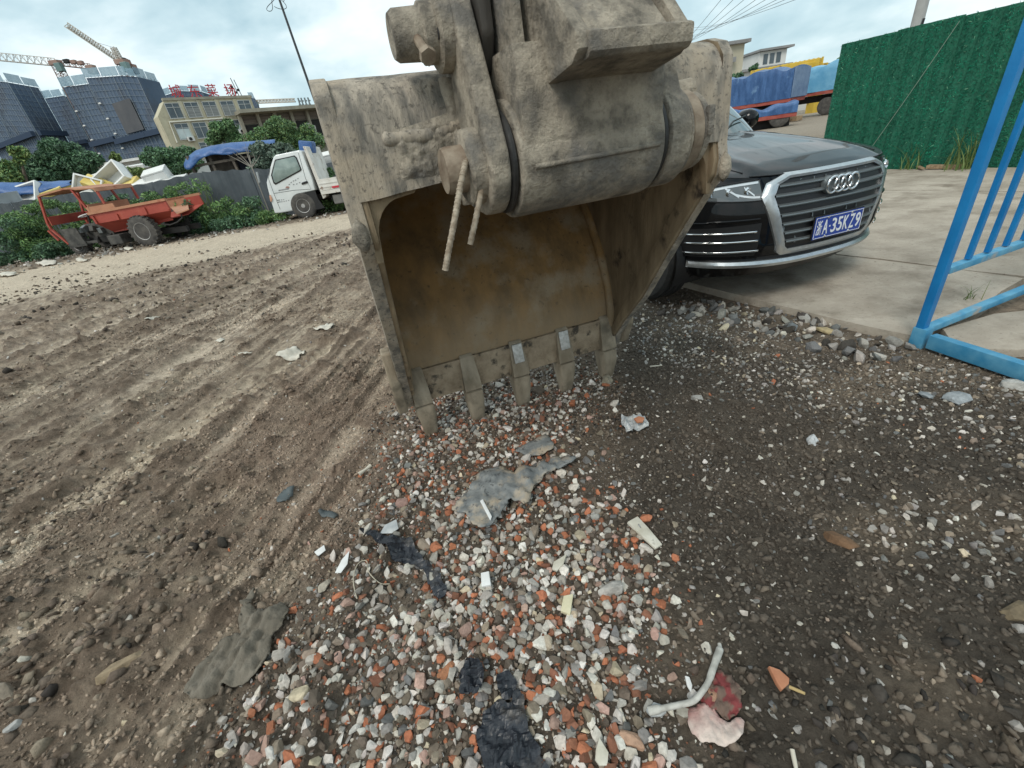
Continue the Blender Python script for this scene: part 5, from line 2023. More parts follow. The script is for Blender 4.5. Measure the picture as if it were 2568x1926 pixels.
tr_dir = math.atan2(0.80, -0.60)
q1 = VY(1998, 262, 31.0)
t1 = trailer('tarp_trailer', 'trailer loaded high under a dark blue tarp with a silver strip, beyond the car bonnet', (q1[0], q1[1]), tr_dir, 11.0, 2.4, 1.32, 2.92, m_tarp, 4, (0.9, 2.1, 7.5, 8.7))
mb = MB(); mb.box((-0.05, 0, 2.12), (0.05, 2.42, 1.55)); mb.build('rear_sheet', mat('greyblue_tarp', (0.10, 0.16, 0.28), (0.17, 0.24, 0.36), scale=1.5, rough=0.6, bump=0.03, bscale=3), t1, bevel=0.01)
mb = MB(); mb.grid([[(x, -1.26 - 0.10 * math.sin(z_ * 3) - 0.05 * mnoise.noise(Vector((x * 2, z_, 0))), 0.95 + 0.62 * z_ + 0.05 * math.sin(x * 1.7)) for x in np.linspace(1.2, 9.5, 40)] for z_ in np.linspace(0, 1, 8)])
mb.build('silver_strip', m_tarp_s, t1, smooth=60, solid=0.02)
q2 = VY(2095, 250, 34.0)
t2 = trailer('tarp_trailer', 'trailer under a pale blue tarp beside the edge of the green hoarding', (q2[0] + 1.6, q2[1] - 2.2), tr_dir, 9.0, 2.4, 1.45, 2.95, m_tarp_l, 9, (1.6, 2.9, 6.5))
q3 = VY(1985, 290, 27.5)
t3 = trailer('low_trailer', 'low flatbed with a blue sheet hanging over its red edge, right behind the car', (q3[0], q3[1]), math.atan2(0.35, -0.94), 7.5, 2.2, 0.62, 1.0, m_tarp, 14, (0.8, 5.0, 6.2))
# timber blocks under the flatbed
for k, (px, py) in enumerate(((1972, 306), (1998, 303), (1950, 311))):
    q = G(px, py)
    mb = MB(); mb.box((0, 0, 0.14), (0.5, 0.35, 0.28)); o = mb.build('timber_block', m_plank, bevel=0.02)
    o.location = (q[0], q[1], 0); o.rotation_euler = (0, 0, 0.3 * k)
    tag(o, ('timber block on the ground behind the car, nearest the tyre', 'timber block on the ground behind the car, rightmost', 'timber block on the ground behind the car, leftmost')[k], 'block', 'timber blocks under the flatbed')

# ---------------- yellow gantry crane and buildings behind
m_yel = mat('yellow_paint', (0.50, 0.33, 0.03), (0.62, 0.43, 0.06), scale=1.0, rough=0.6, c3=(0.10, 0.07, 0.04), scale3=1.3, fac3=(0.58, 0.66))
ga, gb_ = VY(1885, 192, 46), VY(2058, 160, 42)
gan = tag(empty('gantry_crane', tuple((ga[0], ga[1], 0))), 'yellow gantry crane beam spanning behind the tarp-covered trailers', 'crane')
A, B = Vector((0, 0, ga[2])), Vector((gb_[0] - ga[0], gb_[1] - ga[1], gb_[2]))
mb = MB(); mb.bar(A, B, 0.9, 0.85); mb.build('beam', m_yel, gan, bevel=0.05)
for P_, nm in ((B, 'leg'), (A.lerp(B, 0.22), 'leg')):
    mb = MB(); mb.bar((P_.x, P_.y, -0.1), (P_.x, P_.y, P_.z), 1.0, 0.6); mb.build(nm, m_yel, gan, bevel=0.03)
mb = MB(); mb.box((A.lerp(B, 0.8).x, A.lerp(B, 0.8).y - 0.6, A.lerp(B, 0.8).z - 0.3), (1.6, 0.6, 1.0)); mb.build('trolley', m_yel, gan, bevel=0.05)
for t in np.linspace(0.04, 0.96, 16):
    c = A.lerp(B, t)
    mb = MB(); mb.box((c.x, c.y - 0.50, c.z), (0.10, 0.12, 0.9)); mb.build('web_stiffener', m_yel, gan)

m_beige = mat('beige_render', (0.40, 0.37, 0.28), (0.46, 0.425, 0.33), scale=0.5, rough=0.85)
m_roof = mat('grey_roof', (0.20, 0.20, 0.20), (0.27, 0.27, 0.27), scale=1, rough=0.8)
m_pale = mat('pale_wall', (0.55, 0.55, 0.53), (0.64, 0.64, 0.62), scale=0.4, rough=0.8)
m_glassd = mat('window_glass', (0.05, 0.07, 0.085), (0.09, 0.115, 0.13), scale=0.6, rough=0.12, spec=0.6)


def block(name, label, pl, pr, Y, depth, roof=0.35, m=None, cat='building', overhang=0.5):
    """plain building: top-left and top-right pixels of its front"""
    a, b = VY(*pl, Y), VY(*pr, Y)
    root = tag(empty(name, (a[0], a[1], 0), 0), label, cat)
    W, Hh = b[0] - a[0], (a[2] + b[2]) / 2
    mb = MB(); mb.box((W / 2, depth / 2, Hh / 2), (W, depth, Hh)); mb.build('wall', m or m_beige, root)
    mb = MB(); mb.box((W / 2, depth / 2, Hh + roof / 2), (W + overhang * 2, depth + overhang * 2, roof)); mb.build('roof', m_roof, root, bevel=0.03)
    return root, W, Hh


b1, W, Hh = block('beige_building', 'plain beige block with a thin grey roof rising above the bucket edge', (1775, 122), (1868, 108), 62, 12)
mb = MB(); mb.box((W * 0.45, -0.35, Hh - 1.5), (W * 0.55, 0.7, 0.5)); mb.build('canopy', m_roof, b1)
b2, W, Hh = block('white_building', 'low white building with stepped flat roofs behind the yellow gantry', (1868, 178), (1975, 168), 80, 14, m=m_pale)
mb = MB(); mb.box((W * 0.62, 3, Hh + 1.3), (W * 0.62, 6, 2.0)); up_ = mb.build('upper_storey', m_pale, b2)
mb = MB(); mb.box((W * 0.66, 3, Hh + 2.5), (W * 0.78, 7, 0.3)); mb.build('roof', m_roof, b2)
for k in range(3):
    mb = MB(); mb.box((W * (0.45 + 0.15 * k), -0.04, Hh + 1.3), (W * 0.10, 0.06, 1.3)); mb.build('window', m_glassd, b2)
mb = MB(); mb.box((W * 0.08, -0.04, Hh - 1.6), (1.6, 0.06, 1.8)); mb.build('red_panel', m_redsteel, b2)
b3, W, Hh = block('white_shed', 'small white shed between the yellow gantry leg and the green hoarding', (2058, 172), (2082, 168), 52, 8, m=m_pale)
mb = MB(); mb.box((W * 0.5, -0.04, Hh * 0.45), (W * 0.5, 0.06, Hh * 0.6)); mb.build('door', m_roof, b3)
b4, W, Hh = block('pale_warehouse', 'long pale warehouse wall seen under the yellow gantry beam', (1945, 192), (2045, 182), 60, 10, m=m_pale, roof=0.25)
for k in range(4):
    mb = MB(); mb.box((W * (0.14 + 0.24 * k), -0.04, Hh - 1.2), (W * 0.12, 0.06, 1.0)); mb.build('window', m_glassd, b4)

q = G(1880, 300)
for k, (blobs, Y, cols, lab, n) in enumerate((
        ([(1835, 205, 26, 16), (1868, 208, 18, 14), (1800, 212, 22, 14)], 48, DGREENS, 'dark green trees massed at the foot of the beige block', 3500),
        ([(2098, 175, 22, 24), (2080, 195, 18, 20), (2120, 168, 24, 26)], 44, GREENS, 'bushy green tree behind the left end of the green hoarding', 4500),
        ([(1893, 172, 12, 10)], 70, DGREENS, 'small round dark tree in front of the white building', 1200),
        ([(1985, 190, 34, 9), (2010, 183, 22, 10)], 47, DGREENS, 'low dark tree crown just above the blue tarp', 2500))):
    bl = [px_blob(a, b, c, d, Y) for a, b, c, d in blobs]
    tree('roadside_tree', lab, 'trees beyond the trailers', (bl[0][0], bl[0][1]), bl, 0.42, n, cols, 900 + k, trunk_r=0.18)

# ---------------- overhead cables
m_cable = mat('cable', (0.06, 0.065, 0.07), rough=0.6)
for k in range(8):
    a = VY(1660 + 8 * k, 150 - 12 * k + 4 * (k % 2), 70)
    b = VY(1880 + 42 * k, -90 + 3 * k, 20)
    path = []
    for t in np.linspace(-0.25, 1.15, 16):
        p_ = a * (1 - t) + b * t
        path.append((p_[0], p_[1], p_[2] - 0.5 * math.sin(math.pi * min(1, max(0, t)))))
    mb = MB(); mb.tube(path, 0.011, 5)
    tag(mb.build('power_line', m_cable), ('lowest', 'second lowest', 'third lowest', 'fourth lowest', 'fourth highest', 'third highest', 'second highest', 'highest')[k] + ' of the thin overhead cables in the sky right of the arm', 'cable', 'overhead cables')
# ================================================================== LEFT: ROADSIDE, VEHICLES, MARKET, TOWERS
# ---------------- grey sheet fence
m_sheet = mat('grey_sheet_metal', (0.050, 0.062, 0.072), (0.085, 0.10, 0.112), scale=1.2, rough=0.6, bump=0.01, bscale=6, c3=(0.15, 0.165, 0.175), scale3=1.4, fac3=(0.58, 0.74))
FY = 17.9
xl, xr = VY(-330, 560, FY)[0], VY(960, 420, FY)[0]
fence_l = tag(empty('sheet_fence', (xl, FY, 0)), 'dark grey sheet metal fence running along the weeds on the left', 'fence')
top_px = [(-330, 566), (0, 512), (130, 492), (300, 472), (380, 458), (470, 440), (520, 428), (560, 425), (640, 424), (700, 430), (790, 412), (960, 392)]
top_xz = [VY(a, b, FY) for a, b in top_px]
txs, tzs = [q[0] for q in top_xz], [q[2] for q in top_xz]
x, k = xl, 0
while x < xr:
    w = 1.62 if k % 3 else 1.85
    mb = MB()
    za, zb = float(np.interp(x, txs, tzs)), float(np.interp(x + w, txs, tzs))
    n = 18
    j = 0.05 * math.sin(k * 5.1)
    mb.grid([[(x - xl + w * i / n, j + 0.015 * (1 if (i // 2) % 2 else -1), z) for i, z in zip(range(n + 1), zz_)] for zz_ in ([0.0] * (n + 1), [za + (zb - za) * i / n + 0.02 * math.sin(k * 3 + i) for i in range(n + 1)])])
    mb.build('panel', m_sheet, fence_l, solid=0.01)
    x += w + 0.012
    k += 1
for xx in np.arange(xl + 1.6, xr, 3.3):
    mb = MB(); mb.bar((xx - xl, 0.10, 0), (xx - xl, 0.10, float(np.interp(xx, txs, tzs)) - 0.05), 0.06, 0.06); mb.build('post', m_sheet, fence_l)

# ---------------- things heaped behind the fence
m_foam = mat('white_foam', (0.62, 0.62, 0.59), (0.72, 0.72, 0.70), scale=2, rough=0.7, bump=0.004, bscale=14)
m_yfoam = mat('yellow_foam', (0.55, 0.40, 0.10), (0.68, 0.55, 0.20), scale=2, rough=0.8, bump=0.01, bscale=9)


def foam_box(name, label, px, py, Y, size, rot, m, open_=True, cat='box', group=None):
    P = VY(px, py, Y)
    mb = MB()
    sx, sy, sz = size
    t = 0.06
    root = None
    mb.box((0, 0, -sz / 2 + t / 2), (sx, sy, t))
    for s in (-1, 1):
        mb.box((s * (sx / 2 - t / 2), 0, t / 2), (t, sy, sz - t))
        mb.box((0, s * (sy / 2 - t / 2), t / 2), (sx - 2 * t - 0.004, t, sz - t))
    if not open_:
        mb.box((0, 0, sz / 2 + t / 2 + 0.003), (sx, sy, t))
    o = mb.build(name, m, bevel=0.012, smooth=40)
    o.location = tuple(P)
    o.rotation_euler = rot
    return tag(o, label, cat, group)


foam_box('foam_crate', 'big open white foam crate tilted on the heap behind the grey fence', 285, 452, 18.9, (1.15, 0.8, 0.5), (R(60), R(-28), R(10)), m_foam)
foam_box('foam_crate', 'white foam crate lid standing against the yellow slabs behind the fence', 222, 470, 18.7, (0.9, 0.75, 0.22), (R(70), R(24), R(5)), m_foam)
foam_box('foam_crate', 'small cream foam crate end peeping up between white and yellow pieces', 254, 456, 19.2, (0.45, 0.5, 0.35), (R(70), R(-8), 0), m_foam)
foam_box('foam_crate', 'flat white foam tray low at the left behind the red dumper cab', 66, 492, 18.6, (1.15, 0.85, 0.25), (R(55), R(-6), R(-6)), m_foam)
foam_box('foam_crate', 'ribbed white foam crate on the heap near the blue shelter', 398, 446, 18.9, (0.8, 0.6, 0.45), (R(20), R(-8), R(12)), m_foam, False)
for (px, py, sz, rt, lab) in ((245, 462, (0.85, 0.5, 0.2), (R(35), R(30), 0), 'yellow foam slab leaning on the white crates behind the fence'), (315, 462, (0.9, 0.55, 0.18), (R(25), R(-6), 0), 'broad yellow foam slab right of the big white crate'),
                             (135, 478, (1.0, 0.6, 0.22), (R(20), R(-8), 0), 'pale yellow foam slab behind the red dumper roof')):
    P = VY(px, py, 18.8)
    mb = MB(); mb.box((0, 0, 0), sz)
    o = mb.build('foam_slab', m_yfoam, bevel=0.04, smooth=40)
    o.location, o.rotation_euler = tuple(P), rt
    tag(o, lab, 'foam slab', 'yellow foam slabs behind the fence')
for (px, py, w, lab) in ((355, 458, 1.6, 'white foam sheet lying flat on the heap behind the fence'), (425, 452, 1.1, 'short white foam sheet at the right end of the heap')):
    P = VY(px, py, 18.7)
    mb = MB(); mb.box((0, 0, 0), (w, 0.7, 0.10), Matrix.Rotation(R(15), 3, 'X'))
    o = mb.build('foam_sheet', m_foam, bevel=0.02); o.location = tuple(P)
    tag(o, lab, 'foam sheet')
# heap that carries them
hA, hB = VY(-60, 500, 19.4), VY(450, 455, 19.4)
mb = MB()
mb.grid([[(x_, 18.35 + d_ * 1.9, max(0.0, (1.72 if d_ not in (0, 1) else 0.0) + 0.12 * math.sin(x_ * 2.3) * (0 < d_ < 1))) for x_ in np.linspace(hA[0], hB[0], 40)] for d_ in (0, 0.12, 0.5, 0.88, 1)])
hp_ = mb.build('rubbish_heap', mat('rubbish', (0.10, 0.10, 0.09), (0.22, 0.21, 0.19), scale=2, rough=0.9, bump=0.05, bscale=5), smooth=60)
tag(hp_, 'long low heap of dark rubbish behind the grey fence under the foam boxes', 'heap')
# blue tarp roll on the fence top at far left
mb = MB()
rows_ = []
for t in np.linspace(0, 1, 30):
    px = -120 + 300 * t
    top, bot = np.interp(px, [-120, 0, 60, 180], [474, 457, 458, 452]), np.interp(px, [-120, 0, 50, 100, 180], [500, 484, 492, 484, 462])
    a, b = VY(px, top, 19.0), VY(px, bot, 18.55)
    rows_.append([tuple(a * (1 - s) + b * s + np.array([0, -0.12 * math.sin(math.pi * s) + 0.06 * mnoise.noise(Vector((t * 14, s * 3, 2))), 0.05 * mnoise.noise(Vector((t * 9, s * 2, 7)))])) for s in np.linspace(0, 1, 8)])
mb.grid(rows_)
m_tarp2 = mat('royal_blue_tarp', (0.020, 0.075, 0.22), (0.050, 0.125, 0.31), scale=2.0, rough=0.45, bump=0.04, bscale=4, c3=(0.10, 0.21, 0.44), scale3=2.5, fac3=(0.60, 0.74))
tag(mb.build('tarp_sheet', m_tarp2, smooth=60, solid=0.015), 'long blue tarp strip stretched along the heap at the left edge', 'tarp')
a, b = VY(-60, 545, 18.3), VY(55, 500, 18.3)
mb = MB()
mb.grid([[(a[0] + (b[0] - a[0]) * i / 60, 18.3 + 0.02 * math.cos(i * math.pi), z) for i in range(61)] for z in (0.6, 2.15)])
tag(mb.build('corrugated_sheet', mat('galvanised', (0.27, 0.30, 0.32), (0.40, 0.43, 0.45), scale=2, rough=0.5, metal=0.3), solid=0.01), 'pale corrugated metal sheet leaning behind the fence at the left edge', 'metal sheet')

# ---------------- blue tarp shelter
SY = 19.2
sh = tag(empty('tarp_shelter', (VY(555, 420, SY)[0], SY, 0)), 'rickety shelter roofed with a sagging blue tarp above the grey fence', 'shelter')
ox, oy = sh.location.x, sh.location.y
edge_t = [(466, 398), (490, 378), (530, 366), (580, 358), (640, 354), (690, 350)]
edge_b = [(478, 424), (500, 398), (540, 390), (580, 384), (630, 384), (690, 378)]
rows_ = []
for t in np.linspace(0, 1, 36):
    px = 466 + 224 * t
    ty, by_ = np.interp(px, [q[0] for q in edge_t], [q[1] for q in edge_t]), np.interp(px, [q[0] for q in edge_b], [q[1] for q in edge_b])
    a, b, c = VY(px, ty, SY + 2.4), VY(px, ty + 1, SY + 0.15), VY(px, by_ + 3 * math.sin(t * 16), SY - 0.2)
    c2 = c * 1.0
    row = []
    for s in np.linspace(0, 1, 6):
        row.append(tuple(a * (1 - s) + b * s))
    for s in np.linspace(0.2, 1, 6):
        q = b * (1 - s) + c * s
        q[1] += 0.10 * mnoise.noise(Vector((t * 12, s * 2, 4))) - 0.12 * math.sin(math.pi * s)
        row.append(tuple(q))
    rows_.append([(q[0] - ox, q[1] - oy, q[2]) for q in row])
mb = MB(); mb.grid(rows_)
mb.build('tarp_roof', m_tarp2, sh, smooth=60, solid=0.02)
m_wood = mat('grey_wood', (0.09, 0.075, 0.06), (0.17, 0.14, 0.11), scale=5, rough=0.9)
for px in (490, 545, 600, 660):
    p0 = VY(px, 420, SY)
    mb = MB(); mb.bar((p0[0] - ox, 0.05, 0), (p0[0] - ox - 0.15, 0.05, VY(px, 388, SY)[2]), 0.09, 0.09); mb.build('post', m_wood, sh)
wa, wb = VY(565, 400, SY), VY(690, 400, SY)
mb = MB(); mb.box(((wa[0] + wb[0]) / 2 - ox, 1.6, 1.15), (wb[0] - wa[0], 1.6, 2.3)); mb.build('underside_shade', mat('shade_navy', (0.008, 0.012, 0.028), (0.02, 0.026, 0.045), scale=1, rough=0.7), sh, bevel=0.1)  # near-black box standing in for the shade under the tarp
wa = VY(500, 412, SY)
mb = MB(); mb.box((wa[0] - ox + 0.4, 1.0, 1.25), (0.9, 0.7, 2.5)); mb.build('cupboard', m_wood, sh, bevel=0.03)
wa, wb = VY(490, 435, SY), VY(690, 430, SY)
mb = MB(); mb.bar((wa[0] - ox, 0.02, 2.1), (wb[0] - ox, 0.02, 2.15), 0.08, 0.08); mb.build('rail', m_wood, sh)

# ---------------- thin pole with wire
p0, p1 = VY(780, 226, 24), VY(694, -20, 24)
mb = MB()
base = p0 + (p0 - p1) * (p0[2] / (p1[2] - p0[2]))
mb.tube([tuple(base), tuple(p0), tuple(p1)], [0.07, 0.055, 0.045], 8)
pole = mb.build('thin_pole', mat('dark_pole', (0.035, 0.04, 0.045), rough=0.6), smooth=60)
tag(pole, 'thin dark leaning pole with loose wire at its top, left of the bucket', 'pole')
mb = MB()
ctr = VY(690, 8, 24)
mb.tube([(ctr[0] + 0.35 * math.cos(t) * (1 + 0.3 * math.sin(2 * t)), ctr[1] + 0.1 * math.sin(3 * t), ctr[2] + 0.22 * math.sin(t * 1.5)) for t in np.linspace(0, 8, 40)], 0.012, 5)
mb.build('wire_coil', m_cable, pole)

# ---------------- white light truck
TRK = Side(G(770, 547), math.atan2(0.05, 1.0))
trk = TRK.empty('light_truck')
tag(trk, 'white light flatbed truck parked at the roadside left of the bucket', 'truck')
z5 = lambda pts: [(440 + a / 5.027, 320 + b / 5.027) for a, b in pts]
WD = 1.62
m_grime_t = mat('grey_underframe', (0.10, 0.10, 0.095), (0.20, 0.19, 0.175), scale=4, rough=0.8)
cab_px = z5([(1330, 1075), (1252, 1082), (1205, 930), (1160, 760), (1148, 690), (1195, 500), (1235, 370), (1262, 345), (1560, 283), (1590, 300), (1720, 640), (1760, 790),
             (1600, 825), (1530, 850), (1490, 900), (1480, 1020), (1480, 1050)])
cab = TRK.many(cab_px)
m_truckw = mat('truck_white', (0.60, 0.63, 0.63), (0.69, 0.715, 0.71), scale=2.5, rough=0.32, coat=0.4, c3=(0.45, 0.42, 0.37), scale3=3.0, fac3=(0.64, 0.82))
mb = MB(); mb.prism(cab, 0.0, WD, 'y')
cab_o = mb.build('cab', m_truckw, trk, bevel=0.035, seg=3, smooth=40)


def patch_on(side, pts_px, y, thick, name, m, parent, bev=None):
    mb = MB()
    mb.prism(side.many(pts_px), y - thick, y + 0.002, 'y')
    return mb.build(name, m, parent, bevel=bev, smooth=40)


patch_on(TRK, z5([(1205, 600), (1250, 420), (1262, 402), (1500, 350), (1530, 375), (1592, 530), (1580, 548), (1262, 722), (1235, 700)]), 0.0, 0.014, 'window_seal', m_blackpl, cab_o, 0.004)
wdw = patch_on(TRK, z5([(1222, 598), (1262, 428), (1275, 414), (1496, 366), (1518, 385), (1576, 522), (1566, 536), (1268, 700), (1246, 684)]), 0.0, 0.020, 'door_window', mat('truck_glass', (0.14, 0.19, 0.185), (0.30, 0.37, 0.345), scale=2.2, rough=0.08, spec=0.6), cab_o, 0.004)
m_line = mat('panel_gap', (0.05, 0.055, 0.055), rough=0.7)


def line_on(side, pts_px, y, r, name, m, parent):
    mb = MB()
    mb.tube([(a, y, b) for a, b in side.many(pts_px)], r, 5)
    return mb.build(name, m, parent)


line_on(TRK, z5([(1195, 500), (1172, 640), (1240, 830), (1320, 1030)]), -0.002, 0.006, 'door_gap', m_line, cab_o)
line_on(TRK, z5([(1240, 830), (1490, 790), (1710, 775), (1640, 640), (1550, 320)]), -0.002, 0.006, 'door_gap', m_line, cab_o)
patch_on(TRK, z5([(1588, 705), (1600, 690), (1655, 672), (1670, 678), (1668, 700), (1600, 722)]), 0.0, 0.022, 'door_handle', m_blackpl, cab_o, 0.004)
patch_on(TRK, z5([(1185, 860), (1200, 845), (1225, 900), (1215, 935), (1200, 930)]), 0.0, 0.03, 'side_lamp', mat('amber_lens', (0.55, 0.30, 0.20), rough=0.2, coat=0.5), cab_o, 0.008)
# faded lettering and emblem smudges on the door
m_faded = mat('faded_print', (0.20, 0.21, 0.22), (0.34, 0.34, 0.34), scale=12, rough=0.6)
m_fadedr = mat('faded_red_print', (0.30, 0.16, 0.13), rough=0.6)
for pts in ([(1300, 785), (1430, 762), (1432, 778), (1300, 802)],):
    patch_on(TRK, z5(pts), 0.0, 0.006, 'door_print', m_faded, cab_o)
patch_on(TRK, z5([(1385, 762), (1400, 740), (1430, 742), (1440, 762)]), 0.0, 0.008, 'door_print', m_fadedr, cab_o)
for (a, b) in ((1425, 715), (1450, 690), (1478, 670), (1505, 660), (1535, 640), (1480, 715), (1520, 708), (1556, 690)):
    patch_on(TRK, z5([(a, b), (a + 16, b - 8), (a + 18, b + 6), (a + 3, b + 12)]), 0.0, 0.006, 'door_print', m_faded, cab_o)
for (a, b) in ((1282, 916), (1300, 914), (1290, 940), (1310, 937), (1335, 935), (1362, 930), (1390, 925), (1420, 918), (1330, 912), (1356, 908)):
    patch_on(TRK, z5([(a, b - 5), (a + 14, b - 7), (a + 14, b + 4), (a, b + 6)]), 0.0, 0.006, 'door_print', m_line if a < 1315 else m_faded, cab_o)
# wheel arch, chassis, bed
patch_on(TRK, z5([(1475, 1040), (1478, 960), (1500, 880), (1560, 838), (1640, 820), (1760, 792), (1800, 900), (1885, 1010), (1800, 1030)]), 0.012, 0.03, 'wheel_arch', m_blackpl, trk)
head = TRK.many(z5([(1600, 235), (1640, 240), (1900, 870), (1860, 900)]))
mb = MB(); mb.prism(head, 0.02, WD, 'y'); mb.build('bed_headboard', mat('rusty_white_steel', (0.55, 0.52, 0.47), (0.66, 0.64, 0.60), scale=3, rough=0.7, c3=(0.20, 0.10, 0.06), scale3=3.5, fac3=(0.6, 0.68)), trk, bevel=0.01)
x0, z0 = TRK(440 + 1830 / 5.027, 320 + 800 / 5.027)
_, z1 = TRK(440 + 1900 / 5.027, 320 + 640 / 5.027)
BL = 3.3
mb = MB(); mb.box((x0 + BL / 2, WD / 2, z0 - 0.06), (BL, WD + 0.08, 0.10)); mb.build('bed_floor', MAT['rusty_white_steel'], trk, bevel=0.01)
for y in (0.0, WD):
    mb = MB(); mb.box((x0 + BL / 2, y, (z0 + z1) / 2), (BL, 0.05, z1 - z0)); sdp = mb.build('bed_side', MAT['rusty_white_steel'], trk, bevel=0.008)
    for zz_ in (0.3, 0.62):
        mb = MB(); mb.box((x0 + BL / 2, y + (-0.03 if y == 0 else 0.03), z0 + (z1 - z0) * zz_), (BL, 0.02, 0.03)); mb.build('side_rib', MAT['rusty_white_steel'], sdp)
mb = MB(); mb.box((x0 + BL, WD / 2, (z0 + z1) / 2), (0.05, WD - 0.06, z1 - z0)); mb.build('tailgate', MAT['rusty_white_steel'], trk, bevel=0.008)
mb = MB(); mb.box((x0 + 0.55, -0.045, z0 + 0.06), (0.30, 0.012, 0.06)); mb.build('reflector', mat('red_reflector', (0.5, 0.03, 0.05), rough=0.3), trk)
mb = MB(); mb.box((x0 + BL / 2 - 0.4, WD / 2, 0.55), (BL + 2.0, 0.75, 0.16)); mb.build('chassis', m_dark, trk)
mb = MB(); mb.box((x0 + 0.75, 0.15, 0.42), (0.9, 0.25, 0.28)); mb.build('fuel_tank', m_grime_t, trk, bevel=0.03)
# mirror and blue bundle behind the cab
patch_on(TRK, z5([(1060, 560), (1078, 552), (1110, 680), (1095, 700)]), -0.25, 0.06, 'mirror', mat('mirror_shell', (0.30, 0.32, 0.33), rough=0.4), trk, 0.01)
P = VY(440 + 1690 / 5.027, 320 + 245 / 5.027, 16.6) - TRK.o
mb = MB(); mb.box((float(P @ TRK.d), 0.7, P[2]), (0.42, 0.5, 0.34), Matrix.Rotation(R(12), 3, 'Y')); mb.build('tarp_bundle', m_tarp2, trk, bevel=0.06, smooth=50)
for (px, py) in ((772, 547),):
    wx, _ = TRK(px, py)
    for wx_ in (wx, wx + 2.75):
        for y in (0.05, WD - 0.10):
            mb = MB()
            mb.lathe([(-0.09, 0.21), (-0.10, 0.34), (-0.07, 0.385), (0.07, 0.385), (0.10, 0.34), (0.09, 0.21)], 32, 'y')
            w = mb.build('wheel', m_tyre_d, trk, smooth=40)
            w.location = (wx_, y, 0.385)
            s = -1 if y < 0.5 else 1
            mb = MB()
            mb.lathe([(0, 0.0), (s * 0.10, 0.0), (s * 0.10, 0.06), (s * 0.06, 0.07), (s * 0.05, 0.15), (s * 0.095, 0.205), (s * 0.10, 0.215), (s * 0.06, 0.22)], 24, 'y')
            mb.build('hub', mat('dull_steel', (0.30, 0.29, 0.28), (0.42, 0.41, 0.40), scale=8, rough=0.6, metal=0.3) if 'dull_steel' not in MAT else MAT['dull_steel'], w, smooth=40)

# ---------------- red tipper
DMP = Side(G(372, 616), math.atan2(-0.13, 1.0))
dmp = DMP.empty('red_dumper')
tag(dmp, 'small rusty red dumper with an open canopy cab parked in the weeds', 'dumper')
z4 = lambda pts: [(a / 4.424, 380 + b / 4.424) for a, b in pts]
m_red = mat('red_paint', (0.29, 0.045, 0.030), (0.37, 0.072, 0.047), scale=2.0, rough=0.6, c3=(0.38, 0.15, 0.085), scale3=2.2, fac3=(0.60, 0.78), bump=0.002, bscale=20)
m_redrust = mat('rust_orange_sheet', (0.34, 0.155, 0.088), (0.46, 0.235, 0.14), scale=2.5, rough=0.75, c3=(0.30, 0.09, 0.05), scale3=2.5, fac3=(0.55, 0.7))
DW_ = 1.45
top_l, top_r = DMP(*z4([(985, 690)])[0]), DMP(*z4([(1830, 535)])[0])
bot_l, bot_r = DMP(*z4([(1165, 912)])[0]), DMP(*z4([(1800, 760)])[0])
mid_l, mid_r = DMP(*z4([(1075, 800)])[0]), DMP(*z4([(1900, 650)])[0])
# tub: upper side wall upright, lower wall sloping inwards
mb = MB()
A1, A2, A3 = top_l, mid_l, bot_l
B1, B2, B3 = top_r, mid_r, bot_r
ins = 0.34
def V3(p, y): return (p[0], y, p[1])
for (y0, y1, sgn) in ((0.0, ins, 1), (DW_, DW_ - ins, -1)):
    mb.add([V3(A1, y0), V3(B1, y0), V3(B2, y0), V3(A2, y0)], [(0, 1, 2, 3)])
    mb.add([V3(A2, y0), V3(B2, y0), V3(B3, y1), V3(A3, y1)], [(0, 1, 2, 3)])
mb.add([V3(A1, 0), V3(A1, DW_), V3(A2, DW_), V3(A3, DW_ - ins), V3(A3, ins), V3(A2, 0)], [(0, 1, 2, 3, 4, 5)])
mb.add([V3(A3, ins), V3(A3, DW_ - ins), V3(B3, DW_ - ins), V3(B3, ins)], [(0, 1, 2, 3)])
tub = mb.build('tub', m_red, dmp, solid=0.03, fixn=True)
flare = DMP.many(z4([(1820, 540), (2035, 488), (2085, 590), (2095, 640), (1960, 690), (1890, 640)]))
flare = DMP.many(z4([(1560, 588), (2035, 488), (2092, 625), (1900, 668), (1700, 690)]), DW_)
mb = MB(); mb.add([(a, DW_, b) for a, b in flare], [tuple(range(len(flare)))]); mb.build('tub_flare', m_redrust, tub, solid=0.03)
ch = [(1960, 692, 0.0), (2096, 642, 0.0), (2086, 588, DW_), (1888, 618, DW_)]
ch3 = []
for (a_, b_, y_) in ch:
    q_ = DMP(*z4([(a_, b_)])[0], y_)
    ch3.append((q_[0], y_, q_[1]))
mb = MB(); mb.add(ch3, [(0, 1, 2, 3)]); mb.build('tub_chute', m_redrust, tub, solid=0.03)
for (a, b) in (((1300, 690), (1330, 752)), ((1605, 620), (1640, 690)), ((1840, 560), (1885, 640)), ((1035, 715), (1090, 800))):
    q0, q1 = DMP(*z4([a])[0]), DMP(*z4([b])[0])
    mb = MB(); mb.bar((q0[0], -0.03, q0[1]), (q1[0], -0.03, q1[1]), 0.06, 0.05, up=(0, 1, 0)); mb.build('tub_rib', m_red, tub)
q0, q1 = DMP(*z4([(985, 690)])[0]), DMP(*z4([(1840, 530)])[0])
for y in (-0.02, DW_ + 0.02):
    mb = MB(); mb.bar((q0[0], y, q0[1]), (q1[0], y, q1[1]), 0.07, 0.07); mb.build('tub_rim', m_redrust, tub)
hb = DMP.many(z4([(950, 632), (960, 620), (1225, 575), (1250, 580), (1285, 640), (1000, 695)]))
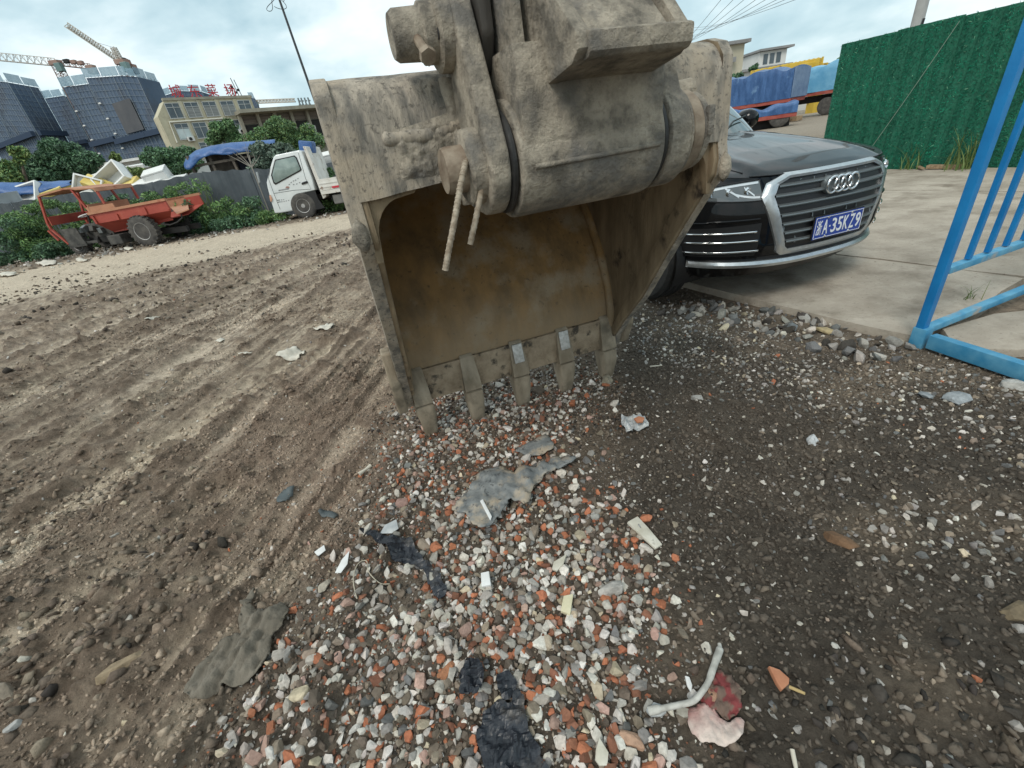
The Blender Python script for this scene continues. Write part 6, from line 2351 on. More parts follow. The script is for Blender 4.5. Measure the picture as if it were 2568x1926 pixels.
mb = MB(); mb.prism(hb, 0.0, 0.03, 'y'); mb.build('headboard_plate', m_redrust, tub)
mb = MB(); mb.box((hb[0][0] + 0.1, DW_ / 2, (hb[0][1] + A1[1]) / 2 + 0.02), (0.03, DW_, 0.30)); mb.build('headboard_plate', m_redrust, tub)
# rail under the tub and chassis
q0, q1 = DMP(*z4([(1170, 905)])[0]), DMP(*z4([(1830, 770)])[0])
mb = MB(); mb.prism(DMP.many(z4([(1165, 912), (1800, 745), (1830, 780), (1700, 810), (1690, 830), (1480, 860), (1190, 915)])), 0.30, 0.36, 'y'); mb.build('tip_frame', m_red, dmp)
q0, q1 = DMP(*z4([(760, 1040)])[0]), DMP(*z4([(1980, 900)])[0])
mb = MB(); mb.bar((q0[0], 0.45, q0[1]), (q1[0], 0.45, q1[1] + 0.05), 0.10, 0.16); mb.build('chassis_rail', m_dark, dmp)
mb = MB(); mb.bar((q0[0], 1.0, q0[1]), (q1[0], 1.0, q1[1] + 0.05), 0.10, 0.16); mb.build('chassis_rail', m_dark, dmp)
q0, q1 = DMP(*z4([(1180, 950)])[0]), DMP(*z4([(1370, 1010)])[0])
m_grime = mat('oily_grime', (0.035, 0.034, 0.032), (0.09, 0.085, 0.075), scale=5, rough=0.75, bump=0.02, bscale=10)
mb = MB(); mb.box(((q0[0] + q1[0]) / 2, 0.2, (q0[1] + q1[1]) / 2), (q1[0] - q0[0], 0.4, 0.28)); mb.build('fuel_tank', m_grime, dmp, bevel=0.03)
q0 = DMP(*z4([(970, 920)])[0])
mb = MB()
mb.box((q0[0], 0.7, q0[1] + 0.05), (0.95, 0.6, 0.45))
eng = mb.build('engine', m_grime, dmp, bevel=0.05)
for k in range(7):
    mb = MB(); mb.box((q0[0] - 0.5 + 0.17 * k, 0.28 + 0.05 * (k % 3), q0[1] + 0.2 * math.sin(k * 2.3)), (0.14, 0.16, 0.12 + 0.05 * (k % 2)), Matrix.Rotation(0.4 * k, 3, 'X')); mb.build('engine_part', (m_grime, m_slat, m_dark)[k % 3], eng, bevel=0.015)
fl = DMP.many(z4([(640, 870), (830, 850), (930, 1000), (760, 1030)]))
mb = MB(); mb.prism(fl, 0.02, 0.06, 'y'); mb.build('mudguard', m_grime, dmp)
# canopy cab
def bar_px(mb, a, b, y, w, y2=None):
    p, q = DMP(*z4([a])[0]), DMP(*z4([b])[0])
    mb.bar((p[0], y, p[1]), (q[0], y if y2 is None else y2, q[1]), w, w)
for y in (0.05, DW_ - 0.15):
    for (a, b) in (((415, 505), (510, 800)), ((770, 420), (955, 640)), ((1060, 445), (1145, 580)), ((510, 800), (560, 880)), ((545, 860), (750, 1030)), ((520, 880), (640, 990))):
        mb = MB(); bar_px(mb, a, b, y, 0.055); mb.build('frame_tube', m_red, dmp)
rowa = DMP.many(z4([(412, 500), (440, 488), (700, 415), (770, 410), (830, 420), (1030, 408), (1060, 445)]))
mb = MB(); mb.grid([[(a, y, b + 0.0) for a, b in rowa] for y in (0.0, DW_ * 0.5, DW_ - 0.1)]); mb.build('canopy_roof', m_redrust, dmp, solid=0.04)
q0, q1 = DMP(*z4([(505, 730)])[0]), DMP(*z4([(560, 825)])[0])
mb = MB(); mb.add([(q0[0], 0.05, q0[1]), (q0[0], DW_ - 0.15, q0[1]), (q1[0], DW_ - 0.15, q1[1]), (q1[0], 0.05, q1[1])], [(0, 1, 2, 3)]); mb.build('dash_panel', m_red, dmp, solid=0.03)
q2 = DMP(*z4([(700, 735)])[0])
mb = MB(); mb.add([(q0[0], DW_ - 0.16, q0[1]), (q2[0], DW_ - 0.16, q2[1]), (q2[0], DW_ - 0.16, q1[1]), (q1[0], DW_ - 0.16, q1[1])], [(0, 1, 2, 3)]); mb.build('side_panel', m_red, dmp, solid=0.03)
cw = DMP(*z4([(790, 733)])[0])
mb = MB()
mb.tube([(cw[0] + 0.235 * math.cos(t), 0.55 + 0.235 * math.sin(t), cw[1] + 0.04 * math.cos(t)) for t in np.linspace(0, 2 * math.pi, 28, endpoint=False)], 0.018, 8, closed=True)
sw = mb.build('steering_wheel', m_foam, dmp, smooth=60)
mb = MB(); mb.bar((cw[0], 0.55, cw[1]), (cw[0] - 0.15, 0.55, cw[1] - 0.5), 0.04, 0.04); mb.build('steering_column', m_dark, dmp)
mb = MB(); bar_px(mb, (780, 1050), (960, 1020), 0.05, 0.12); bar_px(mb, (960, 1010), (1080, 1000), 0.05, 0.07); mb.build('front_step', m_grime, dmp)
mb = MB(); mb.tube([(a, 0.1, b) for a, b in DMP.many(z4([(1985, 700), (1995, 740), (1940, 790), (1860, 820), (1760, 810)]))], 0.02, 6); mb.build('hose', m_dark, dmp)
wr, wf = DMP(*z4([(1635, 930)])[0]), DMP(*z4([(830, 1080)])[0])
for (cx_, r, ys) in ((wr[0], 0.43, (0.0, DW_)), (wf[0], 0.30, (0.25, DW_ - 0.25))):
    for y in ys:
        mb = MB()
        mb.lathe([(-0.11, r * 0.56), (-0.125, r * 0.85), (-0.09, r), (0.09, r), (0.125, r * 0.85), (0.11, r * 0.56)], 36, 'y')
        for k in range(22):      # lugs
            a = 2 * math.pi * k / 22
            for s in (-1, 1):
                mb.box((r * 1.0 * math.cos(a + s * 0.05), s * 0.055, r * 1.0 * math.sin(a + s * 0.05)), (0.05, 0.10, 0.055), Matrix.Rotation(-a, 3, 'Y'))
        w = mb.build('wheel', m_tyre_d, dmp, smooth=40)
        w['kind'] = 'stuff'
        w.location = (cx_, y, r)
        s = -1 if y < 0.7 else 1
        mb = MB(); mb.lathe([(0, 0.0), (s * 0.03, 0.0), (s * 0.03, r * 0.22), (s * -0.01, r * 0.3), (s * 0.03, r * 0.42), (s * 0.10, r * 0.5), (s * 0.12, r * 0.58), (s * 0.09, r * 0.6)], 24, 'y'); mb.build('hub', MAT['dull_steel'], w, smooth=40)
        for k in range(5):
            a = 2 * math.pi * k / 5
            mb = MB(); mb.lathe([(0, 0.025), (s * 0.025, 0.02), (s * 0.025, 0)], 6, 'y', (r * 0.30 * math.cos(a), s * 0.02, r * 0.30 * math.sin(a))); mb.build('wheel_nut', m_dark, w)

# ---------------- market building with red rooftop characters
m_tile = mat('stained_tile_wall', (0.40, 0.36, 0.25), (0.50, 0.46, 0.335), scale=0.7, rough=0.8, stretch=(1, 1, 0.3), c3=(0.24, 0.215, 0.16), scale3=0.55, fac3=(0.54, 0.72), detail=8)
pL, pR = VY(412, 252, 72), VY(628, 243, 80)
MK = Side(pL, math.atan2(pR[1] - pL[1], pR[0] - pL[0]))
mk = MK.empty('market_building')
tag(mk, 'stained beige market hall with two rows of windows and red rooftop characters', 'building')
MW = MK(628, 243)[0]
MH = MK(412, 252)[1]
outl = MK.many([(412, 253), (396, 292), (402, 318)]) 
face = [(0.0, MH), (outl[1][0], outl[1][1]), (outl[1][0], 0.0), (MW, 0.0), (MW, MH)]
mb = MB(); mb.prism(face, 0.0, 2.6, 'y'); mb.build('wall', m_tile, mk)
mb = MB(); mb.box((MW / 2, 0.2, MH + 0.12), (MW + 0.3, 0.7, 0.3)); mb.build('parapet', mat('stained_concrete', (0.24, 0.225, 0.18), (0.36, 0.34, 0.27), scale=0.8, rough=0.85, stretch=(1, 1, 0.3)), mk)
for k in range(9):     # facing joints
    mb = MB(); mb.box((MW / 2 - 0.3, -0.012, MH - 0.9 - 1.0 * k), (MW - 0.2 if k < 2 else MW + 1.0, 0.02, 0.03)); mb.build('joint', m_tile, mk)
m_frame = mat('window_frame', (0.50, 0.51, 0.50), rough=0.5)


def mk_window(px, py, w, h, parent, side=MK, blind=None):
    x, z = side(px, py)
    mb = MB(); mb.box((x, -0.02, z), (w, 0.10, h)); wd = mb.build('window', m_glassd, parent)
    for (cx_, cz_, sx_, sz_) in ((0, h / 2, w, 0.07), (0, -h / 2, w + 0.16, 0.09), (-w / 2, 0, 0.07, h), (w / 2, 0, 0.07, h), (0, 0.0, 0.05, h), (0, h * 0.22, w, 0.05)):
        mb = MB(); mb.box((x + cx_, -0.09, z + cz_), (sx_, 0.06, sz_)); mb.build('window_bar', m_frame, wd)
    if blind:
        mb = MB(); mb.box((x, -0.075, z - h * 0.14), (w * 0.94, 0.02, h * 0.62)); mb.build('blind', blind, wd)
    return wd


m_blind = mat('pale_blind', (0.42, 0.50, 0.50), (0.55, 0.62, 0.62), scale=1, rough=0.6)
m_shut = mat('louvre', (0.16, 0.17, 0.17), (0.28, 0.29, 0.28), scale=1, rough=0.6, stretch=(0.2, 1, 8))
for k, (px, py) in enumerate(((438, 278), (484.5, 275.6), (529, 273.4), (573, 271.4), (615, 269))):
    mk_window(px, py, 1.75, 1.75, mk, blind=(None, m_shut, m_shut, m_shut, None)[k])
for k, (px, py) in enumerate(((461, 330), (505, 327), (548, 322), (589, 320))):
    mk_window(px, py, 1.7, 1.9, mk, blind=(m_blind, None, None, m_blind)[k])
for k, (px, py) in enumerate(((520, 372), (560, 368))):
    mk_window(px, py, 1.7, 1.6, mk)
for (px, py) in ((461, 292), (507, 290), (551, 287), (596, 284)):     # stained pilaster strips
    x, z = MK(px, py - 10)
    mb = MB(); mb.box((x, -0.05, MH - 2.2), (0.5, 0.1, 4.2)); mb.build('pilaster', m_tile, mk)
for (px, py) in ((478, 349), (606, 330)):
    x, z = MK(px, py)
    mb = MB(); mb.box((x, -0.28, z), (0.80, 0.40, 0.56)); ac = mb.build('air_conditioner', m_pale, mk, bevel=0.03)
    mb = MB(); mb.lathe([(0, 0.21), (-0.02, 0.21), (-0.02, 0.0)], 20, 'y', (x - 0.1, -0.485, z)); mb.build('fan_grille', m_dark, ac)
m_pipe = mat('white_pipe', (0.62, 0.60, 0.52), rough=0.6)
pa, pb, pc = MK(424, 307), MK(558, 297), MK(446, 358)
mb = MB(); mb.tube([(pb[0], -0.12, pb[1]), (pa[0], -0.12, pa[1]), (pc[0] - 0.1, -0.12, pc[1])], 0.10, 8); mb.build('drain_pipe', m_pipe, mk)
m_redsign = mat('red_sign', (0.42, 0.02, 0.035), (0.50, 0.035, 0.05), scale=1, rough=0.5)
for ch, (px, py) in zip('城东菜场', ((441, 228.5), (488.5, 228.5), (532, 226.2), (577, 225.6))):
    x, z = MK(px, py)
    text_mesh('sign_character', ch, m_redsign, mk, (x, 0.1, z), 1.5, 1.42, 0.06, bold=0.0)
    for dx in (-0.35, 0.35):
        mb = MB(); mb.bar((x + dx, 0.35, MH + 0.2), (x + dx, 0.35, z + 0.3), 0.06, 0.06); mb.build('sign_post', m_slat, mk)
    mb = MB(); mb.bar((x - 0.6, 0.35, z), (x + 0.6, 0.35, z), 0.05, 0.05); mb.build('sign_rail', m_slat, mk)
x, z = MK(604, 240)
for (dx, h) in ((-0.9, 1.6), (0.2, 2.6), (0.6, 2.4), (-0.3, 1.2)):
    mb = MB(); mb.bar((x + dx, 1.0, MH), (x + dx - 0.35, 1.0, MH + h), 0.09, 0.09); mb.build('roof_mast', m_slat, mk)
for (dx, dz) in ((-0.45, 1.1), (0.3, 0.7), (-0.2, 0.4)):
    mb = MB(); mb.box((x + dx, 0.9, MH + dz + 0.4), (0.35, 0.12, 0.3)); mb.build('roof_unit', m_dark, mk)
# lower wing with open bays
wL, wR = VY(600, 286, 77), VY(880, 267, 88)
WG = Side(wL, math.atan2(wR[1] - wL[1], wR[0] - wL[0]))
wg = WG.empty('market_wing')
tag(wg, 'low concrete wing with dark open bays beside the market hall', 'building')
WW, WH = WG(880, 267)[0], WG(600, 286)[1]
m_oldc = MAT['stained_concrete']
mb = MB(); mb.box((WW / 2, 5.0, WH / 2), (WW, 8.0, WH)); mb.build('wall', m_oldc, wg)
mb = MB(); mb.box((WW / 2, 3.0, WH + 0.15), (WW + 0.6, 9.6, 0.45)); mb.build('roof', m_oldc, wg)
nb = 7
bw = WW / nb
for i in range(nb):
    mb = MB(); mb.box((bw * (i + 0.5), 0.96, WH - 2.5), (bw * 0.82, 0.16, 2.3)); op = mb.build('bay_opening', m_dark, wg)
    mb = MB(); mb.box((bw * (i + 0.5), 0.9, WH - 0.75), (bw * 0.84, 0.14, 1.0)); mb.build('bay_fascia', mat('brown_shutter', (0.12, 0.10, 0.085), (0.20, 0.17, 0.14), scale=0.8, rough=0.8, stretch=(0.3, 1, 5)) if 'brown_shutter' not in MAT else MAT['brown_shutter'], wg)
    if i % 3 == 1:
        mb = MB(); mb.box((bw * (i + 0.2), 0.78, WH - 3.0), (bw * 0.25, 0.1, 1.6)); mb.build('bay_panel', m_pale, op)
for i in range(nb + 1):
    mb = MB(); mb.box((bw * i, 0.5, WH / 2), (0.42, 0.5, WH)); mb.build('column', m_oldc, wg)
mb = MB(); mb.box((WW / 2, 0.45, WH - 4.3), (WW, 0.5, 1.1)); mb.build('balcony', m_oldc, wg)
x, z = WG(772, 315)
mb = MB(); mb.box((x, 0.15, z), (0.85, 0.35, 0.6)); mb.build('air_conditioner', m_pale, wg, bevel=0.03)
for k, px in enumerate((757, 764, 772, 780)):
    x, z = WG(px, 265 - 2 * k)
    mb = MB(); mb.box((x, 0.6, WH + 1.0), (0.22, 0.12, 1.25)); mb.box((x + 0.13, 0.6, WH + 1.2), (0.3, 0.1, 0.2)); mb.box((x, 0.6, WH + 0.7), (0.4, 0.1, 0.14)); mb.build('roof_letter', m_slat, wg)

# ---------------- scaffolded towers under netting
m_net = mat('blue_grey_netting', (0.090, 0.125, 0.180), (0.125, 0.165, 0.225), scale=0.12, rough=1.0, spec=0.0, c3=(0.10, 0.12, 0.155), scale3=0.2, fac3=(0.5, 0.6))
m_scaf = mat('scaffold_tube', (0.15, 0.19, 0.235), (0.20, 0.24, 0.285), scale=0.5, rough=0.6)
m_scaf2 = mat('scaffold_pale_tube', (0.26, 0.31, 0.34), rough=0.6)
m_guard = mat('pale_guard_mesh', (0.20, 0.33, 0.42), (0.30, 0.44, 0.52), scale=0.4, rough=0.7, alpha=0.62)
m_bandd = mat('dark_net_band', (0.052, 0.072, 0.110), rough=1.0, spec=0.0)


def tower(name, label, corners, seed, lights=True, band=0.5, recess=None, zlow=0.0):
    """corners: [(px, py, Y), ...] pixels of the roof edge from left to right, each standing at depth Y"""
    Pn = [VY(a, b, Y) for a, b, Y in corners]
    o = Pn[0]
    root = tag(empty(name, (o[0], o[1], 0)), label, 'tower block', 'scaffolded towers')
    rel = [Vector((p[0] - o[0], p[1] - o[1], p[2])) for p in Pn]
    backY = max(p.y for p in rel) + 12
    Ht = [p.z for p in rel]
    H0 = sum(Ht) / len(Ht)
    def back(p):
        f = (backY + o[1]) / (p.y + o[1])
        return ((p.x + o[0]) * f - o[0], backY)
    bl_, br_ = back(rel[0]), back(rel[-1])
    foot = [(p.x, p.y) for p in rel] + [(br_[0] - 1.5, br_[1]), (bl_[0] + 1.5, bl_[1])]
    mb = MB()
    n = len(foot)
    hts = Ht + [Ht[-1], Ht[0]]
    vs = [(a, b, zlow) for a, b in foot] + [(a, b, h) for (a, b), h in zip(foot, hts)]
    mb.add(vs, [tuple(range(n - 1, -1, -1)), tuple(range(n, 2 * n))] + [(i, (i + 1) % n, n + (i + 1) % n, n + i) for i in range(n)])
    mb.build('net_wall', m_net, root)
    rg = random.Random(seed)
    for i in range(len(rel) - 1):
        a, b = rel[i], rel[i + 1]
        d = Vector((b.x - a.x, b.y - a.y, 0))
        L = d.length
        d.normalize()
        nrm_ = Vector((d.y, -d.x, 0))
        if nrm_.y > 0:
            nrm_ = -nrm_
        off = nrm_ * 0.16
        hz_ = MB()
        nz_ = int(H0 / 1.2)
        for k in range(1, nz_):
            f = k / nz_
            hz_.bar((a.x + off.x, a.y + off.y, a.z * f), (b.x + off.x, b.y + off.y, b.z * f), 0.055, 0.055)
        o1 = hz_.build('scaffold_ledgers', m_scaf, root, fixn=False); o1['kind'] = 'stuff'
        vt = MB()
        nv = max(3, int(L / 1.3))
        pale = MB()
        for k in range(nv + 1):
            f = k / nv
            p = a.lerp(b, f)
            tgt = pale if k % 4 == 0 else vt
            tgt.bar((p.x + off.x * 1.4, p.y + off.y * 1.4, zlow), (p.x + off.x * 1.4, p.y + off.y * 1.4, p.z + 0.5), 0.12 if k % 4 == 0 else 0.06, 0.06)
        o2 = vt.build('scaffold_standards', m_scaf, root, fixn=False); o2['kind'] = 'stuff'
        o3 = pale.build('scaffold_standards', m_scaf2, root, fixn=False); o3['kind'] = 'stuff'
        bc = MB()
        for k in range(int(L / 5) + 1):
            for zk in range(int(H0 / 9)):
                s = rg.choice((-1, 1))
                x0_, x1_ = rg.uniform(0, 0.6), 0
                x1_ = x0_ + min(0.35, 5.0 / L)
                z0_ = zk * 9.0
                p, q = a.lerp(b, x0_), a.lerp(b, x1_)
                bc.bar((p.x + off.x * 1.7, p.y + off.y * 1.7, z0_ if s > 0 else z0_ + 8), (q.x + off.x * 1.7, q.y + off.y * 1.7, z0_ + 8 if s > 0 else z0_), 0.07, 0.07)
        o4 = bc.build('scaffold_braces', m_scaf, root, fixn=False); o4['kind'] = 'stuff'
        # pale guard screens along the top, each panel its own
        ng = max(2, int(L / 4.5))
        for k in range(ng):
            p, q = a.lerp(b, (k + 0.04) / ng), a.lerp(b, (k + 0.96) / ng)
            g_ = MB()
            hh = 1.5 + 0.5 * rg.random()
            g_.add([(p.x + off.x * 2, p.y + off.y * 2, p.z + 0.1), (q.x + off.x * 2, q.y + off.y * 2, q.z + 0.1), (q.x + off.x * 2, q.y + off.y * 2, q.z + hh), (p.x + off.x * 2, p.y + off.y * 2, p.z + hh)], [(0, 1, 2, 3)])
            g_.build('guard_screen', m_guard, root, solid=0.08)
        # dark catch band half way up
        zb_ = H0 * band
        m2 = MB()
        m2.bar((a.x + nrm_.x * 0.7, a.y + nrm_.y * 0.7, zb_), (b.x + nrm_.x * 0.7, b.y + nrm_.y * 0.7, zb_), 0.8, 1.1)
        m2.build('catch_fan', m_bandd, root)
    if lights:
        a = rel[0]
        for k in range(1, 9):
            m2 = MB(); m2.box((a.x + 0.7, a.y - 0.6, a.z - 3.2 * k - 2), (0.75, 0.6, 0.3), taper=(0.5, 0.6)); m2.build('hoist_hood', m_pale, root)
    if recess:
        i, f0, f1, z0_, z1_ = recess
        a, b = rel[i], rel[i + 1]
        p, q = a.lerp(b, f0), a.lerp(b, f1)
        d = Vector((q.x - p.x, q.y - p.y, 0)); nrm_ = Vector((d.y, -d.x, 0)).normalized()
        if nrm_.y > 0:
            nrm_ = -nrm_
        m2 = MB()
        m2.add([(p.x + nrm_.x * 0.4, p.y + nrm_.y * 0.4, H0 * z0_), (q.x + nrm_.x * 0.4, q.y + nrm_.y * 0.4, H0 * z0_), (q.x + nrm_.x * 0.4, q.y + nrm_.y * 0.4, H0 * z1_), (p.x + nrm_.x * 0.4, p.y + nrm_.y * 0.4, H0 * z1_)], [(0, 1, 2, 3)])
        m2.build('open_bay', mat('raw_concrete_bay', (0.070, 0.075, 0.085), (0.10, 0.102, 0.11), scale=0.3, rough=0.9) if 'raw_concrete_bay' not in MAT else MAT['raw_concrete_bay'], root, solid=0.1)
    return root, rel


tower('scaffold_tower', 'tower wrapped in blue-grey netting at the very left edge under the long crane jib', [(-130, 190, 150), (16, 206, 134), (96, 220, 142)], 1, band=0.60)
tower('scaffold_tower', 'farther lower netted tower between the two nearer ones', [(112, 247, 175), (160, 240, 172), (196, 252, 176)], 2, lights=False, band=0.62)
t3_, rel3 = tower('scaffold_tower', 'big netted tower with a red banner beside the beige market hall', [(216, 196, 132), (304, 190, 126), (346, 193, 124), (400, 206, 132)], 3, band=0.56, recess=(0, 0.42, 0.98, 0.60, 0.84))
tower('scaffold_tower', 'lower netted wing on the left flank of the bannered tower', [(158, 219, 138), (226, 210, 133)], 4, band=0.56)
tower('scaffold_tower', 'netted tower top showing just behind the red rooftop characters', [(412, 240, 190), (450, 228, 186), (505, 230, 186), (535, 240, 190)], 5, lights=False, band=0.3)
tower('scaffold_tower', 'slim netted tower top at the right end of the market roof', [(627, 245, 200), (640, 247, 198), (650, 270, 204)], 6, lights=False, band=0.3)
# banner
a, b = rel3[2], rel3[3]
d = (b - a); dn = Vector((d.x, d.y, 0)).normalized(); nn = Vector((dn.y, -dn.x, 0))
if nn.y > 0:
    nn = -nn
p, q = a.lerp(b, 0.50), a.lerp(b, 0.98)
zt_ = a.z - 2.6
mb = MB(); mb.add([(p.x + nn.x, p.y + nn.y, zt_), (q.x + nn.x, q.y + nn.y, zt_ - 0.4), (q.x + nn.x, q.y + nn.y, zt_ - 6.2), (p.x + nn.x, p.y + nn.y, zt_ - 5.8)], [(0, 1, 2, 3)])
ban = mb.build('banner', mat('banner_red', (0.50, 0.035, 0.05), rough=0.6), t3_, solid=0.05)
for (u0, w_, v0, h_) in ((0.20, 0.10, 0.18, 0.28), (0.34, 0.10, 0.22, 0.20), (0.22, 0.24, 0.30, 0.05), (0.60, 0.10, 0.18, 0.30), (0.72, 0.10, 0.26, 0.22), (0.58, 0.26, 0.20, 0.05),
                         (0.22, 0.10, 0.56, 0.30), (0.36, 0.09, 0.60, 0.24), (0.20, 0.26, 0.66, 0.05), (0.60, 0.09, 0.56, 0.30), (0.72, 0.10, 0.58, 0.26), (0.58, 0.24, 0.70, 0.05)):
    c0, c1 = p.lerp(q, u0), p.lerp(q, u0 + w_)
    mb = MB()
    mb.add([(c0.x + nn.x * 1.1, c0.y + nn.y * 1.1, zt_ - 6 * v0), (c1.x + nn.x * 1.1, c1.y + nn.y * 1.1, zt_ - 6 * v0), (c1.x + nn.x * 1.1, c1.y + nn.y * 1.1, zt_ - 6 * (v0 + h_)), (c0.x + nn.x * 1.1, c0.y + nn.y * 1.1, zt_ - 6 * (v0 + h_))], [(0, 1, 2, 3)])
    mb.build('banner_mark', m_pwhite, ban, solid=0.03)

# ---------------- tower cranes
m_crane = mat('crane_paint', (0.42, 0.39, 0.34), (0.52, 0.48, 0.42), scale=0.3, rough=0.6)
m_craner = mat('crane_rust_red', (0.26, 0.15, 0.12), (0.36, 0.24, 0.19), scale=0.5, rough=0.7)


def truss(mb, A, B, w, n, r=0.09):
    """three-chord lattice from A to B"""
    A, B = Vector(A), Vector(B)
    d = (B - A).normalized()
    up = Vector((0, 0, 1)) if abs(d.z) < 0.9 else Vector((0, 1, 0))
    s = d.cross(up).normalized()
    u = s.cross(d).normalized()
    ch = [s * w / 2 - u * w * 0.4, -s * w / 2 - u * w * 0.4, u * w * 0.6] if abs(d.z) < 0.9 else [s * w / 2 + u * w / 2, -s * w / 2 + u * w / 2, -s * w / 2 - u * w / 2, s * w / 2 - u * w / 2]
    for c in ch:
        mb.bar(A + c, B + c, r * 1.5, r * 1.5)
    m = len(ch)
    for k in range(n):
        p, q, h = A.lerp(B, k / n), A.lerp(B, (k + 1) / n), A.lerp(B, (k + 0.5) / n)
        for i in range(m):
            mb.bar(p + ch[i], h + ch[(i + 1) % m], r, r)
            mb.bar(h + ch[(i + 1) % m], q + ch[i], r, r)


def crane(name, label, mast_px, top_px, Y, jib_px, jibY, tail_px, apex_px=None, seed=0, thick=0.14, n=14):
    base = VY(*mast_px, Y)
    top = VY(*top_px, Y)
    root = tag(empty(name, (base[0], base[1], 0)), label, 'tower crane', 'tower cranes')
    rel = lambda P: Vector((P[0] - base[0], P[1] - base[1], P[2]))
    mb = MB(); truss(mb, (0, 0, 0), rel(top), 1.7, 34, thick); mb.build('mast', m_craner, root, fixn=False)['kind'] = 'stuff'
    J, T = rel(VY(*jib_px, jibY)), rel(VY(*tail_px, Y + 2))
    mb = MB(); truss(mb, rel(top), J, 1.7 if not apex_px else 1.05, n, thick); mb.build('jib', m_crane, root, fixn=False)['kind'] = 'stuff'
    mb = MB(); truss(mb, rel(top), T, 1.2, 6, thick); mb.build('counter_jib', m_craner, root, fixn=False)['kind'] = 'stuff'
    mb = MB(); mb.box((T.x, T.y, T.z - 0.6), (1.9, 1.6, 2.0)); mb.build('counterweight', m_craner, root, bevel=0.1)
    tp = rel(top)
    mb = MB(); mb.box((tp.x + 1.0, tp.y - 0.8, tp.z - 1.2), (1.5, 1.4, 1.9)); mb.build('cab', mat('crane_cab', (0.14, 0.22, 0.21), rough=0.4) if 'crane_cab' not in MAT else MAT['crane_cab'], root, bevel=0.1)
    mb = MB(); mb.box((tp.x, tp.y, tp.z), (2.3, 2.2, 1.0)); mb.build('slewing_ring', m_craner, root, bevel=0.1)
    for k in range(3):
        c = tp.lerp(T, 0.35 + 0.2 * k)
        mb = MB(); mb.box((c.x, c.y, c.z + 0.7), (1.3, 1.0, 0.9)); mb.build('winch', m_dark if k == 0 else m_craner, root, bevel=0.1)
    if apex_px:
        Ax = rel(VY(*apex_px, Y))
        mb = MB(); truss(mb, tp, Ax, 0.9, 6, thick); mb.build('apex_frame', m_crane, root, fixn=False)['kind'] = 'stuff'
        for e_ in (tp.lerp(J, 0.6), T):
            mb = MB(); mb.tube([Ax, e_], 0.035, 5); mb.build('stay_rope', m_dark, root)
    return root


crane('tower_crane', 'flat-top tower crane with a long level lattice jib at the upper left edge', (182, 250), (140, 158), 152, (-330, 112), 150, (228, 168), n=26, thick=0.10)
crane('tower_crane', 'luffing tower crane with its jib raised slantwise above the bannered tower', (322, 215), (305, 156), 138, (167, 63), 138, (329, 167), (284, 119), n=22, thick=0.10)
crane('tower_crane', 'faint far-off tower crane jib just above the market wing', (640, 262), (640, 256), 330, (740, 252), 330, (628, 259), n=12, thick=0.30)

# ---------------- pale low roofs between the trees
for k, (px, py, w, h, Y, lab) in enumerate(((318, 402, 6.0, 1.0, 46, 'white low roof glimpsed between the trees, nearest the big tower'), (372, 412, 5.0, 0.9, 40, 'white low roof glimpsed left of the round tree clump'),
                                           (300, 425, 3.2, 0.8, 33, 'small white roof edge just above the foam crates'))):
    P = VY(px, py, Y)
    root = tag(empty('low_roof', (P[0], P[1], 0)), lab, 'shed', 'low white sheds')
    mb = MB(); mb.box((0, 2, P[2] / 2), (w, 4, P[2])); mb.build('wall', m_pale, root)
    mb = MB(); mb.box((0, 1.8, P[2] + 0.12), (w + 0.8, 5, 0.2), Matrix.Rotation(R(4), 3, 'X')); mb.build('roof', m_foam, root)
# white barrier and yellow crate right of the truck bed
P = VY(826, 398, 19.4)
wb_ = tag(empty('white_railing', (P[0], P[1], 0)), 'white picket railing behind the truck bed beside the bucket', 'railing')
for k in range(8):
    mb = MB(); mb.box((-0.75 + 0.2 * k, 0, P[2] / 2), (0.05, 0.03, P[2])); mb.build('picket', m_pale, wb_)
for z in (P[2], P[2] - 0.7):
    mb = MB(); mb.box((0, -0.02, z), (1.7, 0.04, 0.06)); mb.build('rail', m_pale, wb_)
foam_box('yellow_crate', 'yellow slatted crate seen over the truck bed', 797, 401, 18.9, (0.55, 0.4, 0.35), (0, R(-6), 0), mat('yellow_plastic', (0.62, 0.38, 0.03), rough=0.5), cat='crate')
foam_box('foam_crate', 'white foam lump lying on the fence top just left of the bucket', 825, 398, 18.6, (0.7, 0.4, 0.28), (R(20), R(-4), 0), m_foam, False)

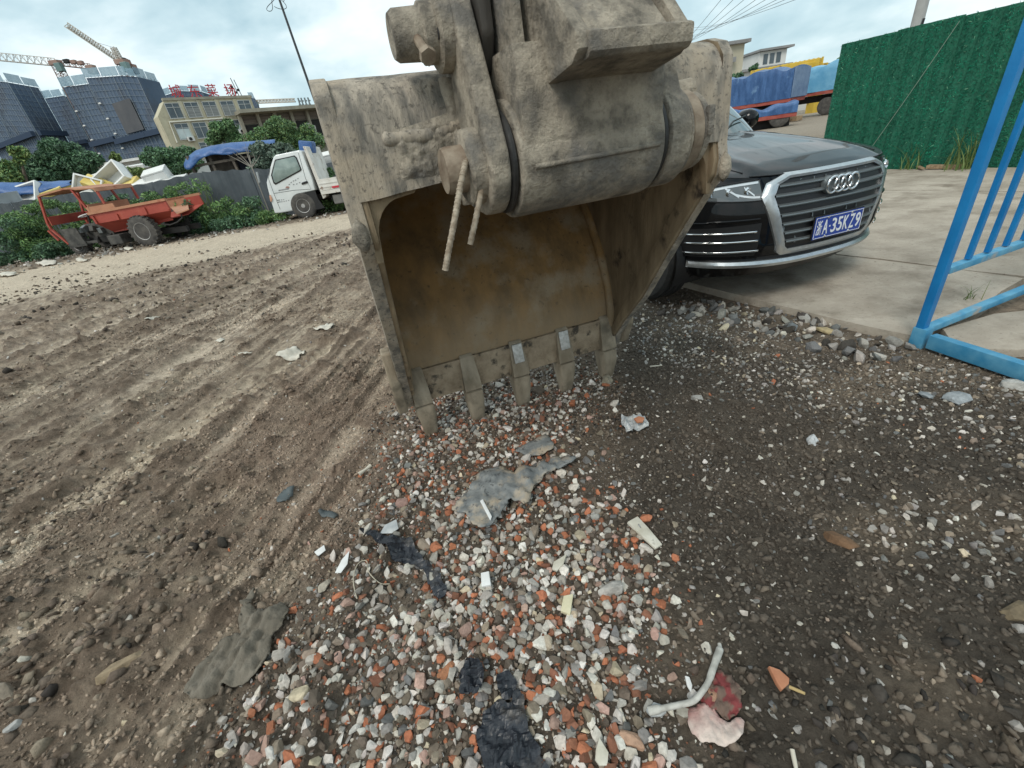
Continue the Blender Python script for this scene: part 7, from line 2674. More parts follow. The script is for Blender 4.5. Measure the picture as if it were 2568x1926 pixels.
# ---------------- trees and bushes on the left
for k, (base, blobs, Y, size, n, cols, lab, nm, asp, shl) in enumerate((
        ((150, 470), [(150, 375, 42, 40), (120, 410, 55, 40), (190, 405, 60, 38), (145, 440, 80, 34), (215, 430, 45, 36), (85, 430, 45, 34)], 30, 0.30, 17000, DGREENS, 'large rounded dark green tree left of the market hall', 'leafy_tree', 0.45, 0.55),
        ((15, 480), [(10, 430, 40, 36), (40, 450, 30, 26), (-30, 420, 46, 46), (48, 385, 26, 22)], 28, 0.30, 7500, YGREENS + GREENS[:2], 'yellowish green tree at the left edge', 'leafy_tree', 0.45, 0.55),
        ((430, 450), [(430, 390, 48, 30), (400, 405, 40, 26), (470, 400, 36, 28), (440, 420, 50, 20), (380, 395, 26, 20)], 29, 0.28, 9500, DGREENS + GREENS[:1], 'round dark tree clump left of the blue tarp shelter', 'leafy_tree', 0.45, 0.55),
        ((320, 450), [(322, 432, 34, 18), (290, 395, 14, 12), (350, 428, 22, 14)], 27, 0.24, 3200, YGREENS, 'low yellow green bush above the foam crates', 'bush', 0.45, 0.5),
        ((560, 420), [(555, 335, 34, 22), (575, 322, 26, 18), (540, 350, 26, 18), (590, 345, 20, 16)], 40, 0.36, 5200, GREENS, 'green tree standing before the market hall windows', 'leafy_tree', 0.45, 0.5),
        ((700, 420), [(700, 330, 42, 32), (660, 350, 36, 30), (740, 345, 40, 34), (710, 370, 60, 32), (775, 360, 36, 34), (690, 310, 26, 18)], 33, 0.30, 13000, GREENS + YGREENS[:1], 'feathery green tree in front of the low wing', 'leafy_tree', 0.28, 0.5),
        ((672, 470), [(660, 385, 30, 26), (690, 375, 40, 22), (720, 395, 34, 22), (645, 415, 22, 22), (680, 415, 30, 26)], 18.6, 0.22, 3600, BGREENS, 'broad-leaved pale green bush behind the truck cab', 'bush', 0.7, 0.45),
        ((790, 470), [(800, 440, 20, 12), (822, 436, 16, 12)], 17.2, 0.16, 900, GREENS, 'leafy plant growing behind the truck bed', 'bush', 0.6, 0.4))):
    bl = [px_blob(a, b, c, d, Y) for a, b, c, d in blobs]
    tree(nm, lab, 'trees left of the bucket', (bl[0][0], bl[0][1]), bl, size * 0.62, int(n * 2.0), cols, 500 + k, cat='tree' if 'tree' in nm else 'bush', aspect=asp, shell=shl, trunk_r=0.14)
# bare twigs by the shelter
mb = MB()
rg = random.Random(4)
c = VY(632, 420, 17.4)
for k in range(9):
    e_ = VY(575 + 9 * k + rg.uniform(-8, 8), 360 + abs(k - 4) * 7, 17.4)
    mb.tube([tuple(c), tuple((c + e_) / 2 + np.array([rg.uniform(-0.1, 0.1), 0.05, 0.05])), tuple(e_)], [0.014, 0.010, 0.004], 5)
mb.tube([(c[0], c[1], 0), tuple(c)], 0.02, 6)
tag(mb.build('bare_twigs', mat('pale_twig', (0.25, 0.23, 0.20), rough=0.9)), 'bare pale twigs sticking up in front of the blue tarp shelter', 'dead shrub')

WEEDG = [(0.106, 0.2, 0.067), (0.156, 0.264, 0.088), (0.076, 0.152, 0.064), (0.206, 0.32, 0.119)]
wspots = [
    (20, 600, 60, 46, 'weed bank at the lower left edge by the road', 15.6, 5200), (95, 590, 52, 44, 'tall weeds just left of the dumper nose', 15.8, 5200), (60, 560, 70, 34, 'weeds against the fence left of the dumper', 16.9, 4200), (130, 625, 30, 22, 'low weeds by the dumper front wheel', 15.3, 1800),
    (130, 530, 34, 26, 'leafy weeds seen through the open dumper cab', 16.6, 2600), (205, 540, 40, 30, 'dark weeds behind the dumper seat', 16.8, 2800), (290, 500, 34, 14, 'weed tops showing above the dumper tub', 17.35, 1800), (365, 500, 36, 16, 'weeds behind the dumper tub right end', 17.35, 1700),
    (440, 510, 32, 40, 'tall light green weeds right behind the dumper chute', 16.4, 3200), (485, 530, 36, 38, 'thick dark weeds midway between dumper and truck', 16.3, 3600), (535, 530, 40, 34, 'weeds left of the truck, middle clump', 16.4, 3400), (590, 535, 40, 30, 'bright weeds near the truck nose', 16.3, 3400),
    (640, 530, 28, 34, 'tall spiky weeds touching the truck front', 16.2, 2800), (500, 470, 14, 22, 'slender tall weed stalk against the fence', 17.2, 500), (465, 480, 26, 18, 'light leafy weed top against the fence', 17.0, 900),
    (560, 560, 60, 12, 'low weeds along the road edge left of the truck', 15.9, 2000), (690, 556, 40, 8, 'low grass under the truck cab', 16.0, 1200), (850, 520, 40, 14, 'grass under the truck bed beside the bucket', 16.6, 1200),
]
for k, (px, py, rx, ry, lab, Y, n) in enumerate(wspots):
    b = px_blob(px, py, rx, ry, Y)
    root = tag(empty('weed_clump', (b[0], b[1], 0)), lab, 'weeds', 'weeds along the fence')
    rg = np.random.default_rng(800 + k)
    fine = []
    for i in range(9):
        dx, dz = rg.uniform(-0.8, 0.8), rg.uniform(-1, 0.75)
        fine.append((dx * b[3], rg.uniform(-0.5, 0.5) * 0.8, max(0.12, b[2] + dz * b[5]), b[3] * 0.34, 0.35, b[5] * 0.42))
    for i in range(5):
        fine.append((rg.uniform(-1, 1) * b[3], rg.uniform(-0.3, 0.3), 0.18, b[3] * 0.35, 0.4, 0.25))
    cols = WEEDG if k % 3 else DGREENS
    leaf_cloud('foliage', fine, int(n * 1.5), 0.11, cols, root, 820 + k, droop=0.1, aspect=0.32, shell=0.3)
    mb = MB()
    for i in range(10):
        x = rg.uniform(-0.9, 0.9) * b[3]
        h = min(b[2] + b[5] * 0.9, b[2] + b[5] * rg.uniform(0.3, 1.0))
        mb.tube([(x, 0, 0), (x + rg.normal() * 0.08, rg.normal() * 0.05, h * 0.6), (x + rg.normal() * 0.15, rg.normal() * 0.1, h)], [0.012, 0.009, 0.003], 5)
    mb.build('stems', MAT['grass_blade'], root)['kind'] = 'stuff'
# ================================================================== LITTER AND SINGLE STONES ON THE GROUND
def tz(x, y):
    return float(terrain(np.array([x]), np.array([y]))[0])


def zpx(pts, off, s):
    return [(off[0] + a / s, off[1] + b / s) for a, b in pts]


def sheet_px(name, label, cat, poly_px, m, lift=0.012, fold=0.03, fscale=14, res=0.011, thick=0.003, seed=0, colf=None, dome=0.0, crease=0.0, parent=None, stretch=(1, 1), h=0.0, flat=False, ragged=0.004):
    """crumpled sheet lying on the ground inside an outline"""
    W0 = [G(a, b, h)[:2] for a, b in poly_px]
    W = []
    for i in range(len(W0)):      # torn, ragged outline
        a, b = W0[i], W0[(i + 1) % len(W0)]
        nseg = max(1, int(np.linalg.norm(b - a) / 0.012))
        for k in range(nseg):
            q = a + (b - a) * k / nseg
            W.append(q + ragged * 2 * np.array([vnoise(q[0:1] * 70, q[1:2] * 70, seed + 3)[0] - 0.5, vnoise(q[0:1] * 70 + 5, q[1:2] * 70, seed + 4)[0] - 0.5]) * (2 if k else 1))
    W = np.array(W)
    c = W.mean(0)
    lo, hi = W.min(0), W.max(0)
    nx, ny = int((hi[0] - lo[0]) / res) + 2, int((hi[1] - lo[1]) / res) + 2
    X, Y = np.meshgrid(lo[0] + np.arange(nx) * res, lo[1] + np.arange(ny) * res)
    jit = 0.35 * res
    Xj = X + (vnoise(X * 90, Y * 90, seed) - 0.5) * jit
    Yj = Y + (vnoise(X * 90 + 9, Y * 90, seed + 1) - 0.5) * jit
    ins = inpoly(X.ravel(), Y.ravel(), [tuple(q) for q in W]).reshape(X.shape)
    # how far inside the outline (for drooping edges)
    dd = np.full(X.shape, 1e9)
    NX_, NY_ = X.copy(), Y.copy()
    for i in range(len(W)):
        a, b = W[i], W[(i + 1) % len(W)]
        L2 = max(1e-9, ((b - a) ** 2).sum())
        t = np.clip(((X - a[0]) * (b[0] - a[0]) + (Y - a[1]) * (b[1] - a[1])) / L2, 0, 1)
        qx, qy = a[0] + t * (b[0] - a[0]), a[1] + t * (b[1] - a[1])
        dq = np.hypot(X - qx, Y - qy)
        NX_, NY_ = np.where(dq < dd, qx, NX_), np.where(dq < dd, qy, NY_)
        dd = np.minimum(dd, dq)
    tzv = terrain(X.ravel(), Y.ravel()).reshape(X.shape)
    n1 = fbm(X * fscale * stretch[0], Y * fscale * stretch[1], 3, seed + 5)
    Z = tzv + lift + fold * (n1 - 0.35) + crease * (np.exp(-((2 * fbm(X * fscale * 0.8 * stretch[0], Y * fscale * 0.8 * stretch[1], 3, seed + 9) - 1) / 0.10) ** 2) + 0.6 * np.exp(-((2 * fbm(X * fscale * 1.9 * stretch[0], Y * fscale * 1.9 * stretch[1], 2, seed + 13) - 1) / 0.12) ** 2)) + dome * np.clip(dd / 0.06, 0, 1)
    Z = np.maximum(Z, tzv + 0.004)
    idx_ = -np.ones(X.shape, int)
    cell = ins[:-1, :-1] | ins[1:, 1:] if False else (ins[:-1, :-1] & ins[1:, :-1] & ins[:-1, 1:] & ins[1:, 1:])
    used = np.zeros(X.shape, bool)
    used[:-1, :-1] |= cell; used[1:, :-1] |= cell; used[:-1, 1:] |= cell; used[1:, 1:] |= cell
    idx_[used] = np.arange(used.sum())
    # pull the stair-stepped rim onto the outline
    full = np.zeros(X.shape, int)
    for (sy_, sx_) in ((slice(0, -1), slice(0, -1)), (slice(1, None), slice(0, -1)), (slice(0, -1), slice(1, None)), (slice(1, None), slice(1, None))):
        full[sy_, sx_] += cell
    rim_ = used & (full < 4)
    kk = rim_ & (dd < 1.6 * res)
    Xj = np.where(kk, NX_, Xj)
    Yj = np.where(kk, NY_, Yj)
    V = np.stack([Xj[used] - c[0], Yj[used] - c[1], Z[used]], 1)
    ii, jj_ = np.nonzero(cell)
    Fq = np.stack([idx_[ii, jj_], idx_[ii, jj_ + 1], idx_[ii + 1, jj_ + 1], idx_[ii + 1, jj_]], 1)
    col = None
    if colf is not None:
        col = colf(Xj[used], Yj[used])
    o = raw_mesh(name, V, Fq, m, parent, col=col, smooth=not flat)
    o.location = (c[0], c[1], 0)
    md = o.modifiers.new('s', 'SOLIDIFY'); md.thickness = thick; md.offset = 1
    if label:
        tag(o, label, cat)
    return o


def piece_px(name, label, cat, poly_px, m, thick=0.012, lift=0.006, tilt=(0, 0), bevel=0.002, lump=0.0, group=None):
    W = np.array([G(a, b)[:2] for a, b in poly_px])
    c = W.mean(0)
    mb = MB()
    mb.prism([tuple(q - c) for q in W], 0, thick, 'z')
    o = mb.build(name, m, bevel=bevel, smooth=35)
    o.location = (c[0], c[1], tz(*c) + lift)
    o.rotation_euler = (tilt[0], tilt[1], 0)
    if lump:
        lumpy(o, lump, 40)
    return tag(o, label, cat, group)


o8, s8 = (800, 1000), 2.458
oB1, oB2, oB4, sB = (600, 1450), (1250, 1450), (1850, 1400), 3.16
m_rubber = mat('torn_rubber_sheet', (0.115, 0.125, 0.128), (0.26, 0.265, 0.255), scale=14, rough=0.75, bump=0.003, bscale=60, c3=(0.36, 0.30, 0.225), scale3=9, fac3=(0.48, 0.60), detail=10, crough=0.7, c4=(0.05, 0.05, 0.05), scale4=40, fac4=(0.58, 0.66))
m_rag = mat('black_plastic_film', (0.010, 0.012, 0.017), (0.026, 0.029, 0.037), scale=20, rough=0.38, bump=0.003, bscale=45, c3=(0.075, 0.065, 0.055), scale3=12, fac3=(0.56, 0.72))
m_mudcloth = mat('mud_soaked_cloth', (0.125, 0.108, 0.083), (0.185, 0.162, 0.128), scale=14, rough=0.9, bump=0.005, bscale=60)
m_clear = mat('cloudy_plastic_film', (0.30, 0.32, 0.33), (0.48, 0.49, 0.48), scale=20, rough=0.3, bump=0.003, bscale=50)

sheet_px('torn_rubber_sheet', 'torn grey rubber sheet crumpled on the gravel in front of the bucket teeth', 'rubber sheet',
         zpx([(800, 712), (860, 700), (930, 620), (990, 510), (1120, 465), (1210, 505), (1330, 460), (1470, 400), (1600, 378), (1570, 415), (1480, 460), (1390, 510), (1345, 560), (1290, 695), (1180, 678),
              (1130, 770), (1070, 830), (1020, 852), (960, 835), (930, 785), (860, 735)], o8, s8), m_rubber, lift=0.02, fold=0.045, fscale=6, dome=0.018, thick=0.005, seed=11, crease=0.016, stretch=(1.6, 0.7), res=0.008)
sheet_px('dusty_plastic_scrap', 'dusty scrap of torn plastic on the gravel just above the rubber sheet', 'plastic scrap', zpx([(1195, 330), (1260, 300), (1400, 235), (1450, 290), (1440, 330), (1360, 370), (1270, 355)], o8, s8), m_rubber, lift=0.012, fold=0.02, fscale=12, seed=12)
sheet_px('black_film_scrap', 'long torn strip of black plastic film left of the rubber sheet', 'plastic film',
         zpx([(270, 890), (340, 872), (430, 890), (500, 900), (575, 880), (600, 950), (690, 1040), (745, 1110), (795, 1190), (785, 1245), (730, 1245), (680, 1160), (655, 1085), (560, 1040), (480, 1035), (430, 945), (330, 912)], o8, s8),
         m_rag, flat=True, lift=0.012, fold=0.014, fscale=14, dome=0.003, seed=21, crease=0.011, res=0.005)
sheet_px('black_film_scrap', 'large black plastic film patch half buried at the bottom edge', 'plastic film',
         [(1200, 1850), (1215, 1800), (1250, 1768), (1288, 1772), (1300, 1735), (1325, 1760), (1322, 1800), (1340, 1860), (1376, 1930), (1400, 2010), (1230, 2010)], m_rag, flat=True, lift=0.012, fold=0.014, fscale=14, dome=0.003, seed=22, crease=0.011, res=0.005)
sheet_px('black_film_scrap', 'small crinkled dark film scrap standing above the big black patch', 'plastic film', [(1155, 1710), (1180, 1668), (1205, 1662), (1222, 1705), (1205, 1765), (1165, 1762)], m_rag, flat=True, lift=0.016, fold=0.035, fscale=18, dome=0.012, crease=0.016, seed=23, res=0.006)
sheet_px('black_film_scrap', 'small flat dark film scrap right of the crinkled one', 'plastic film', [(1245, 1715), (1275, 1690), (1300, 1720), (1290, 1760), (1258, 1765)], m_rag, flat=True, lift=0.014, fold=0.02, fscale=18, crease=0.010, seed=24, res=0.006)
sheet_px('faded_film_scrap', 'faded bluish film scrap pressed into the mud left of the gravel', 'plastic film', zpx([(1545, 1480), (1590, 1420), (1650, 1395), (1640, 1440), (1600, 1475), (1560, 1490)], (0, 600), 2.212), mat('faded_blue_film', (0.06, 0.075, 0.08), (0.10, 0.115, 0.115), scale=20, rough=0.6), lift=0.006, fold=0.008, seed=25, res=0.008)
sheet_px('faded_film_scrap', 'dark blue film strip in the mud near the left edge of the gravel', 'plastic film', zpx([(0, 720), (60, 700), (130, 715), (90, 750), (20, 745)], o8, s8), MAT['faded_blue_film'], lift=0.006, fold=0.01, seed=26, res=0.008)
sheet_px('muddy_cloth', 'wrinkled mud-soaked cloth lying flat at the lower left of the gravel', 'cloth',
         zpx([(1180, 1195), (1230, 1110), (1370, 950), (1430, 900), (1500, 870), (1500, 790), (1560, 700), (1620, 720), (1690, 700), (1780, 690), (1810, 730), (1775, 830), (1705, 900), (1685, 1000), (1640, 1095), (1560, 1165), (1400, 1205), (1260, 1280), (1200, 1245)], (0, 1250), 2.454),
         m_mudcloth, lift=0.014, fold=0.012, fscale=12, dome=0.006, seed=31, crease=0.012, res=0.0055, thick=0.004, stretch=(1.9, 0.8))
sheet_px('muddy_cloth', 'narrow muddy strip of cloth above the wrinkled cloth', 'cloth', zpx([(1520, 700), (1570, 600), (1590, 580), (1590, 640), (1560, 720)], (0, 1250), 2.454), m_mudcloth, lift=0.014, fold=0.02, seed=32, res=0.007)

# pink-stained cloth
m_pink = mat('stained_pink_cloth', (0.85, 0.85, 0.85), (1.1, 1.1, 1.1), scale=40, rough=0.9, bump=0.003, bscale=110, vcol=True)
cpk = G(*zpx([(1720, 1180)], oB2, sB)[0])


def pinkcol(x, y):
    up = np.clip((y - cpk[1]) / 0.085 + 0.35 + (fbm(x * 40, y * 40, 3, 3) - 0.5) * 1.1, 0, 1)
    a = np.array([0.60, 0.50, 0.44]); b = np.array([0.27, 0.075, 0.07])
    return a[None] * (1 - up[:, None]) + b[None] * up[:, None]


pc_ = sheet_px('stained_cloth', 'crumpled pale cloth stained red on the gravel at lower right', 'cloth',
               zpx([(1495, 1140), (1510, 1055), (1600, 1035), (1700, 1060), (1760, 1150), (1830, 1190), (1900, 1110), (1935, 1190), (1930, 1265), (1880, 1325), (1780, 1385), (1700, 1345), (1600, 1335), (1525, 1260)], oB2, sB),
               m_pink, lift=0.012, fold=0.016, fscale=9, dome=0.010, seed=41, crease=0.007, stretch=(4.0, 0.7), res=0.0045, colf=pinkcol)
ps = sheet_px('red_shreds', None, None, zpx([(1600, 1000), (1640, 930), (1690, 790), (1740, 740), (1790, 800), (1880, 850), (1935, 930), (1930, 1060), (1880, 1130), (1790, 1170), (1720, 1080)], oB2, sB), m_pink,
              lift=0.008, fold=0.03, fscale=30, seed=43, crease=0.012, res=0.0045, colf=lambda x, y: np.where((fbm(x * 55, y * 55, 3, 6) > 0.56)[:, None], np.array([[0.19, 0.04, 0.04]]), np.array([[0.15, 0.10, 0.077]])), parent=pc_)
ps.location = (ps.location.x - pc_.location.x, ps.location.y - pc_.location.y, 0)

# bent pale hose lying over the cloth
m_hose = mat('dirty_white_hose', (0.30, 0.29, 0.26), (0.50, 0.485, 0.44), scale=30, rough=0.75, bump=0.001, bscale=120, c3=(0.17, 0.15, 0.12), scale3=20, fac3=(0.6, 0.7))
hpx = zpx([(1190, 1040), (1290, 1028), (1420, 1010), (1540, 990), (1610, 920), (1660, 840), (1695, 740), (1725, 650), (1755, 560), (1752, 515)], oB2, sB)
pts = []
for i, (a, b) in enumerate(hpx):
    q = G(a, b, 0.03)
    pts.append((q[0], q[1], tz(q[0], q[1]) + 0.022 + 0.018 * math.sin(i / 9 * math.pi)))
mb = MB()
sm = smooth_curve(pts, 5)
mb.tube([tuple(q) for q in sm], [0.010] * 5 + [0.0072] * 22 + [0.0085] * 8 + [0.0095] * 6 + [0.005] * (len(sm) - 41) if len(sm) > 41 else 0.0075, 10)
hose = mb.build('bent_hose', m_hose, smooth=60)
tag(hose, 'bent dirty white hose lying across the red-stained cloth', 'hose')
piece_px('grey_cap', 'flat grey plastic cap under the left end of the white hose', 'plastic cap', zpx([(1170, 1070), (1180, 1030), (1230, 1000), (1320, 1030), (1330, 1080), (1290, 1110), (1210, 1110)], oB2, sB), m_clear, thick=0.010)

# single pieces
m_tilew = mat('white_tile', (0.62, 0.62, 0.60), (0.70, 0.70, 0.69), scale=30, rough=0.5)
m_tiley = mat('cream_tile', (0.55, 0.50, 0.33), (0.62, 0.57, 0.40), scale=30, rough=0.6, bump=0.001, bscale=90)
m_shard = mat('terracotta', (0.36, 0.145, 0.075), (0.44, 0.20, 0.11), scale=30, rough=0.85, bump=0.001, bscale=120)
m_lath = mat('peeling_white_lath', (0.42, 0.39, 0.31), (0.60, 0.57, 0.49), scale=16, rough=0.8, bump=0.002, bscale=60, c3=(0.20, 0.18, 0.14), scale3=14, fac3=(0.62, 0.7))
piece_px('tile_piece', 'cream yellow rectangular tile piece standing out in the gravel', 'tile piece', zpx([(496, 302), (520, 188), (596, 170), (572, 326)], oB2, sB), m_tiley, 0.014, 0.012, (0.1, 0.05))
piece_px('tile_piece', 'small clean white square tile piece in the gravel below the black strip', 'tile piece', zpx([(1010, 1112), (1060, 1104), (1070, 1182), (1012, 1190)], o8, s8), m_tilew, 0.012, 0.012, (0.12, -0.1))
piece_px('tile_piece', 'pale speckled tile shard right of the white square one', 'tile piece', zpx([(1440, 1080), (1450, 1040), (1530, 995), (1510, 1050), (1470, 1090)], o8, s8), m_lath, 0.010, 0.014, (0.15, 0))
piece_px('tile_piece', 'white tile shard leaning in the gravel at the bottom edge', 'tile piece', zpx([(765, 1460), (770, 1380), (795, 1290), (870, 1400), (860, 1500), (800, 1504)], oB2, sB), m_lath, 0.012, 0.014, (0.2, 0.1))
piece_px('tile_piece', 'broken white mirror-like chip left of the white hose', 'tile piece', zpx([(1465, 805), (1500, 810), (1530, 870), (1525, 925), (1490, 880)], oB2, sB), m_tilew, 0.006, 0.014, (0.3, 0.2))
piece_px('terracotta_shard', 'flat pointed orange terracotta shard on the dark soil at lower right', 'terracotta shard', zpx([(215, 878), (300, 900), (380, 962), (375, 1005), (322, 1056), (280, 1000)], oB4, 3.08), m_shard, 0.014, 0.004, (0.1, 0.15))
piece_px('lath_piece', 'peeling white flat lath lying between gravel and dark soil', 'lath', zpx([(1898, 800), (1960, 764), (2030, 830), (2112, 920), (2072, 946), (1990, 880)], o8, s8), m_lath, 0.012, 0.012, (0.08, 0.1), lump=0.002)
piece_px('plastic_strip', 'white plastic strip lying on the torn rubber sheet', 'plastic strip', zpx([(1012, 716), (1030, 706), (1082, 800), (1072, 824)], o8, s8), m_tilew, 0.004, 0.060, (0.15, 0))
piece_px('plastic_strip', 'curved white plastic sliver left of the gravel', 'plastic strip', zpx([(145, 1165), (190, 1090), (235, 1040), (220, 1110), (180, 1160)], o8, s8), m_tilew, 0.004, 0.014, (0.3, 0.2))
piece_px('plastic_strip', 'small white plastic chip on the bare mud left of the string', 'plastic strip', zpx([(0, 1000), (60, 958), (68, 985), (20, 1022)], o8, s8), m_tilew, 0.004, 0.010, (0.2, 0.1))
piece_px('glass_shard', 'clear grey glass shard above the black film strip', 'glass shard', zpx([(398, 885), (430, 840), (500, 805), (510, 850), (470, 878)], o8, s8), m_clear, 0.005, 0.016, (0.3, 0.1))
sheet_px('plastic_bag_scrap', 'crumpled cloudy plastic bag with an orange bit right of the bucket teeth', 'plastic bag', zpx([(1865, 135), (1930, 130), (2010, 140), (2030, 190), (1980, 215), (1900, 240), (1870, 200)], o8, s8), m_clear, flat=True, lift=0.014, fold=0.05, fscale=20, dome=0.006, crease=0.014, seed=51, res=0.006)
piece_px('orange_chip', 'orange chip lying on the crumpled cloudy bag', 'chip', zpx([(1940, 190), (1970, 178), (2005, 185), (1995, 205), (1960, 208)], o8, s8), m_shard, 0.012, 0.05, (0.2, 0))
for (pp_, lab) in ((zpx([(1740, 512), (1800, 495), (1870, 485), (1840, 522), (1770, 528)], (0, 600), 2.212), 'white paper scrap on the tracks, nearest the bucket side'),
                   (zpx([(1535, 672), (1580, 640), (1640, 615), (1705, 622), (1660, 660), (1590, 672)], (0, 600), 2.212), 'larger cream paper scrap on the tracks left of the bucket'),
                   (zpx([(810, 470), (870, 452), (905, 445), (880, 462), (830, 478)], (0, 600), 2.212), 'small pale paper scrap on the clods farther left'),
                   (zpx([(1310, 655), (1360, 640), (1420, 635), (1370, 652)], (0, 600), 2.212), 'thin pale paper strip left of the larger cream scrap'),
                   (zpx([(1195, 570), (1220, 552), (1250, 548), (1230, 572)], (0, 600), 2.212), 'little square paper scrap in the tyre track')):
    sheet_px('paper_scrap', lab, 'paper scrap', pp_, mat('cream_paper', (0.46, 0.42, 0.35), (0.58, 0.545, 0.47), scale=20, rough=0.8) if 'cream_paper' not in MAT else MAT['cream_paper'], lift=0.008, fold=0.03, fscale=14, seed=61, res=0.010, crease=0.008, ragged=0.006)
# pale rags by the road edge at the far left
for (pa, w, lab) in (((120, 664), 0.16, 'long pale rag by the road edge left of the dumper'), ((20, 692), 0.16, 'pale rag heap at the very left road edge'), ((50, 660), 0.07, 'small white trash scrap in the grass edge at left'), ((210, 657), 0.09, 'pale trash scrap below the dumper front wheel'), ((325, 627), 0.07, 'white trash scrap below the dumper rear wheel')):
    sheet_px('trash_rag', lab, 'rag', [(pa[0] - 60 * w / 0.2 * 0.6, pa[1] + 14 * w), (pa[0], pa[1] - 26 * w), (pa[0] + 55 * w / 0.2 * 0.6, pa[1] - 34 * w), (pa[0] + 40 * w / 0.2 * 0.6, pa[1] + 10 * w), (pa[0] - 10, pa[1] + 30 * w)], MAT['cream_paper'], lift=0.03, fold=0.14, fscale=5, seed=int(pa[0]), res=0.035, dome=0.02)
# thin string
mb = MB()
pts = []
for (a, b) in zpx([(268, 1300), (252, 1240), (250, 1180), (262, 1100), (290, 1060), (320, 1058), (328, 1110), (350, 1150), (395, 1172), (445, 1165)], o8, s8):
    q = G(a, b)
    pts.append((q[0], q[1], tz(q[0], q[1]) + 0.014))
mb.tube([tuple(q) for q in smooth_curve(pts, 5)], 0.0017, 6)
tag(mb.build('string', mat('pale_string', (0.45, 0.40, 0.31), rough=0.8)), 'thin pale looping string at the left edge of the gravel', 'string')
# bone-shaped bit, cigarette stub, sticks, rust patch, log
m_bone = mat('bone', (0.50, 0.46, 0.38), rough=0.7)
for (A_, B_, r, nm, lab, cat, mm) in ((zpx([(255, 485)], o8, s8)[0], zpx([(328, 434)], o8, s8)[0], 0.008, 'old_bone', 'small pale bone on the bare mud left of the gravel', 'bone', m_bone),
                                  ((1977, 1733), (2011, 1757), 0.0042, 'cigarette_stub', 'yellowish cigarette stub beside the terracotta shard', 'cigarette stub', mat('stub_paper', (0.45, 0.33, 0.15), rough=0.8)),
                                  ((1630, 925), (1660, 922), 0.004, 'pale_stick', 'short pale stick on the dark soil right of the bucket', 'stick', m_bone),
                                  ((1980, 1895), (1992, 1945), 0.005, 'pale_stick', 'short pale stick at the bottom edge on the dark soil', 'stick', m_bone),
                                  ((1555, 1780), (1572, 1825), 0.004, 'pale_stick', 'thin pale splinter in the gravel left of the stained cloth', 'stick', m_bone)):
    a, b = G(*A_), G(*B_)
    mb = MB()
    za, zb = tz(a[0], a[1]) + r * 1.8, tz(b[0], b[1]) + r * 1.8
    mid_ = ((a[0] + b[0]) / 2, (a[1] + b[1]) / 2, (za + zb) / 2)
    rad = [r * 1.5, r * 0.8, r * 1.2] if nm == 'old_bone' else [r, r, r * 0.8]
    mb.tube([(a[0], a[1], za), mid_, (b[0], b[1], zb)], rad, 8)
    tag(mb.build(nm, mm, smooth=60), lab, cat)


def big_rock(label, px, py, size_px, colr, seed, flat=0.7, name='stone', cat='stone', sink=0.3, aspect=(1.2, 0.85), yaw=None):
    P_ = G(px, py)
    d = ray(px, py)
    depth = (CAM_H) / -d[2]
    r = size_px / 2 / F_PX * depth
    V, Fc = rock_shape(seed, 26, flat, 0.4)
    V = V * np.array([aspect[0], aspect[1], 1.0])
    me_o = raw_mesh(name, V * r, Fc, mat('rock_%d' % seed, tuple(np.array(colr) * 0.75), tuple(np.array(colr) * 1.2), scale=45, rough=0.88, bump=0.004, bscale=90))
    bm = bmesh.new(); bm.from_mesh(me_o.data)
    bmesh.ops.bevel(bm, geom=list(bm.edges), offset=r * 0.10, segments=1, affect='EDGES', clamp_overlap=True)
    bm.to_mesh(me_o.data); bm.free()
    me_o.location = (P_[0], P_[1], tz(P_[0], P_[1]) + r * sink)
    me_o.rotation_euler = (0.15 * math.sin(seed), 0.12 * math.cos(seed * 2), seed * 1.3 if yaw is None else yaw)
    return tag(me_o, label, cat)


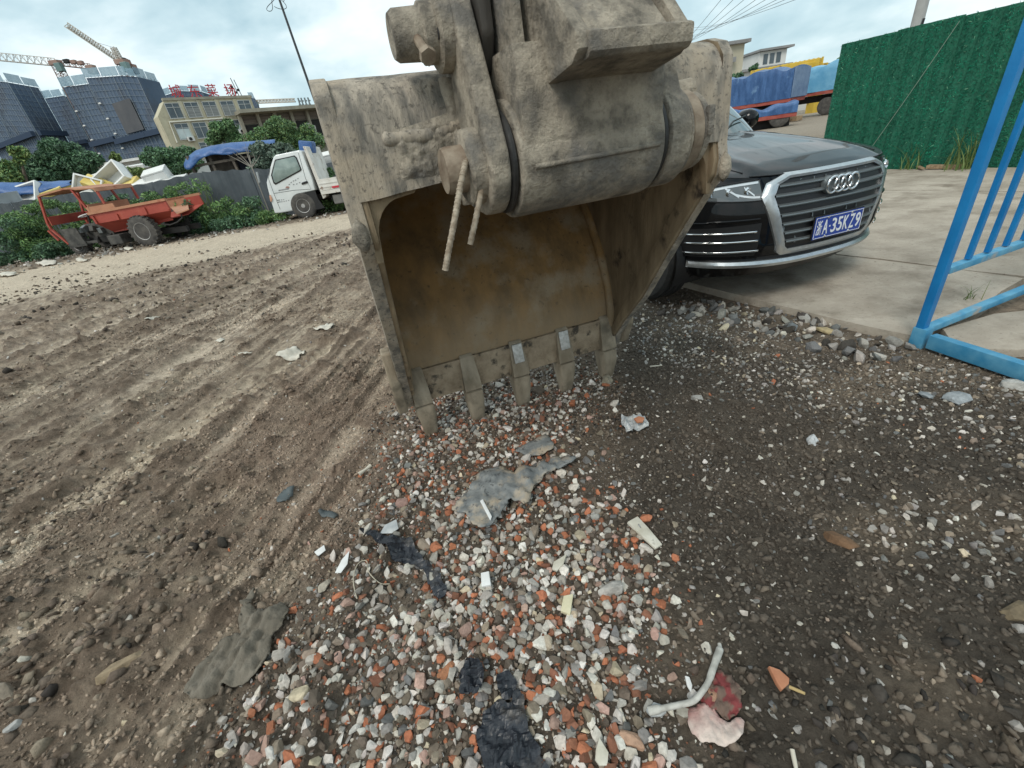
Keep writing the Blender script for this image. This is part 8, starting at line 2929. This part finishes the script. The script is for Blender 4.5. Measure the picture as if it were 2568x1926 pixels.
for args in (
    ('white rock lying alone on the dark soil below the blue barrier', 2037, 1106, 36, (0.48, 0.49, 0.49), 1001),
    ('large pale rock against the blue ground beam at the right edge', 2540, 972, 52, (0.40, 0.39, 0.36), 1002),
    ('flat bluish slab stone near the right edge', 2400, 1000, 60, (0.26, 0.28, 0.29), 1003, 0.35),
    ('smaller flat blue-grey stone left of the flat slab stone', 2320, 990, 36, (0.22, 0.24, 0.25), 1004, 0.4),
    ('round grey stone on the dark soil right of the gravel', 1748, 1003, 24, (0.30, 0.29, 0.27), 1005),
    ('muddy lump of stone by the rightmost tooth', 1522, 962, 38, (0.26, 0.225, 0.165), 1006, 0.8),
    ('round dark clod between the middle teeth', 1350, 985, 34, (0.12, 0.095, 0.072), 1007, 0.9),
    ('large pale grey angular rock in the gravel right of centre', 1530, 1492, 62, (0.38, 0.36, 0.33), 1008, 0.7),
    ('grey flat rock piece in the gravel at right, upper one', 1600, 1330, 34, (0.30, 0.29, 0.27), 1009, 0.6),
    ('cream crumbly rock at the left side of the gravel', 773, 1762, 50, (0.47, 0.40, 0.28), 1010, 0.6),
    ('pale rock half sunk in bare mud left of the string', 822, 1488, 38, (0.36, 0.32, 0.255), 1011, 0.5),
    ('white rock at the bottom edge left of centre', 702, 1912, 34, (0.52, 0.50, 0.46), 1012, 0.8),
    ('white rounded rock near the bottom centre', 897, 1823, 34, (0.50, 0.48, 0.44), 1013, 0.8),
    ('pointed pale stone in the gravel right of centre', 1496, 1640, 32, (0.40, 0.39, 0.38), 1014, 0.7, 'stone', 'stone', 0.3, (0.8, 1.3), 0.1),
    ('orange brick lump near the bottom centre', 1306, 1752, 38, (0.36, 0.15, 0.075), 1015, 0.8),
    ('long orange brick piece in the gravel left of bottom centre', 1123, 1690, 44, (0.34, 0.15, 0.075), 1016, 0.7, 'stone', 'stone', 0.3, (1.6, 0.7), 0.7),
    ('pinkish brick chunk with grey mortar left of the stained cloth', 1585, 1858, 46, (0.40, 0.25, 0.17), 1017, 0.7),
    ('orange brick chunk with mortar lying on the red-stained cloth', 1783, 1752, 34, (0.35, 0.20, 0.13), 1018, 0.7, 'stone', 'stone', 0.9),
    ('rusty orange clump sunk in the dark soil at right', 2103, 1366, 64, (0.15, 0.085, 0.045), 1019, 0.4, 'clump', 'clump', 0.1),
    ('mossy tan boulder at the right edge near the bottom', 2545, 1545, 70, (0.15, 0.115, 0.07), 1020, 0.6, 'clump', 'clump', 0.1),
    ('tan lump of wood-like debris in the churned mud at lower left', 335, 1682, 80, (0.27, 0.205, 0.13), 1021, 0.5, 'lump', 'lump', 0.25, (1.5, 0.6), 0.45),
    ('muddy brown lump at the bottom left edge', 20, 1745, 60, (0.20, 0.165, 0.125), 1022, 0.7, 'lump', 'lump', 0.2),
    ('dark slate rock beside the concrete edge, the biggest there', 1985, 822, 36, (0.16, 0.175, 0.18), 1023, 0.7),
    ('yellowish rock at the concrete edge left of the barrier foot', 2070, 833, 36, (0.34, 0.27, 0.15), 1024, 0.5),
    ('pale grey stone on the churned mud at left', 378, 1390, 26, (0.36, 0.345, 0.32), 1025, 0.6),
    ('greyish stone near the lower left corner', 70, 1840, 34, (0.38, 0.37, 0.35), 1026, 0.6, 'stone', 'stone', 0.3, (1.5, 0.8), 0.7),
    ('brown rounded stone in the gravel right of the cream tile', 1605, 1508, 36, (0.14, 0.115, 0.085), 1027, 0.8),
    ('dark clod in the gravel right of the pale grey rock', 1420, 1690, 30, (0.30, 0.28, 0.245), 1028, 0.8),
):
    big_rock(*args)
print('objects', len(bpy.data.objects), 'tris', sum(sum(len(p.vertices) - 2 for p in m.polygons) if len(m.polygons) < 20000 else len(m.loops) - 2 * len(m.polygons) for m in bpy.data.meshes))
